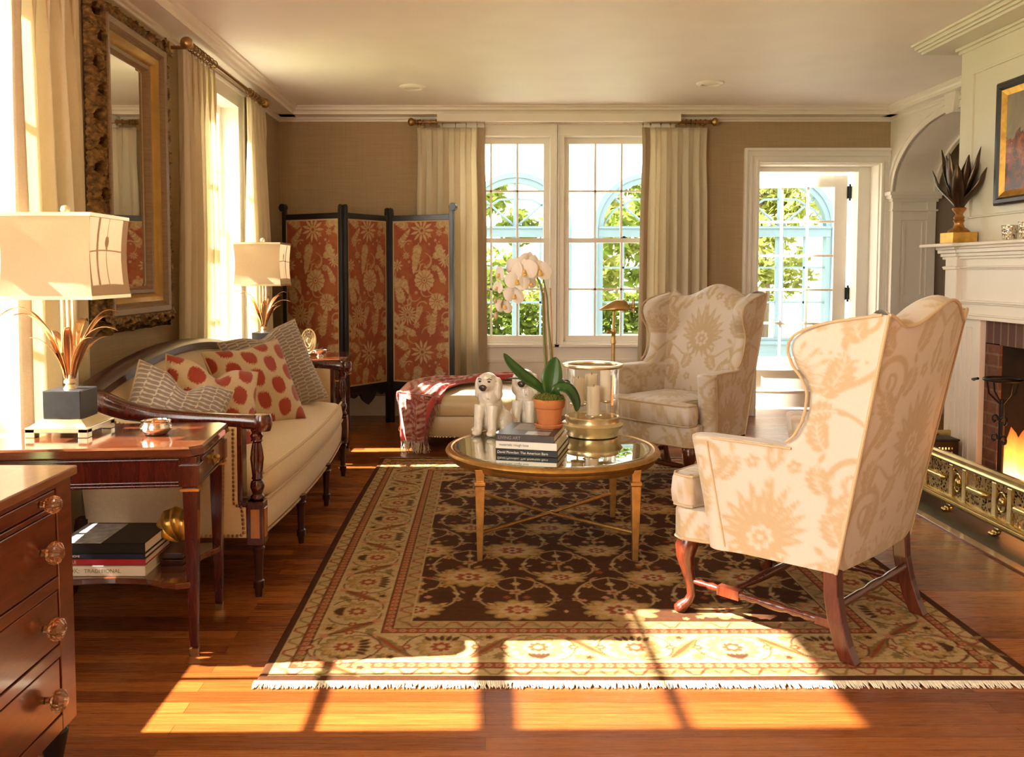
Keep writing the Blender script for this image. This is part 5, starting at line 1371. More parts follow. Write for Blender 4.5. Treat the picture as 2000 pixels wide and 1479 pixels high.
t = thing('small_dish', 'low white dish in front of the oval silver ornament', 'dish', (-1.165, 5.515, .69))
m = MB(); m.lathe([(.02, 0), (.022, .003), (.038, .010), (.036, .012), (.001, .006)], (-1.165, 5.515, .69), 24); m.build('dish', M['ink_white'], t)

# ------------------------------------------------------------------ chest of drawers at the left edge
def chest():
    xf, yb, yn, xb, zt = -1.02, 2.09, 1.20, -1.52, .765
    t = thing('chest_of_drawers', 'old cherry chest of drawers with glass knobs at bottom left', 'chest of drawers', (-1.27, 1.65, 0))
    m = MB(); m.box(xb, yn, zt - .022, xf + .012, yb + .012, zt); m.build('top', M['cherry_top'], t, smooth=0, bevel=.003)
    m = MB(); m.box(xb + .01, yn + .01, .135, xf - .012, yb, zt - .022); m.box(xf - .012, yb - .07, .135, xf, yb, zt - .022); m.box(xf - .012, yn + .01, .135, xf, yn + .07, zt - .022)
    zr = [(.135, .175), (.318, .348), (.484, .514), (.676, .688), (.728, .743)]
    for a, b in zr: m.box(xf - .012, yn + .05, a, xf - .001, yb - .05, b)
    m.build('carcass', M['cherry'], t, smooth=0, bevel=.002)
    for (a, b) in ((.691, .725), (.517, .673), (.351, .481), (.178, .315)):
        m = MB(); m.box(xf - .05, yn + .073, a, xf - .0025, yb - .073, b); d = m.build('drawer', M['cherry'], t, smooth=0, bevel=.0025)
        zc = (a + b) / 2; R_ = .027 if b - a > .05 else .021
        for y in (yb - .145, yn + .145):
            m = MB(); s0 = len(m.v)
            rings = []
            for r, o in ((.008, 0), (.009, .012), (.014, .016), (R_ * .85, .022), (R_, .032), (R_ * .92, .042), (R_ * .5, .050), (.002, .052)):
                rings.append([(xf - .0025 + o, y + r * (1 - .09 * (k % 2) * (1 if o > .018 else 0)) * math.cos(2 * PI * k / 28), zc + r * (1 - .09 * (k % 2) * (1 if o > .018 else 0)) * math.sin(2 * PI * k / 28)) for k in range(28)])
            m.loft(rings); k = m.build('knob', M['knob_glass'], t, smooth=25, label='pressed glass knob'); k.parent = d
    for x in (xf - .04, xb + .05):
        for y in (yb - .04, yn + .05):
            m = MB(); m.lathe([(.014, 0), (.018, .01), (.022, .05), (.033, .105), (.036, .12), (.03, .128), (.038, .136)], (x, y, 0), 20); m.build('foot', M['black_wood'], t, label='black turned foot')
kt = NT('pressed_glass'); kt.pbr((.62, .36, .22), .06, 0, None, 0.4, spec=.9, trans=.9); M['knob_glass'] = kt.done()
chest()

# ------------------------------------------------------------------ folding screen
def screen():
    A, B, C_, D = Vector((-1.625, 6.92, 0)), Vector((-1.095, 6.65, 0)), Vector((-.79, 7.07, 0)), Vector((-.245, 6.82, 0))
    t = thing('folding_screen', 'three panel folding screen in rust floral cloth with black frame', 'folding screen', (B.x, B.y, 0))
    for idx, (p, q, kl, kr) in enumerate(((A, B, 1, 0), (B, C_, 0, 0), (C_, D, 0, 1))):
        ax = (q - p).normalized(); L = (q - p).length; nrm = Vector((ax.y, -ax.x, 0))
        W = lambda s, d, z: tuple(p + ax * s + nrm * d + Vector((0, 0, z)))
        def bar(m, s0, s1, d0, d1, z0, z1):
            v = [W(s, d, z) for z in (z0, z1) for s, d in ((s0, d0), (s1, d0), (s1, d1), (s0, d1))]
            m.add(v, [(0, 3, 2, 1), (4, 5, 6, 7), (0, 1, 5, 4), (1, 2, 6, 5), (2, 3, 7, 6), (3, 0, 4, 7)])
        pw = .036; g = .004
        fr = bpy.data.objects.new('screen_panel', None); COL.objects.link(fr); fr.parent = t
        for s0, knob, hs in ((g, kl, -1), (L - pw - g, kr, 1)):
            m = MB(); bar(m, s0, s0 + pw, -.014, .014, 0, 1.735)
            if not knob:
                m.prism([(0, 0)] * 0 or [(0, 0), (1, 0), (1, 1)], 'z', 0, 0) if False else None
                c0 = s0 + pw / 2
                m.loft([[W(c0 + pw / 2 * math.cos(a), d, 1.735 + .03 * math.sin(a)) for a in np.linspace(0, PI, 9)] for d in (-.014, .014)], cap=True)
                bar(m, s0 + pw * .2, s0 + pw * .35, .014, .018, .1, 1.73); bar(m, s0 + pw * .65, s0 + pw * .8, .014, .018, .1, 1.73)
            else:
                c0 = s0 + pw / 2 + hs * .012
                m.loft([[W(c0 + .032 * math.cos(a), d, 1.755 + .032 * math.sin(a)) for a in np.linspace(0, 2 * PI, 20, endpoint=False)] for d in (-.02, .02)], cap=True)
            o = m.build('post', M['black_wood'], t, smooth=30, bevel=.003); o.parent = fr
        for (z0, z1) in ((1.655, 1.70), (.29, .345)):
            m = MB(); bar(m, pw, L - pw, -.011, .011, z0, z1); o = m.build('rail', M['black_wood'], t, smooth=0, bevel=.003); o.parent = fr
        # scalloped apron
        m = MB(); n = 24; s_ = np.linspace(pw + g, L - pw - g, n + 1)
        low = []
        for k in range(n + 1):
            u = abs(2 * k / n - 1); low.append(.29 - .10 * max(0, (1 - u / .42)) ** .5 * (1 if u < .42 else 0) - .035 * math.sin(PI * min(1, max(0, (u - .42) / .58))) ** 2 - .05 * max(0, (u - .8) / .2) ** 2 - .01)
        m.loft([[W(s, d, .292) for s in s_] + [W(s, d, z) for s, z in list(zip(s_, low))[::-1]] for d in (-.009, .009)], cap=True)
        o = m.build('apron', M['black_wood'], t, smooth=0); o.parent = fr
        s0, s1, z0, z1 = pw + g, L - pw - g, .345, 1.655
        nu, nv = int((s1 - s0) / .0042), int((z1 - z0) / .0042)
        S, Z = np.meshgrid(np.linspace(0, s1 - s0, nu + 1), np.linspace(0, z1 - z0, nv + 1), indexing='ij')
        col = SCREEN.sample(S / (s1 - s0) * .5 + .01, Z - .33)
        rim = np.minimum.reduce([S, (s1 - s0) - S, Z, (z1 - z0) - Z]); col[rim < .009] = (.42, .29, .15)
        P0 = np.array(p); ax_ = np.array(ax); nn = np.array(nrm)
        for d, nm in ((.006, 1), (-.006, 0)):
            P = P0 + ax_ * (S + s0)[..., None] + nn * d + np.array((0, 0, 1)) * (Z + z0)[..., None]
            if nm == 0: P = P[::12, ::12]; cc = col[::12, ::12]
            else: cc = col
            m = MB(); m.grid(P, col=cc); o = m.build('fabric_panel' if nm else 'back_lining', M['pattern_cloth'], t, smooth=180, fix=False); o.parent = fr
screen()

# ------------------------------------------------------------------ ottoman with shawl
OC, OHX, OHY = (-.125, 6.31), .50, .47
def ott(r, z, n=56, e=3.4):
    out = []
    for k in range(n):
        a = 2 * PI * k / n; ca, sa = math.cos(a), math.sin(a)
        out.append((OC[0] + (OHX - r) * math.copysign(abs(ca) ** (2 / e), ca), OC[1] + (OHY - r) * math.copysign(abs(sa) ** (2 / e), sa), z))
    return out
def ottoman():
    t = thing('ottoman', 'cream leather ottoman behind the coffee table', 'ottoman', (*OC, 0))
    m = MB(); m.loft([ott(.02, .105), ott(.004, .115), ott(0, .20), ott(.003, .245), ott(.006, .252)]); m.build('base', M['leather'], t, smooth=60)
    m = MB(); m.loft([ott(.008, .254), ott(-.004, .265), ott(-.008, .32), ott(-.002, .365), ott(.02, .384), ott(.06, .395), ott(.15, .408), ott(.28, .415), ott(.45, .416)]); m.build('seat_cushion', M['leather'], t, smooth=70)
    m = MB()
    pts = ott(-.002, .112, 190)
    for p in pts: m.ball(p, .006, 6, 4)
    m.build('nailhead_trim', M['brass'], t, stuff=True)
    for sx in (-1, 1):
        for sy in (-1, 1): m = MB(); m.lathe([(.02, 0), (.03, .02), (.028, .05), (.036, .105)], (OC[0] + sx * .37, OC[1] + sy * .34, 0), 16); m.build('foot', M['dark_wood'], t)
ottoman()
def shawl():
    t = thing('shawl', 'fringed red paisley shawl draped over the ottoman', 'shawl', (-.35, 6.2, .42))
    # centre line: from the back right of the seat to the front left corner, then down
    cl = [(.33, 6.55, .428), (.15, 6.52, .432), (-.02, 6.44, .432), (-.17, 6.34, .432), (-.30, 6.22, .428), (-.40, 6.09, .418), (-.455, 5.99, .385), (-.468, 5.955, .31), (-.468, 5.945, .22), (-.465, 5.94, .13), (-.46, 5.935, .075)]
    wd = [.10, .11, .11, .12, .15, .17, .185, .17, .15, .13, .11]
    cl = np.array(cl); cl[:, 1] -= .05; n = 90; s = np.linspace(0, len(cl) - 1, n + 1)
    def it(a):
        b = np.interp(s, np.arange(len(cl)), a)
        for _ in range(6): b[1:-1] = (b[:-2] + b[1:-1] * 2 + b[2:]) / 4
        return b
    X, Y, Z, Wd = it(cl[:, 0]), it(cl[:, 1]), it(cl[:, 2]), it(np.array(wd))
    nv = 64; P = np.zeros((n + 1, nv + 1, 3)); UV = np.zeros((n + 1, nv + 1, 2))
    for i in range(n + 1):
        tx, ty = (X[min(n, i + 1)] - X[max(0, i - 1)]), (Y[min(n, i + 1)] - Y[max(0, i - 1)])
        hang = max(0, min(1, (.40 - Z[i]) / .06)); flat = 1 - hang
        L = math.hypot(tx, ty) + 1e-9
        sd = np.array((-ty / L, tx / L)) if hang < .5 else np.array((-.80, .60))
        sdv = np.array((-.77, .64)) if hang >= .5 else sd
        for j in range(nv + 1):
            v = j / nv * 2 - 1
            f = math.sin(v * 9 + i * .05) * (.012 + .022 * hang) + .010 * math.sin(v * 21 + i * .13) + (.010 + .012 * flat) * abs(math.sin(v * 5.2 + .7 * math.sin(i * .11)))
            off = sdv * v * Wd[i]
            x, y, z = X[i] + off[0], Y[i] + off[1], Z[i]
            if hang > 0:      # hanging part pushed outwards along the ottoman's corner normal
                x += -.64 * (f + .02) * hang; y += -.77 * (f + .02) * hang
                rr_ = ((abs(x - OC[0]) / (OHX + .014)) ** 3.4 + (abs(y - OC[1]) / (OHY + .014)) ** 3.4) ** (1 / 3.4)
                if rr_ < 1.0: x = OC[0] + (x - OC[0]) / rr_; y = OC[1] + (y - OC[1]) / rr_
            if flat > 0:
                z += (f + .012) * flat
                rr_ = ((abs(x - OC[0]) / OHX) ** 3.4 + (abs(y - OC[1]) / OHY) ** 3.4) ** (1 / 3.4)
                top = .416 - .012 * max(0, rr_ - .4) ** 1.2 * 2
                if rr_ > .93: z -= min(z - .25, (rr_ - .93) * .55) if hang < .4 else 0
            P[i, j] = (x, y, z); UV[i, j] = (i / n * 1.2, v * Wd[i])
    m = MB(); col = paisley(UV[..., 0], UV[..., 1]); 
    stripe = (np.abs(UV[..., 1]) / Wd[:, None] > .86); col[stripe] = (.40, .05, .045)
    m.grid(P, col=col); m.build('cloth', M['shawl'], t, smooth=180, solid=.004)
    for e, nm in ((n, 1), (0, 0)):
        m = MB(); r = random.Random(8)
        for j in range(0, nv + 1):
            p = P[e, j]; ln = r.uniform(.05, .085) if nm else r.uniform(.03, .05)
            if nm: path = [tuple(p), (p[0] + r.gauss(0, .006), p[1] + r.gauss(0, .006) - .004, max(.006, p[2] - ln * .5)), (p[0] + r.gauss(0, .012), p[1] + r.gauss(0, .01) - .006, max(.004, p[2] - ln))]
            else: path = [tuple(p), (p[0] + ln * .6, p[1] + r.gauss(0, .01), p[2] - .004), (p[0] + ln, p[1] + r.gauss(0, .015), p[2] - .01)]
            m.tube(path, [.003, .0026, .0014], 5)
        m.build('fringe', M['fringe'], t, smooth=0, stuff=True)
    # front fringed edge of the hanging part
    m = MB(); r = random.Random(9)
    for i in range(52, n):
        p = P[i, 0]; m.tube([tuple(p), (p[0] + r.uniform(.005, .02), p[1] - .008, p[2] - .03), (p[0] + r.uniform(.01, .03), p[1] - .01, max(.004, p[2] - r.uniform(.06, .09)))], [.0028, .0022, .0012], 5)
    m.build('side_fringe', M['shawl_dark'], t, smooth=0, stuff=True)
M['shawl_dark'] = plain('shawl_dark_fringe', (.17, .06, .05), .9, 0, .3, 40)
shawl()

# ------------------------------------------------------------------ brass floor lamp
t = thing('floor_lamp', 'brass pharmacy floor lamp in front of the back window', 'floor lamp', (.80, 5.26, 0))
m = MB(); m.box(.72, 5.16, .012, .93, 5.36, .036); m.build('base', M['brass'], t, smooth=0, bevel=.006)
m = MB(); m.lathe([(.018, .036), (.012, .05), (.012, .80), (.017, .805), (.017, .82), (.0125, .83), (.0125, .865), (.016, .87), (.016, .885), (.008, .90), (.008, 1.0)], (.785, 5.26, 0), 18); m.build('pole', M['old_brass'], t)
m = MB(); m.tube([(.785, 5.26, .868), (.755, 5.25, .872)], .005, 8); m.ball((.75, 5.25, .874), .011, 10, 6); m.build('height_screw', M['old_brass'], t)
m = MB(); R = []
for k in range(13):
    u = k / 12; x = .70 + .175 * u; r = .048 * (0.45 + .55 * min(1, u * 2.2)) * (1 if u < .8 else 1 - .35 * (u - .8) / .2); zt = 1.012 + .058 * min(1, u * 1.8) ** .8 - (0 if u < .85 else .02 * (u - .85) / .15)
    R.append([(x, 5.26 - r * math.cos(a) * 1.15, 1.008 + (zt - 1.008) * math.sin(a)) for a in np.linspace(0, PI, 15)])
m.loft(R, cap=False, closed=False); m.build('lamp_shade', M['old_brass'], t, smooth=50, solid=.004)
m = MB(); m.tube([(.785, 5.26, 1.0), (.80, 5.26, 1.03), (.86, 5.26, 1.03)], .008, 8); m.tube([(.86, 5.26, 1.035), (.912, 5.26, 1.04)], .006, 8); m.tube([(.86, 5.26, 1.015), (.912, 5.26, 1.018)], .006, 8); m.tube([(.905, 5.26, .995), (.905, 5.26, 1.075)], .008, 10); m.ball((.905, 5.26, 1.03), .014, 10, 6); m.tube([(.845, 5.26, 1.03), (.845, 5.26, .995)], .006, 8); m.build('swivel_arm', M['old_brass'], t)
# ------------------------------------------------------------------ coffee table and what stands on it
TX, TY, TZ = .308, 3.935, .437
def coffee_table():
    t = thing('coffee_table', 'round glass topped coffee table with gilt iron frame', 'coffee table', (TX, TY, 0))
    m = MB(); R = []; S = 96
    for r, z in ((.452, -.012), (.452, -.004), (.466, .004), (.476, .002), (.486, -.002), (.492, -.012), (.486, -.024), (.474, -.03), (.47, -.045), (.462, -.052), (.452, -.05), (.448, -.03), (.452, -.012)):
        R.append([(TX + r * math.cos(a), TY + r * math.sin(a), TZ + z) for a in np.linspace(0, 2 * PI, S, endpoint=False)])
    m.loft(R, cap=False); m.build('table_rim', M['gilt'], t, smooth=40)
    m = MB(); R = [[(TX + r * math.cos(a), TY + r * math.sin(a), TZ + z) for a in np.linspace(0, 2 * PI, S, endpoint=False)] for r, z in ((.455, -.010), (.462, -.004), (.462, .0), (.456, .003), (.44, .004))]
    m.loft(R, cap=True); m.build('glass_top', M['table_glass'], t, smooth=30)
    LX = .331
    for sx in (-1, 1):
        for sy in (-1, 1):
            x, y = TX + sx * LX, TY + sy * LX * .985
            m = MB(); m.sqtube([(x, y, .0125), (x, y, .335), (x, y, .338), (x, y, .352), (x, y, .356), (x, y, TZ - .03)], [.0115, .0205, .0235, .0235, .017, .0215], [.0115, .0205, .0235, .0235, .017, .0215])
            m.build('leg', M['gilt'], t, smooth=0, bevel=.002)
    for sg in (-1, 1):
        m = MB(); zc = .125 + .006 * sg * .5; m.tube([(TX - LX, TY - sg * LX, .132), (TX, TY, zc), (TX + LX, TY + sg * LX, .132)], .0085, 8); m.build('stretcher', M['gilt'], t)
    m = MB(); m.ball((TX, TY, .126), (.016, .016, .011), 14, 8); m.build('stretcher_boss', M['gilt'], t)
tg = NT('antique_mirror_glass'); tg.pbr((.66, .66, .56), .012, 1.0, None); M['table_glass'] = tg.done()
coffee_table()
TS = TZ + .0045
def dog(label, x, y, rot):
    t = thing('china_dog', label, 'figurine', (x, y, TS), rot, 'white china spaniels'); t.scale = (1.26, 1.2, 1.14)
    m = MB()
    m.ball((0, .045, .07), (.055, .068, .07), 20, 14); m.ball((0, .018, .12), (.048, .05, .075), 20, 14); m.ball((0, -.006, .165), (.043, .042, .055), 18, 12)
    m.ball((0, -.012, .225), (.041, .043, .046), 20, 14); m.ball((0, -.05, .212), (.022, .022, .02), 14, 10); m.ball((0, -.03, .248), (.03, .028, .022), 14, 10)
    for sx in (-1, 1):
        m.ball((sx * .042, -.004, .205), (.014, .024, .046), 14, 10); m.ball((sx * .044, -.002, .178), (.014, .02, .025), 12, 8)
        m.tube([(sx * .026, -.028, .13), (sx * .028, -.042, .07), (sx * .029, -.044, .022)], [.026, .019, .018], 12); m.ball((sx * .03, -.056, .014), (.02, .027, .014), 12, 8)
        m.ball((sx * .05, .05, .05), (.03, .05, .05), 14, 10); m.ball((sx * .058, .012, .014), (.02, .036, .014), 12, 8)
    m.tube([(0, .10, .02), (.04, .115, .03), (.075, .09, .05)], [.02, .02, .014], 10)
    b = m.build('body', M['china'], t, local=True, smooth=180)
    rm = b.modifiers.new('Remesh', 'REMESH'); rm.mode = 'VOXEL'; rm.voxel_size = .0042; rm.use_smooth_shade = True
    sm = b.modifiers.new('Smooth', 'SMOOTH'); sm.iterations = 4; sm.factor = .5
    m = MB(); m.ball((0, -.071, .212), (.0165, .0085, .0125), 14, 8); m.ball((0, -.068, .203), (.012, .007, .008), 10, 6); m.build('muzzle', M['dog_dark'], t, local=True, label='dark painted muzzle')
    for sx in (-1, 1):
        m = MB(); m.ball((sx * .019, -.0515, .235), (.0062, .004, .0045), 10, 6); m.build('eye', M['dog_dark'], t, local=True)
        m = MB(); m.tube([(sx * .010, -.053, .243), (sx * .019, -.0535, .2475), (sx * .028, -.047, .243)], .0016, 6); m.build('eyebrow', M['dog_dark'], t, local=True)
ct = NT('glazed_china'); v = ct.coord('Object'); n1 = ct.noise(ct.coord('Object', (60, 60, 22)), 1.6, 3, .6, 1.5); n2 = ct.noise(v, 42, 2)
ct.pbr(ct.mix(ct.ramp(n2, [(.66, (0, 0, 0)), (.74, (1, 1, 1))]), (.74, .67, .57), (.34, .30, .27)), .14, 0, ct.bump(n1, .5, .008), .6); M['china'] = ct.done()
M['dog_dark'] = plain('china_black', (.05, .035, .03), .2, 0, .2, 20)
dog('white china spaniel in front, left of the coffee table books', .018, 4.215, -.38)
dog('white china spaniel behind the other, beside the orchid pot', .205, 4.36, -.30)

def title(t, txt, xo, zo, sz, mat, D):
    cu = bpy.data.curves.new('title', 'FONT'); cu.body = txt; cu.size = sz; cu.align_x = 'LEFT'; cu.align_y = 'CENTER'; cu.extrude = .0003
    o = bpy.data.objects.new('tmp', cu); COL.objects.link(o); dg = bpy.context.evaluated_depsgraph_get(); dg.update()
    me = bpy.data.meshes.new_from_object(o.evaluated_get(dg)); bpy.data.objects.remove(o)
    ob = bpy.data.objects.new('title', me); COL.objects.link(ob); me.materials.clear(); me.materials.append(mat)
    me.transform(Matrix.Translation((xo, -D / 2 - .0006, zo)) @ Matrix.Rotation(PI / 2, 4, 'X')); ob.parent = t
ba = math.atan2(-.062, .249); GC = 'books on the coffee table'
ux, uy = math.cos(ba), math.sin(ba)
bc = (.054 + ux * .13 - uy * .155, 3.735 + uy * .13 + ux * .155)
b = book('black book at the bottom of the coffee table stack', (bc[0], bc[1], TS), (.275, .325, .028), ba, M['ink_black'], GC); title(b, 'David Plowden: The American Barn', -.13, .014, .0155, M['txt_w'], .325)
b = book('white book in the middle of the coffee table stack', (bc[0] - .003, bc[1], TS + .028), (.27, .315, .034), ba, M['ink_white'], GC); title(b, 'materials: rough luxe', -.12, .018, .0155, M['txt_k'], .315)
b = book('grey book under the terracotta orchid pot', (bc[0] - .008, bc[1] - .002, TS + .062), (.255, .31, .030), ba, M['ink_grey'], GC, None, None, [(-.02, -.135, .10, -.045, M['ink_pale']), (-.06, -.02, .09, .13, M['jacket_dark'])]) if False else None
M['jacket_dark'] = plain('jacket_photo', (.16, .14, .125), .2, 0, .5, 22)
b = book('grey book under the terracotta orchid pot', (bc[0] - .008, bc[1] - .002, TS + .062), (.255, .31, .030), ba, M['ink_grey'], GC, None, None, [(-.005, -.14, .10, -.06, M['ink_pale']), (-.08, -.03, .10, .13, M['jacket_dark'])]); title(b, 'LIVING ART', -.12, .015, .019, M['txt_g2'], .31) if 'txt_g2' in M else title(b, 'LIVING ART', -.12, .015, .019, M['txt_g'], .31)
# titles of the shelf books
for o in list(COL.objects):
    if o.name.startswith('book') and o.parent is None:
        lb = o['label']
        if lb.startswith('white book at the bottom'): title(o, 'LOOK:', -.135, .0175, .022, M['txt_g'], .235); title(o, 'TRADITIONAL', -.055, .0175, .0185, M['txt_g'], .235)
        if lb.startswith('red book'): title(o, 'STYLE', -.12, .011, .014, M['txt_w'], .23)
        if lb.startswith('navy book'): title(o, 'THE HOME', -.12, .0085, .010, M['txt_w'], .23)

# orchid
def orchid():
    ox, oy, oz = .292, 3.90, TS + .0925
    t = thing('potted_orchid', 'white orchid in a terracotta pot on the coffee table books', 'orchid', (ox, oy, oz))
    m = MB(); m.lathe([(.058, 0), (.062, .004), (.066, .016), (.063, .018), (.055, .008), (.001, .006)], (ox, oy, oz), 40); m.build('saucer', M['terracotta'], t, smooth=40)
    m = MB(); m.lathe([(.046, .006), (.049, .012), (.062, .088), (.066, .09), (.070, .094), (.0735, .128), (.071, .131), (.066, .128), (.063, .112), (.001, .11)], (ox, oy, oz), 40); m.build('pot', M['terracotta'], t, smooth=40)
    m = MB(); r = random.Random(3); m.lathe([(.064, .112), (.055, .128), (.03, .138), (.001, .14)], (ox, oy, oz), 20)
    for k in range(620):
        a = r.random() * 6.28; rr = .066 * math.sqrt(r.random()); z = .128 + .022 * (1 - (rr / .07) ** 2) + r.uniform(-.006, .006)
        x, y = ox + rr * math.cos(a), oy + rr * math.sin(a); b_ = r.random() * 6.28; l = r.uniform(.008, .02)
        m.tube([(x, y, oz + z), (x + l * .5 * math.cos(b_), y + l * .5 * math.sin(b_), oz + z + r.uniform(.002, .012)), (x + l * math.cos(b_), y + l * math.sin(b_), oz + z - .002)], .0011, 4)
    m.build('moss', M['moss'], t, smooth=0, stuff=True)
    # strap leaves: (points of midrib), width
    z0 = oz + .135
    def lf(pts, w, nrm=(0, 0, 1)):
        p = np.array(pts); n = 26; s = np.linspace(0, len(p) - 1, n + 1)
        C3 = np.stack([np.interp(s, np.arange(len(p)), p[:, k]) for k in range(3)], -1)
        for _ in range(8): C3[1:-1] = (C3[:-2] + 2 * C3[1:-1] + C3[2:]) / 4
        P = []
        for i in range(n + 1):
            T = Vector(C3[min(n, i + 1)] - C3[max(0, i - 1)]).normalized(); sd = T.cross(Vector(nrm)).normalized(); up = sd.cross(T)
            u = i / n; ww = w * (math.sin(PI * min(1, .1 + .9 * u) ** .9) ** .55 if u < .999 else .02) * (.55 + .45 * min(1, u * 2.5))
            P.append([tuple(Vector(C3[i]) + sd * ww * q + up * (abs(q) * ww * .28)) for q in (-1, -.6, -.25, 0, .25, .6, 1)])
        m = MB(); m.grid(np.array(P)); m.build('leaf', M['leaf'], t, smooth=180, solid=.0022)
    lf([(ox - .005, oy, z0), (ox - .05, oy + .0, z0 + .05), (ox - .12, oy - .01, z0 + .095), (ox - .185, oy - .02, z0 + .16), (ox - .21, oy - .025, z0 + .205)], .032, (.45, -.75, .5))
    lf([(ox + .0, oy - .005, z0), (ox + .005, oy - .01, z0 + .07), (ox + .015, oy + .0, z0 + .13), (ox + .03, oy + .01, z0 + .185)], .048, (.1, -1, .1))
    lf([(ox + .005, oy - .01, z0), (ox + .045, oy - .04, z0 + .055), (ox + .085, oy - .055, z0 + .04), (ox + .115, oy - .06, z0 - .015), (ox + .118, oy - .06, z0 - .055)], .040, (.55, -.6, .6))
    lf([(ox - .01, oy + .01, z0), (ox - .06, oy + .05, z0 + .05), (ox - .13, oy + .09, z0 + .075), (ox - .20, oy + .12, z0 + .07)], .030)
    lf([(ox + .01, oy, z0), (ox + .05, oy + .03, z0 + .06), (ox + .07, oy + .04, z0 + .075), (ox + .10, oy + .05, z0 + .06)], .03)
    # flower spikes with canes
    a1 = [(ox - .005, oy + .02, z0), (ox - .02, oy + .02, z0 + .20), (ox - .028, oy + .02, z0 + .40), (ox - .03, oy + .02, z0 + .52), (ox - .05, oy + .02, z0 + .595), (ox - .10, oy + .01, z0 + .63), (ox - .155, oy, z0 + .615), (ox - .19, oy - .005, z0 + .555), (ox - .215, oy - .01, z0 + .48), (ox - .222, oy - .01, z0 + .43)]
    a2 = [(ox + .015, oy + .015, z0), (ox + .01, oy + .02, z0 + .20), (ox - .005, oy + .03, z0 + .38), (ox - .01, oy + .03, z0 + .50), (ox - .03, oy + .03, z0 + .60), (ox - .055, oy + .02, z0 + .64)]
    def sm(p, n=40):
        p = np.array(p); p[:, 2] = z0 + (p[:, 2] - z0) * .92; s = np.linspace(0, len(p) - 1, n + 1); q = np.stack([np.interp(s, np.arange(len(p)), p[:, k]) for k in range(3)], -1)
        for _ in range(5): q[1:-1] = (q[:-2] + 2 * q[1:-1] + q[2:]) / 4
        return [tuple(x) for x in q]
    for p in (a1, a2): m = MB(); m.tube(sm(p), [.0064 - .0035 * k / 40 for k in range(41)], 8); m.build('flower_spike', M['stem'], t)
    for a, b_ in (((ox + .0, oy + .025, z0), (ox - .025, oy + .026, z0 + .5)), ((ox + .022, oy + .02, z0), (ox + .005, oy + .036, z0 + .5))):
        m = MB(); m.tube([a, b_], .0035, 8); m.build('cane', M['cane'], t)
    def flower(c, s, yaw, pit, roll):
        m = MB(); st = 0
        def pet(ang, ln, wd, dz):
            P = []
            for i in range(11):
                u = i / 10; w = wd * math.sin(PI * min(.985, .06 + .92 * u)) ** .65
                row = []
                for q in np.linspace(-1, 1, 7):
                    x, y = ln * u, w * q; row.append((x * math.cos(ang) - y * math.sin(ang), -(.10 * ln * math.sin(PI * u) + dz) + .12 * w * q * q, x * math.sin(ang) + y * math.cos(ang)))
                P.append(row)
            m.grid(np.array(P))
        for a, l, w_, dz in ((PI / 2, .040, .018, -.003), (PI * 7 / 6, .038, .017, -.003), (-PI / 6, .038, .017, -.003), (0.18, .045, .030, .002), (PI - .18, .045, .030, .002)): pet(a, l * s, w_ * s, dz * s)
        Rm = Matrix.Translation(c) @ Matrix.Rotation(yaw, 4, 'Z') @ Matrix.Rotation(pit, 4, 'X') @ Matrix.Rotation(roll, 4, 'Y')
        m.xf(Rm); f = m.build('flower', M['petal'], t, smooth=180)
        m = MB(); m.ball((0, -.008 * s, -.004 * s), (.006 * s, .007 * s, .009 * s), 10, 8); m.ball((0, -.016 * s, -.013 * s), (.008 * s, .006 * s, .006 * s), 10, 6); m.xf(Rm); k = m.build('lip', M['orchid_lip'], t, label='yellow lip of the flower'); k.parent = f
    for (dx, dy, dz, s, yw, pt, rl) in ((-.05, -.01, .625, 1.35, .3, -.15, .1), (-.115, -.015, .628, 1.4, -.3, .0, -.2), (-.16, .02, .64, 1.3, -.9, .1, .3), (-.10, .015, .67, 1.25, .5, .25, .2), (-.15, -.02, .575, 1.3, .1, -.35, .2), (-.10, .0, .57, 1.15, .7, -.3, -.2), (-.165, -.01, .505, 1.15, .35, -.3, .3), (-.225, .01, .61, 1.0, -1.1, .0, .1), (-.21, .0, .45, 1.0, .5, -.4, .2), (-.235, .0, .545, .8, -.9, -.1, .3)):
        flower((ox + dx, oy + dy, z0 + dz * .92), s, yw, pt, rl)
    for (dx, dz, s) in ((-.245, .375, 1.0), (-.248, .44, .75), (-.228, .405, .6)):
        m = MB(); m.ball((ox + dx, oy - .01, z0 + dz), (.011 * s, .011 * s, .017 * s), 12, 8); m.tube([(ox + dx, oy - .01, z0 + dz + .012 * s), (ox - .218, oy - .01, z0 + dz + .03)], .0014, 5); m.build('bud', M['bud'], t)
pt_ = NT('orchid_petal'); d = pt_.n('ShaderNodeBsdfDiffuse', {'Color': (.84, .79, .74, 1)}); tr = pt_.n('ShaderNodeBsdfTranslucent', {'Color': (.84, .77, .68, 1)}); M['petal'] = pt_.done(pt_.n('ShaderNodeMixShader', {0: .4, 1: d.outputs[0], 2: tr.outputs[0]}).outputs[0])
M['orchid_lip'] = plain('orchid_lip', (.62, .38, .10), .5); M['bud'] = plain('orchid_bud', (.40, .27, .17), .5)
orchid()

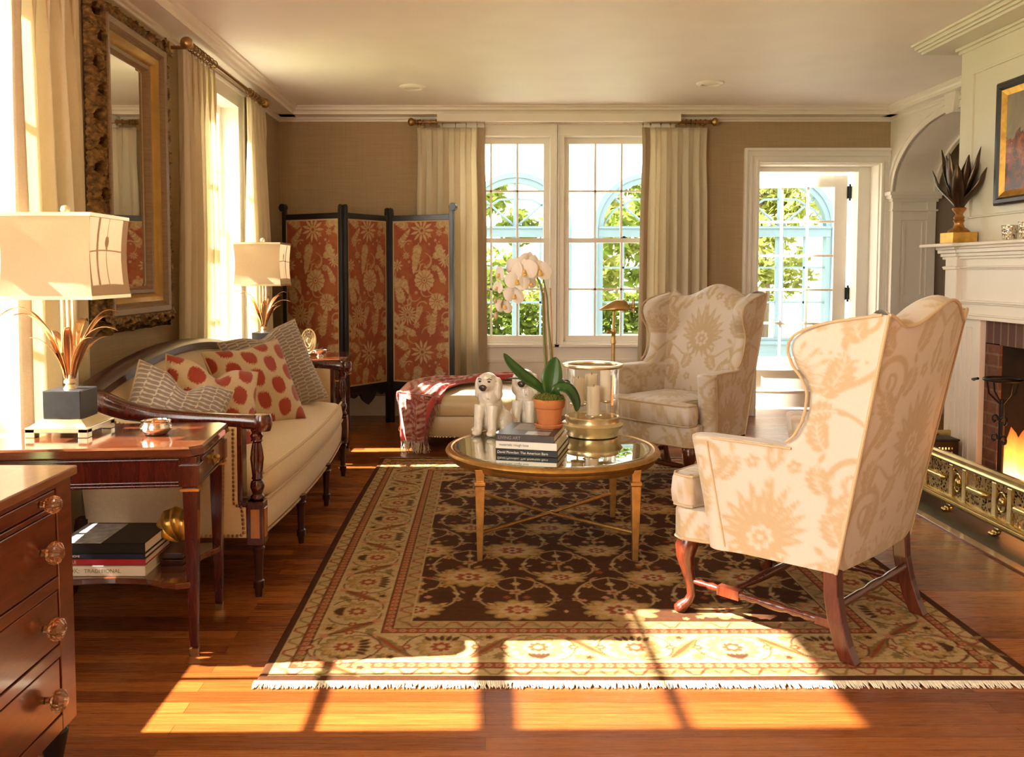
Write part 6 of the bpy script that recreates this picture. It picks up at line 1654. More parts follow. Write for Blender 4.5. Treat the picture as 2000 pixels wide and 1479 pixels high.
# hurricane lantern with four pillar candles
HXc, HYc = .525, 4.19
t = thing('hurricane_lantern', 'round glass hurricane lantern with brass base beside the orchid', 'lantern', (HXc, HYc, TS))
m = MB(); m.lathe([(.118, 0), (.125, .004), (.128, .03), (.148, .05), (.152, .058), (.146, .064), (.132, .07), (.130, .088), (.134, .094), (.128, .098), (.120, .092), (.118, .06), (.001, .056)], (HXc, HYc, TS), 56); m.build('base', M['brass_pale'], t, smooth=40) if 'brass_pale' in M else m.build('base', M['champagne'], t, smooth=40)
m = MB(); R = [[(HXc + r * math.cos(a), HYc + r * math.sin(a), TS + z) for a in np.linspace(0, 2 * PI, 56, endpoint=False)] for r, z in ((.128, .088), (.130, .335), (.134, .340), (.1335, .342), (.126, .335), (.124, .088), (.128, .088))]
m.loft(R, cap=False); m.build('glass_cylinder', M['clear'], t, smooth=40)
m = MB(); R = [[(HXc + r * math.cos(a), HYc + r * math.sin(a), TS + z) for a in np.linspace(0, 2 * PI, 56, endpoint=False)] for r, z in ((.128, .333), (.142, .336), (.150, .345), (.148, .352), (.138, .354), (.122, .350), (.121, .342), (.128, .333))]
m.loft(R, cap=False); m.build('brass_collar', M['champagne'], t, smooth=40)
CN = [(-.073, -.02, .155, .125, 'left front'), (-.005, -.078, .108, .140, 'front'), (.002, .06, .155, .135, 'back'), (.070, .0, .17, .155, 'right')]
for dx, dy, zb, hh, lab in CN:
    m = MB(); x, y = HXc + dx, HYc + dy; m.tube([(x, y, TS + .057), (x, y, TS + zb - .006)], .0055, 8); m.lathe([(.012, -.012), (.036, -.005), (.040, 0), (.040, .004), (.034, .003), (.001, .002)], (x, y, TS + zb), 24); m.build('candle_holder', M['champagne'], t)
CL = {'left front': 'left pillar candle inside the hurricane lantern', 'front': 'lowest front pillar candle inside the hurricane lantern', 'back': 'pillar candle at the back of the lantern, half hidden', 'right': 'tallest right pillar candle inside the hurricane lantern'}
for dx, dy, zb, hh, lab in CN:
    x, y = HXc + dx, HYc + dy; c = thing('pillar_candle', CL[lab], 'candle', (x, y, TS + zb + .0045), group='candles in the lantern')
    m = MB(); m.lathe([(.031, .0), (.0325, .002), (.0325, hh - .006), (.030, hh), (.022, hh - .003), (.001, hh - .006)], (x, y, TS + zb + .0045), 28); m.build('wax', M['wax'], c, smooth=50)
    m = MB(); m.tube([(x, y, TS + zb + hh - .002), (x + .002, y, TS + zb + hh + .012)], .0014, 5); m.build('wick', M['wick'], c)

# ------------------------------------------------------------------ wing chairs
def wing_chair(label, loc, rot):
    t = thing('wing_chair', label, 'armchair', loc, rot, 'damask wing chairs')
    ub = lambda z: .035 - .19 * (z - .275)
    xo = lambda u, z: .302 + .035 * max(0, (z - .3) / .8) + .105 * max(0, u - ub(z))
    B = lambda m, n, mt='damask', **k: m.build(n, M[mt], t, local=True, **k)
    dam = lambda a, b: DAMASK.sample((np.asarray(a) - .31) * .86 + .31, np.asarray(b) * .86)
    ZW = [.60, .67, .70, .75, .80, .85, .89, .93, .977, 1.01, 1.03, 1.05, 1.065, 1.078, 1.09, 1.10]
    UW = [.23, .205, .168, .140, .127, .123, .138, .168, .184, .178, .160, .125, .085, .03, -.04, -.10]
    for sx in (-1, 1):
        # arm: full height panel from rail to arm top
        def ring(u0, u1, z, th, bulge, n1=44):
            pts = []; r = th / 2
            for k in range(n1 + 1):
                u = u0 + (u1 - r - u0) * k / n1; pts.append((xo(u, z) + bulge * math.exp(-((u - u1 + .05) / .045) ** 2), u))
            xc = xo(u1 - r, z) + bulge * math.exp(-((r - .05) / .045) ** 2)
            for k in range(1, 12):
                a = PI * k / 12; pts.append((xc - r + r * math.cos(a), u1 - r + r * math.sin(a) * 1.0))
            for k in range(n1 // 2 + 1):
                u = u1 - r + (u0 - u1 + r) * k / (n1 // 2); pts.append((xo(u, z) - th, u))
            return pts
        def panel(levels, off):
            R, Cc = [], []
            for z, u1, th, bl in levels:
                p = ring(ub(z), u1, z, th, bl); q = np.array(p); s = np.concatenate([[0], np.cumsum(np.hypot(*np.diff(q, axis=0).T))])
                R.append([(sx * (a + off), b_, z) for a, b_ in p]); Cc.append(dam(s * 1.0 + .05, np.full(len(s), z * 1.0 + .12)))
            return R, Cc
        lv = []
        nz = 70
        for k in range(nz + 1):
            z = .275 + (.652 - .275) * k / nz; lv.append((z, .470 + .062 * (k / nz) ** 1.2, .088 + .012 * k / nz, .016))
        lv += [(.660, .530, .094, .014), (.665, .522, .078, .008), (.667, .505, .05, .0)]
        R, Cc = panel(lv, 0)
        m = MB(); m.grid(np.array(R), cv=True, col=np.array(Cc)); m.f.append(tuple(range((len(R) - 1) * len(R[0]), len(R) * len(R[0])))); m.f.append(tuple(range(len(R[0])))[::-1])
        B(m, 'arm', smooth=50)
        zs_ = np.linspace(.60, 1.10, 100); us = np.interp(zs_, ZW, UW)
        for _ in range(3): us[1:-1] = (us[:-2] + 2 * us[1:-1] + us[2:]) / 4
        lv = [(z, max(u, ub(z) + .05), .078 * (1 if z < 1.05 else max(.35, 1 - (z - 1.05) / .05 * .6)), 0.0) for z, u in zip(zs_, us)]
        R, Cc = panel(lv, .0007)
        m = MB(); m.grid(np.array(R), cv=True, col=np.array(Cc)); m.f.append(tuple(range((len(R) - 1) * len(R[0]), len(R) * len(R[0]))))
        B(m, 'wing', smooth=50)
        # welts: back edge, and wing front outline
        m = MB(); m.tube([(sx * (xo(ub(z), z) + .001), ub(z) - .001, z) for z in np.linspace(.275, 1.098, 30)], .0055, 7)
        e = [(sx * (xo(u, z) + .001), u - .004, z) for z, u in zip(zs_[16:], us[16:])]
        m.tube(e, .0048, 7); B(m, 'side_welt', 'welt')
        m = MB(); m.tube([(sx * (xo(u, .655) + .004), u, .661) for u in np.linspace(.17, .47, 20)], .0045, 7)
        m.tube([(sx * (xo(.43 + .062 * (z - .275) / .38, z) + .008), .43 + .062 * (z - .275) / .38 - .035, z) for z in np.linspace(.29, .65, 16)], .004, 7); B(m, 'arm_welt', 'welt')
    # back with camel crest
    def zt(x, w):
        u = abs(x) / w
        if u < .74: return 1.138 - .075 * (1 - math.cos(PI * u / .74)) / 2
        return 1.063 + .036 * (1 - math.cos(PI * (u - .74) / .26)) / 2
    nx, nz = 120, 150
    F = np.zeros((nx + 1, nz + 1, 3)); G = np.zeros_like(F)
    for i in range(nx + 1):
        q = 2 * i / nx - 1
        for j in range(nz + 1):
            v = j / nz; z = .275 + (zt(q, 1.0) - .275) * v; w = xo(ub(z), z) - .001
            F[i, j] = (q * w, ub(z) - .055 * (1 - q * q) * min(1, .25 + .75 * v), z); 
            zi = .36 + (zt(q, 1.0) + .004 - .36) * v; wi = w - .06
            G[i, j] = (q * wi, ub(zi) + .115 - .035 * (1 - q * q) * v + .022 * math.sin(PI * min(1, v * 1.05)) * (1 - q * q) - .05 * max(0, (v - .93) / .07) ** 2 * .9, zi)
    cf = dam(F[..., 0] + .31, F[..., 2] * 1.0 - .20); cg = dam(G[..., 0] + .31, G[..., 2] - .36)
    m = MB(); m.grid(F, col=cf); m.grid(G[::-1], col=cg[::-1])
    # rolled top joining the two faces
    T = np.zeros((nx + 1, 9, 3))
    for i in range(nx + 1):
        a, b_ = F[i, nz], G[i, nz]
        for k in range(9):
            u = k / 8; T[i, k] = a * (1 - u) + b_ * u; T[i, k, 2] += .014 * math.sin(PI * u)
    ct_ = dam(T[..., 0] + .31, T[..., 1] * 1.0 + .75); m.grid(T, col=ct_)
    m.grid(np.stack([F[0], G[0]], 0), col=np.stack([cf[0], cg[0]], 0)); m.grid(np.stack([F[nx], G[nx]], 0), col=np.stack([cf[nx], cg[nx]], 0))
    B(m, 'back', smooth=50)
    m = MB(); m.tube([tuple(F[i, nz] + np.array((0, -.002, .001))) for i in range(0, nx + 1, 2)], .0055, 7); B(m, 'crest_welt', 'welt')
    # seat rail
    m = MB(); n = 60; outl = []
    def rail(ins, z):
        pts = [(-.27 + ins, .05), (-.29 + ins, .44), (-.325 + ins, .50), (-.345 + ins, .58 - ins), (-.325 + ins * .7, .615 - ins)]
        k = [(x, .628 - ins + .012 * (1 - (x / .3) ** 2)) for x in np.linspace(-.29, .29, 15)]
        return [(x, y, z) for x, y in pts + k + [(-a, b_) for a, b_ in pts[::-1]]]
    zz = np.linspace(.275, .384, 16); R = [rail(.004 if i in (0, 15) else 0, z) for i, z in enumerate(zz)]
    R = np.array(R); s = np.concatenate([[0], np.cumsum(np.hypot(*np.diff(R[0][:, :2], axis=0).T))])
    # densify along the outline
    sd = np.linspace(0, s[-1], 180); RR = np.stack([np.stack([np.interp(sd, s, r[:, k]) for k in range(3)], -1) for r in R], 0)
    m.grid(RR, col=dam(np.broadcast_to(sd, RR.shape[:2]) + .1, RR[..., 2] + .1)); m.add([tuple(p) for p in RR[-1]], [tuple(range(180))], [(*CREAM, 1)] * 180)
    B(m, 'seat_rail', smooth=50)
    m = MB(); m.tube([(p[0] * 1.004, p[1] + .002, .277) for p in R[0]], .006, 7); B(m, 'rail_welt', 'welt')
    # T cushion
    def cush(ins, z):
        h = .222 - ins; T_ = .325 - ins
        pts = [(-h, .10 + ins), (-h, .50), (-h - .01, .53 + ins * .5), (-T_, .545 + ins), (-T_ - .008, .57), (-T_, .63 - ins), (-T_ + .03, .648 - ins), (0, .66 - ins), (T_ - .03, .648 - ins), (T_, .63 - ins), (T_ + .008, .57), (T_, .545 + ins), (h + .01, .53 + ins * .5), (h, .50), (h, .10 + ins)]
        return np.array([(x, y, z) for x, y in pts])
    lv = [(.035, .386), (.006, .390), (0, .402), (-.003, .44), (0, .485), (.006, .496), (.03, .503), (.08, .510), (.13, .514), (.19, .516)]
    R = np.array([cush(a, z) for a, z in lv]); s = np.concatenate([[0], np.cumsum(np.hypot(*np.diff(R[1][:, :2], axis=0).T))]); sd = np.linspace(0, s[-1], 170)
    RR = np.stack([np.stack([np.interp(sd, s, r[:, k]) for k in range(3)], -1) for r in R[:7]], 0)
    m = MB(); m.grid(RR, cv=True, col=dam(np.broadcast_to(sd, RR.shape[:2]) + .02, RR[..., 2] * 1.0 + .05))
    gx, gy = np.meshgrid(np.linspace(-1, 1, 91), np.linspace(0, 1, 91), indexing='ij')
    # crowned top sheet following the outline
    yy = .118 + gy * (.632 - .118); hw = np.interp(yy, [0, .50, .53, .548, .60, .632], [.205, .205, .22, .302, .302, .285])
    P = np.stack([gx * hw, yy + (1 - np.abs(gx) ** 2) * .012 * gy, .5025 + .022 * (1 - np.abs(gx) ** 2.2) * np.sin(PI * np.clip(gy, .0, 1)) ** .6], -1)
    m.grid(P, col=dam(P[..., 0] + .31, P[..., 1] + .1)); B(m, 'seat_cushion', smooth=60)
    m = MB()
    for z in (.499, .390):
        r = cush(.006, z); m.tube([tuple(p) for p in r[1:-1]], .005, 7)
    B(m, 'cushion_welt', 'welt')
    # legs and stretchers
    for sx in (-1, 1):
        m = MB(); P = []; rad = []
        for z, r, a in ((.285, -.012, .034), (.262, .002, .040), (.235, .012, .040), (.20, .014, .033), (.15, .005, .023), (.10, -.006, .0175), (.06, -.008, .0155), (.035, .002, .017), (.018, .02, .022), (.006, .03, .026), (0, .03, .022)):
            P.append((sx * (.292 + r * .62), .575 + r * .8, z)); rad.append(a)
        m.tube(P, rad, 18, up=(0, 1, 0)); m.box(sx * .292 - .028, .548, .262, sx * .292 + .028, .604, .30)
        B(m, 'leg', 'leg_wood', smooth=60)
        m = MB(); m.sqtube([(sx * .284, -.012, 0), (sx * .284, .012, .05), (sx * .283, .034, .12), (sx * .28, .05, .20), (sx * .278, .056, .30)], [.0195, .02, .021, .022, .023], [.026, .0255, .0245, .024, .024]); B(m, 'leg', 'leg_wood', smooth=0, bevel=.004)
        m = MB()
        a, b_ = Vector((sx * .284, .045, .108)), Vector((sx * .29, .570, .112))
        rd = [.013, .013, .013, .014, .016, .011, .015, .010, .015, .017, .016, .013, .010, .014, .010, .016, .016, .016, .016, .010, .015, .009, .012, .009, .008]
        m.tube([tuple(a + (b_ - a) * k / 24) for k in range(25)], rd, 14); m.obox(tuple(a + (b_ - a) * .70), (.033, .085, .033)); m.obox(tuple(a + (b_ - a) * .05), (.026, .06, .026)); B(m, 'stretcher', 'leg_wood', smooth=50)
    m = MB(); rd = [.011, .014, .009, .013, .016, .017, .017, .016, .013, .009, .014, .011]
    m.tube([(-.287 + .574 * k / 11, .412, .111) for k in range(12)], rd, 14); B(m, 'cross_stretcher', 'leg_wood', smooth=50)
    m = MB(); m.tube([(-.284 + .568 * k / 11, .035, .165) for k in range(12)], [.012, .013, .013, .014, .010, .015, .015, .010, .014, .013, .013, .012], 14); B(m, 'back_stretcher', 'leg_wood', smooth=50)
    return t
ch = wing_chair('cream damask wing chair in the foreground seen from behind', (1.347, 2.847, .0135), math.radians(43.6))
c2 = dup(ch); c2.location = (1.352, 5.265, .0135); c2.rotation_euler = (0, 0, math.radians(131.6))
c2['label'] = 'gold damask wing chair at the back facing the coffee table'
# ------------------------------------------------------------------ fireplace
def brickmat():
    t = NT('old_brick'); v = t.n('ShaderNodeTexCoord').outputs['Object']
    sp = t.n('ShaderNodeSeparateXYZ', {0: v}); cb = t.n('ShaderNodeCombineXYZ', {0: sp.outputs[1], 1: sp.outputs[2], 2: sp.outputs[0]}).outputs[0]
    br = t.n('ShaderNodeTexBrick', {'Vector': cb, 'Color1': (.17, .055, .022, 1), 'Color2': (.105, .036, .022, 1), 'Mortar': (.20, .135, .08, 1), 'Scale': 1, 'Mortar Size': .006, 'Mortar Smooth': .2, 'Brick Width': .205, 'Row Height': .066})
    n = t.noise(v, 26, 4); c = t.mix(.4, br.outputs['Color'], t.ramp(n, [(.3, (.05, .02, .015)), (.7, (.22, .085, .035))]))
    t.pbr(c, .85, 0, t.bump(t.math('SUBTRACT', n, br.outputs['Fac']), .5, .006)); return t.done()
M['brick'] = brickmat()
def soldier():
    t = NT('soldier_brick'); v = t.n('ShaderNodeTexCoord').outputs['Object']
    sp = t.n('ShaderNodeSeparateXYZ', {0: v}); cb = t.n('ShaderNodeCombineXYZ', {0: sp.outputs[2], 1: sp.outputs[1], 2: sp.outputs[0]}).outputs[0]
    br = t.n('ShaderNodeTexBrick', {'Vector': cb, 'Color1': (.12, .06, .042, 1), 'Color2': (.09, .04, .03, 1), 'Mortar': (.20, .135, .08, 1), 'Scale': 1, 'Mortar Size': .006, 'Brick Width': 4, 'Row Height': .066})
    t.pbr(br.outputs['Color'], .85, 0, t.bump(br.outputs['Fac'], -.5, .006)); return t.done()
M['soldier'] = soldier()
FC = 4.24
t = thing('fireplace', 'cream panelled mantelpiece with brick surround and open firebox', 'fireplace', (2.9, FC, 0))
for sg in (-1, 1):
    m = MB(); y0, y1 = FC + sg * .40, FC + sg * .62; m.box(2.785, y0, 0, 3.3, y1, .85); m.build('brick_jamb', M['brick'], t, smooth=0)
m = MB(); m.box(2.785, FC - .62, .845, 3.3, FC + .62, .985); m.build('brick_lintel', M['soldier'], t, smooth=0)
m = MB(); m.box(3.28, FC - .5, 0, 3.35, FC + .5, .845); m.box(2.80, FC - .404, 0.002, 3.3, FC - .398, .845); m.box(2.80, FC + .398, 0.002, 3.3, FC + .404, .845); m.box(2.8, FC - .5, .84, 3.3, FC + .5, .846); m.box(2.8, FC - .5, .001, 3.3, FC + .5, .012); m.build('firebox', M['soot'], t, smooth=0)
for sg in (-1, 1):
    a, b = (FC + sg * .535, FC + sg * .885)
    m = MB(); m.box(2.765, a, 0, 2.83, b, .985); m.box(2.752, a, 0, 2.77, a + sg * .05, .985); m.box(2.752, b, 0, 2.77, b - sg * .045, .985)
    for k in range(4):
        yc = a + sg * (.10 + .05 * k); m.box(2.758, yc, .14, 2.77, yc + sg * .03, .93)
    m.box(2.745, a, 0, 2.8, b, .13); m.build('mantel_leg', M['trim'], t, smooth=0, bevel=.004)
    m = MB(); m.box(2.70, FC + sg * .70, .985, 2.8, FC + sg * .82, 1.385); m.box(2.69, FC + sg * .69, 1.255, 2.8, FC + sg * .83, 1.275); m.box(2.69, FC + sg * .69, 1.06, 2.8, FC + sg * .83, 1.085)
    for z, e in ((1.33, .01), (1.35, .022), (1.37, .04)): m.box(2.70 - e, FC + sg * (.70 - e), z, 2.8, FC + sg * (.82 + e), z + .02)
    m.build('pilaster', M['trim'], t, smooth=0, bevel=.004)
m = MB(); m.box(2.735, FC - .885, .985, 2.83, FC + .885, 1.385)
for z0, z1, e in ((.978, .998, .022), (.998, 1.008, .01), (1.062, 1.072, .014), (1.072, 1.084, .022), (1.256, 1.264, .012), (1.264, 1.274, .02), (1.315, 1.33, .02), (1.33, 1.35, .032), (1.35, 1.372, .05), (1.372, 1.387, .062)): m.box(2.735 - e, FC - .885, z0, 2.8, FC + .885, z1)
m.build('frieze', M['trim'], t, smooth=0, bevel=.003)
m = MB(); m.box(2.645, FC - .92, 1.386, 2.83, FC + .92, 1.405)
for sg in (-1, 1): m.box(2.60, FC + sg * .575, 1.386, 2.8, FC + sg * .935, 1.405)
m.build('mantel_shelf', M['trim'], t, smooth=0, bevel=.006, bseg=3)
m = MB(); m.box(2.255, 3.0, -.01, 3.3, 5.25, .004); struct(m.build('floor_hearth', M['hearth_stone'], smooth=0), 'dark slate hearth before the fireplace', 'hearth')
m = MB(); m.box(2.205, 2.95, -.01, 2.255, 5.30, .009); m.box(2.205, 5.25, -.01, 2.8, 5.30, .009); struct(m.build('trim_6', M['cherry_top'], smooth=0, bevel=.003), 'wooden border strip round the hearth', 'hearth border')
# brass fender
def fender():
    t = thing('fire_fender', 'pierced brass fender with paw feet on the hearth', 'fender', (2.42, 4.25, 0))
    y0, y1 = 3.30, 5.07; x = 2.405
    prof_b = [(0, .045), (-.026, .05), (-.03, .062), (-.02, .07), (-.024, .08), (-.012, .088), (0, .09)]; prof_t = [(0, .252), (-.012, .256), (-.016, .266), (-.01, .274), (-.018, .282), (-.018, .296), (-.006, .305), (.012, .305), (.016, .29), (.012, .252)]
    for pr, nm in ((prof_b + [(.012, .09), (.012, .045)], 'bottom_rail'), (prof_t, 'top_rail')):
        m = MB(); m.prism([(x + a, z) for a, z in pr], 'y', y0, y1); m.prism([(y1 - a, z) for a, z in pr], 'x', x, 2.76) if False else None
        m.loft([[(2.76, y1 - a, z) for a, z in pr], [(x, y1 - a, z) for a, z in pr]]); m.build(nm, M['fender'], t, smooth=30)
    m = MB()
    m.box(x - .001, y0, .088, x + .0005, y1, .254); m.box(x, y1 - .0005, .088, 2.74, y1 + .001, .254); m.build('pierced_panel', M['pierced'], t, smooth=0)
    yy = y1 - .06
    k = 0
    while yy - .30 > y0:
        for ya, w in ((yy, .018), (yy - .255, .018), ): 
            m = MB(); m.box(x - .008, ya - w, .09, x, ya + w, .252); m.build('stile', M['fender'], t, smooth=0, bevel=.003)
        m = MB(); m.tube([(x - .006, yy - .045, .172), (x - .012, yy - .06, .172), (x - .012, yy - .19, .172), (x - .006, yy - .205, .172)], [.006, .017, .017, .006], 12); m.build('boss_bar', M['fender'], t)
        m = MB(); m.ball((x - .006, yy - .315, .172), (.012, .018, .022), 12, 8); m.tube([(x - .004, yy - .315 + .034 * math.cos(a), .172 + .045 * math.sin(a)) for a in np.linspace(0, 2 * PI, 25)], .004, 6, cap=False); m.build('rosette', M['fender'], t)
        yy -= .375; k += 1
    for y in (4.95, 4.40, 3.98, 3.45):
        m = MB(); m.ball((x + .005, y, .036), (.02, .018, .018), 12, 8)
        for q in (-.012, 0, .012): m.ball((x - .022, y + q, .014), (.016, .0075, .011), 10, 6)
        m.ball((x - .005, y, .02), (.022, .02, .016), 12, 8); m.build('paw_foot', M['fender'], t)
M['fender'] = plain('fender_brass', (.60, .47, .20), .24, 1.0, .1, 15, .03)
pm = NT('pierced_brass'); vv = pm.coord('Object'); vo = pm.n('ShaderNodeTexVoronoi', {'Vector': vv, 'Scale': 74.0}, feature='F1').outputs['Distance']
hole = pm.math('LESS_THAN', vo, .44); pc = pm.n('ShaderNodeBsdfPrincipled', {'Base Color': (.52, .40, .17, 1), 'Metallic': 1.0, 'Roughness': .3, 'Normal': pm.bump(vo, .5, .004)}); tp = pm.n('ShaderNodeBsdfTransparent')
M['pierced'] = pm.done(pm.n('ShaderNodeMixShader', {0: hole, 1: pc.outputs[0], 2: tp.outputs[0]}).outputs[0])
fender()
# andiron, logs and fire
def andiron(label, y):
    t = thing('andiron', label, 'andiron', (2.68, y, .012))
    m = MB(); m.tube([(2.68, y, .03), (2.68, y, .58)], .015, 10); m.tube([(2.64, y - .09, .0125), (2.66, y - .05, .04), (2.68, y, .06), (2.66, y + .05, .04), (2.64, y + .09, .012)], .012, 8); m.tube([(2.68, y, .10), (2.98, y, .10), (3.0, y, .02)], .011, 8); m.build('standard', M['iron'], t)
    m = MB(); m.tube([(2.68 + .085 * math.cos(a), y + .085 * math.sin(a), .685) for a in np.linspace(0, 2 * PI, 29)], .009, 8, cap=False); m.tube([(2.58, y + .05, .685), (2.58, y + .10, .675), (2.60, y + .12, .67)], .007, 6); m.build('ring', M['iron'], t)
    m = MB()
    for a in (0, PI / 2, PI, PI * 1.5): m.tube([(2.68 + .083 * math.cos(a), y + .083 * math.sin(a), .685), (2.68 + .07 * math.cos(a), y + .07 * math.sin(a), .615), (2.68 + .012 * math.cos(a), y + .012 * math.sin(a), .56)], .005, 6)
    m.build('cup', M['iron'], t)
    for z in (.37, .47):
        for sg in (-1, 1): m = MB(); m.tube([(2.67, y + sg * (.012 + .03 - (.03 - .002 * k) * math.cos(k * .55)), z + (.03 - .002 * k) * math.sin(k * .55)) for k in range(12)], .006, 6); m.build('scroll', M['iron'], t)
andiron('black iron andiron with ring top in front of the firebox', 4.43)
for (y0, y1, x, z, r, lab) in ((3.9, 4.58, 2.84, .09, .05, 'front charred log in the fire'), (3.95, 4.56, 2.97, .09, .055, 'rear charred log in the fire'), (4.0, 4.52, 2.90, .18, .045, 'upper charred log in the fire')):
    m = MB(); m.tube([(x, y0, z), (x + .01, (y0 + y1) / 2, z + .008), (x, y1, z)], [r, r * 1.06, r * .95], 14); tag(m.build('fire_log', M['soot']), lab, 'log', 'logs in the fireplace')
fm = NT('flames'); vz = fm.n('ShaderNodeSeparateXYZ', {0: fm.n('ShaderNodeTexCoord').outputs['Object']}).outputs[2]
fc = fm.ramp(fm.math('MULTIPLY', fm.math('SUBTRACT', vz, .12), 2.6), [(0, (1.0, .50, .15)), (.3, (1.0, .22, .03)), (.8, (.6, .06, .01))])
em = fm.n('ShaderNodeEmission', {'Color': fc, 'Strength': fm.math('MULTIPLY', fm.math('SUBTRACT', 1.0, fm.math('MULTIPLY', fm.math('SUBTRACT', vz, .12), 2.4), 0, True), 2.6)}); tb = fm.n('ShaderNodeBsdfTransparent')
lw = fm.n('ShaderNodeLayerWeight', {'Blend': .35}).outputs['Facing']; M['flame'] = fm.done(fm.n('ShaderNodeMixShader', {0: fm.math('MULTIPLY', fm.math('SUBTRACT', 1.0, lw), .8), 1: tb.outputs[0], 2: em.outputs[0]}).outputs[0])
t = thing('log_fire', 'orange flames burning in the fireplace', 'fire', (3.05, 4.25, .012)); r = random.Random(6)
for k in range(26):
    y, x, hh = r.uniform(3.98, 4.56), r.uniform(2.775, 2.90), r.uniform(.16, .38); s = r.uniform(.025, .05)
    if y > 4.5: hh *= .8
    m = MB(); m.tube([(x + .02 * math.sin(k + u * 4) * u, y + .03 * math.sin(k * 2 + u * 5) * u, .12 + hh * u) for u in np.linspace(0, 1, 10)], [s * (math.sin(PI * min(1, .22 + u * .78)) ** .8) + .001 for u in np.linspace(0, 1, 10)], 10); m.build('flame', M['flame'], t, smooth=180)
fl = bpy.data.lights.new('fire_glow', 'POINT'); fl.energy = 2.5; fl.color = (1, .42, .12); fl.shadow_soft_size = .12; fo = bpy.data.objects.new('fire_glow', fl); COL.objects.link(fo); fo.location = (2.86, 4.32, .36)
# black box beside the mantel
t = thing('metal_box', 'small black metal box standing on the hearth behind the fender', 'box', (2.635, 4.94, 0))
m = MB(); m.box(2.555, 4.885, .0045, 2.715, 5.0, .272); m.box(2.55, 4.88, .272, 2.72, 5.005, .284); m.build('body', M['iron'], t, smooth=0, bevel=.003)
m = MB()
for k in range(5):
    for j in range(4): m.box(2.60 + .018 * k, 4.883, .15 + .025 * j, 2.608 + .018 * k, 4.886, .162 + .025 * j)
m.build('pierced_grille', M['silver'], t, stuff=True)

# ------------------------------------------------------------------ things on the mantel and above it
def agave():
    cx, cy, z0 = 2.715, 4.955, 1.4055
    t = thing('metal_agave', 'dark metal agave leaves on a gilt pedestal at the mantel end', 'ornament', (cx, cy, z0))
    m = MB(); m.box(cx - .07, cy - .07, z0, cx + .07, cy + .07, z0 + .062); m.build('plinth', M['gold_leaf'], t, smooth=0, bevel=.003)
    m = MB(); m.lathe([(.055, .062), (.058, .07), (.05, .078), (.03, .092), (.022, .115), (.026, .122), (.03, .13), (.024, .138), (.029, .148), (.024, .156), (.018, .164), (.022, .175), (.035, .19), (.038, .20), (.03, .206), (.001, .207)], (cx, cy, z0), 28); m.build('pedestal', M['gilt_ped'], t, smooth=50)
    r = random.Random(4)
    for ring_, (n, out, hh, w, of) in enumerate(((5, .115, .24, .042, .2), (5, .065, .29, .042, .8), (4, .09, .34, .036, .45))):
        for k in range(n):
            a = of + 2 * PI * k / n + r.uniform(-.15, .15); h_ = hh * r.uniform(.9, 1.06); P = []
            for i in range(17):
                u = i / 16; rad = .018 + out * (math.sin(min(1, u * 1.25) * PI / 2) ** 1.4) * (1 if u < .8 else 1 + .5 * (u - .8)); wz = w * math.sin(PI * min(.995, .10 + .9 * u)) ** .75 * (1 - .35 * u)
                row = []
                for q in (-1, -.5, 0, .5, 1):
                    rr_ = rad - abs(q) ** 1.5 * wz * .55
                    row.append((cx + rr_ * math.cos(a) - q * wz * math.sin(a), cy + rr_ * math.sin(a) + q * wz * math.cos(a), z0 + .195 + h_ * u))
                P.append(row)
            m = MB(); m.grid(np.array(P)); m.build('leaf', M['dark_leaf'], t, smooth=180, solid=.003)
M['dark_leaf'] = plain('patinated_metal_leaf', (.085, .055, .035), .3, .85, .35, 9, .05); M['gilt_ped'] = plain('gilt_pedestal', (.45, .22, .06), .35, .8, .3, 30)
agave()
def mosaic():
    t = NT('mosaic_glass'); vo = t.n('ShaderNodeTexVoronoi', {'Vector': t.coord('Object'), 'Scale': 120.0}); c = t.ramp(t.n('ShaderNodeSeparateColor', {0: vo.outputs['Color']}).outputs[0], [(.2, (.75, .66, .5)), (.45, (.25, .18, .12)), (.7, (.9, .85, .75)), (.9, (.4, .3, .2))], 'CONSTANT')
    t.pbr(c, .12, .5, t.bump(vo.outputs['Distance'], .6, .004), .5); return t.done()
M['mosaic'] = mosaic()
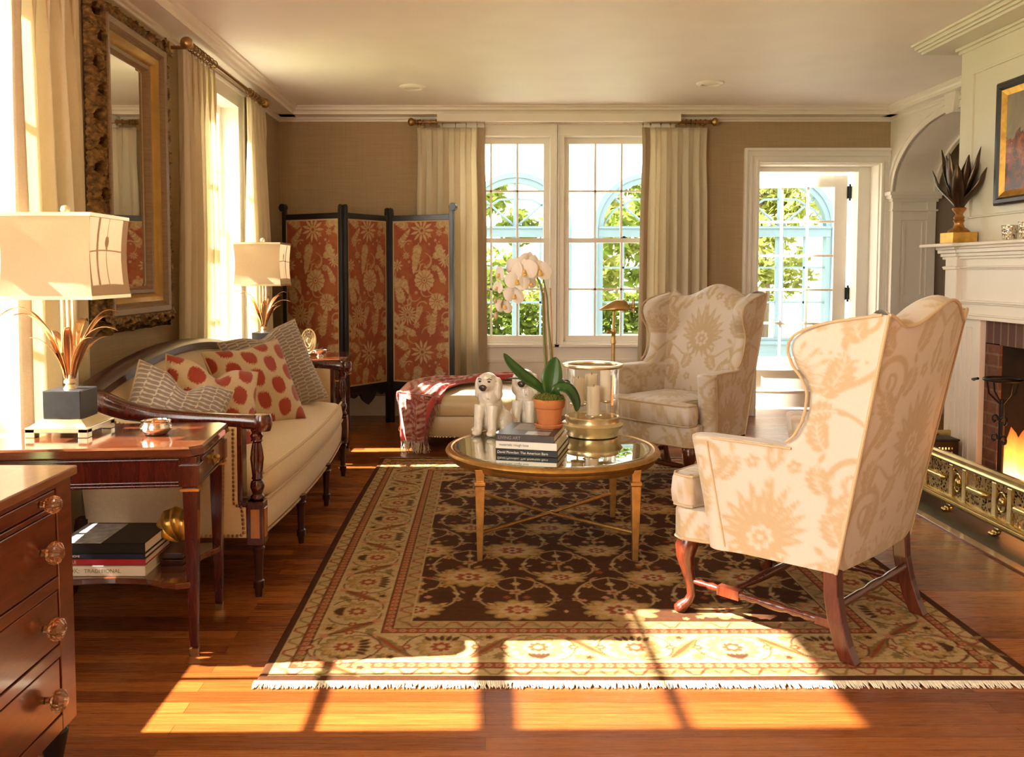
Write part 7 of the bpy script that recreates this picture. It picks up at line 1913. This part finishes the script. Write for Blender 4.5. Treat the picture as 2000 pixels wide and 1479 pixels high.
for y, hh, lab in ((4.48, .078, 'mosaic glass votive cup on the mantel, nearer the agave'), (4.34, .09, 'taller mosaic glass votive cup at the right edge of the mantel')):
    t = thing('votive_cup', lab, 'votive', (2.72, y, 1.4055), group='mosaic votive cups')
    m = MB(); m.lathe([(.030, 0), (.032, .003), (.040, hh), (.0375, hh), (.029, .006), (.001, .005)], (2.72, y, 1.4055), 28); m.build('cup', M['mosaic'], t, smooth=40)
def painting():
    y0, y1, z0, z1 = 3.62, 4.71, 1.60, 2.255
    t = thing('framed_painting', 'landscape painting in a black and gold frame over the mantel', 'painting', (2.79, (y0 + y1) / 2, z0))
    def fr(p, mat, nm):
        m = MB(); m.loft([[(BX - d, y0 + i, z0 + i), (BX - d, y1 - i, z0 + i), (BX - d, y1 - i, z1 - i), (BX - d, y0 + i, z1 - i)] for i, d in p], cap=False); m.build(nm, mat, t, smooth=0)
    fr([(0, 0), (0, .035), (.012, .045), (.03, .045), (.042, .034)], M['black_wood'], 'outer_frame'); fr([(.042, .034), (.046, .036), (.075, .022)], M['gold_leaf'], 'gold_liner')
    m = MB(); i = .072; m.box(BX - .022, y0 + i, z0 + i, BX - .012, y1 - i, z1 - i); m.build('canvas', M['canvas'], t, smooth=0)
cv = NT('painted_landscape'); sp = cv.n('ShaderNodeSeparateXYZ', {0: cv.n('ShaderNodeTexCoord').outputs['Object']})
n1 = cv.noise(cv.coord('Object', (1, 3, 3)), 2.2, 5, .6, .5); n2 = cv.noise(cv.coord('Object'), 14, 5, .65, 1.0)
hz = cv.math('ADD', sp.outputs[2], cv.math('MULTIPLY', n1, -.5)); 
low = cv.ramp(n2, [(.3, (.03, .028, .035)), (.45, (.08, .04, .03)), (.55, (.28, .05, .02)), (.7, (.36, .15, .04))]); sky = cv.ramp(n1, [(.3, (.20, .17, .13)), (.7, (.33, .26, .16))])
cv.pbr(cv.mix(cv.math('GREATER_THAN', hz, .12), low, sky), .5, 0, None, .2); M['canvas'] = cv.done()
painting()
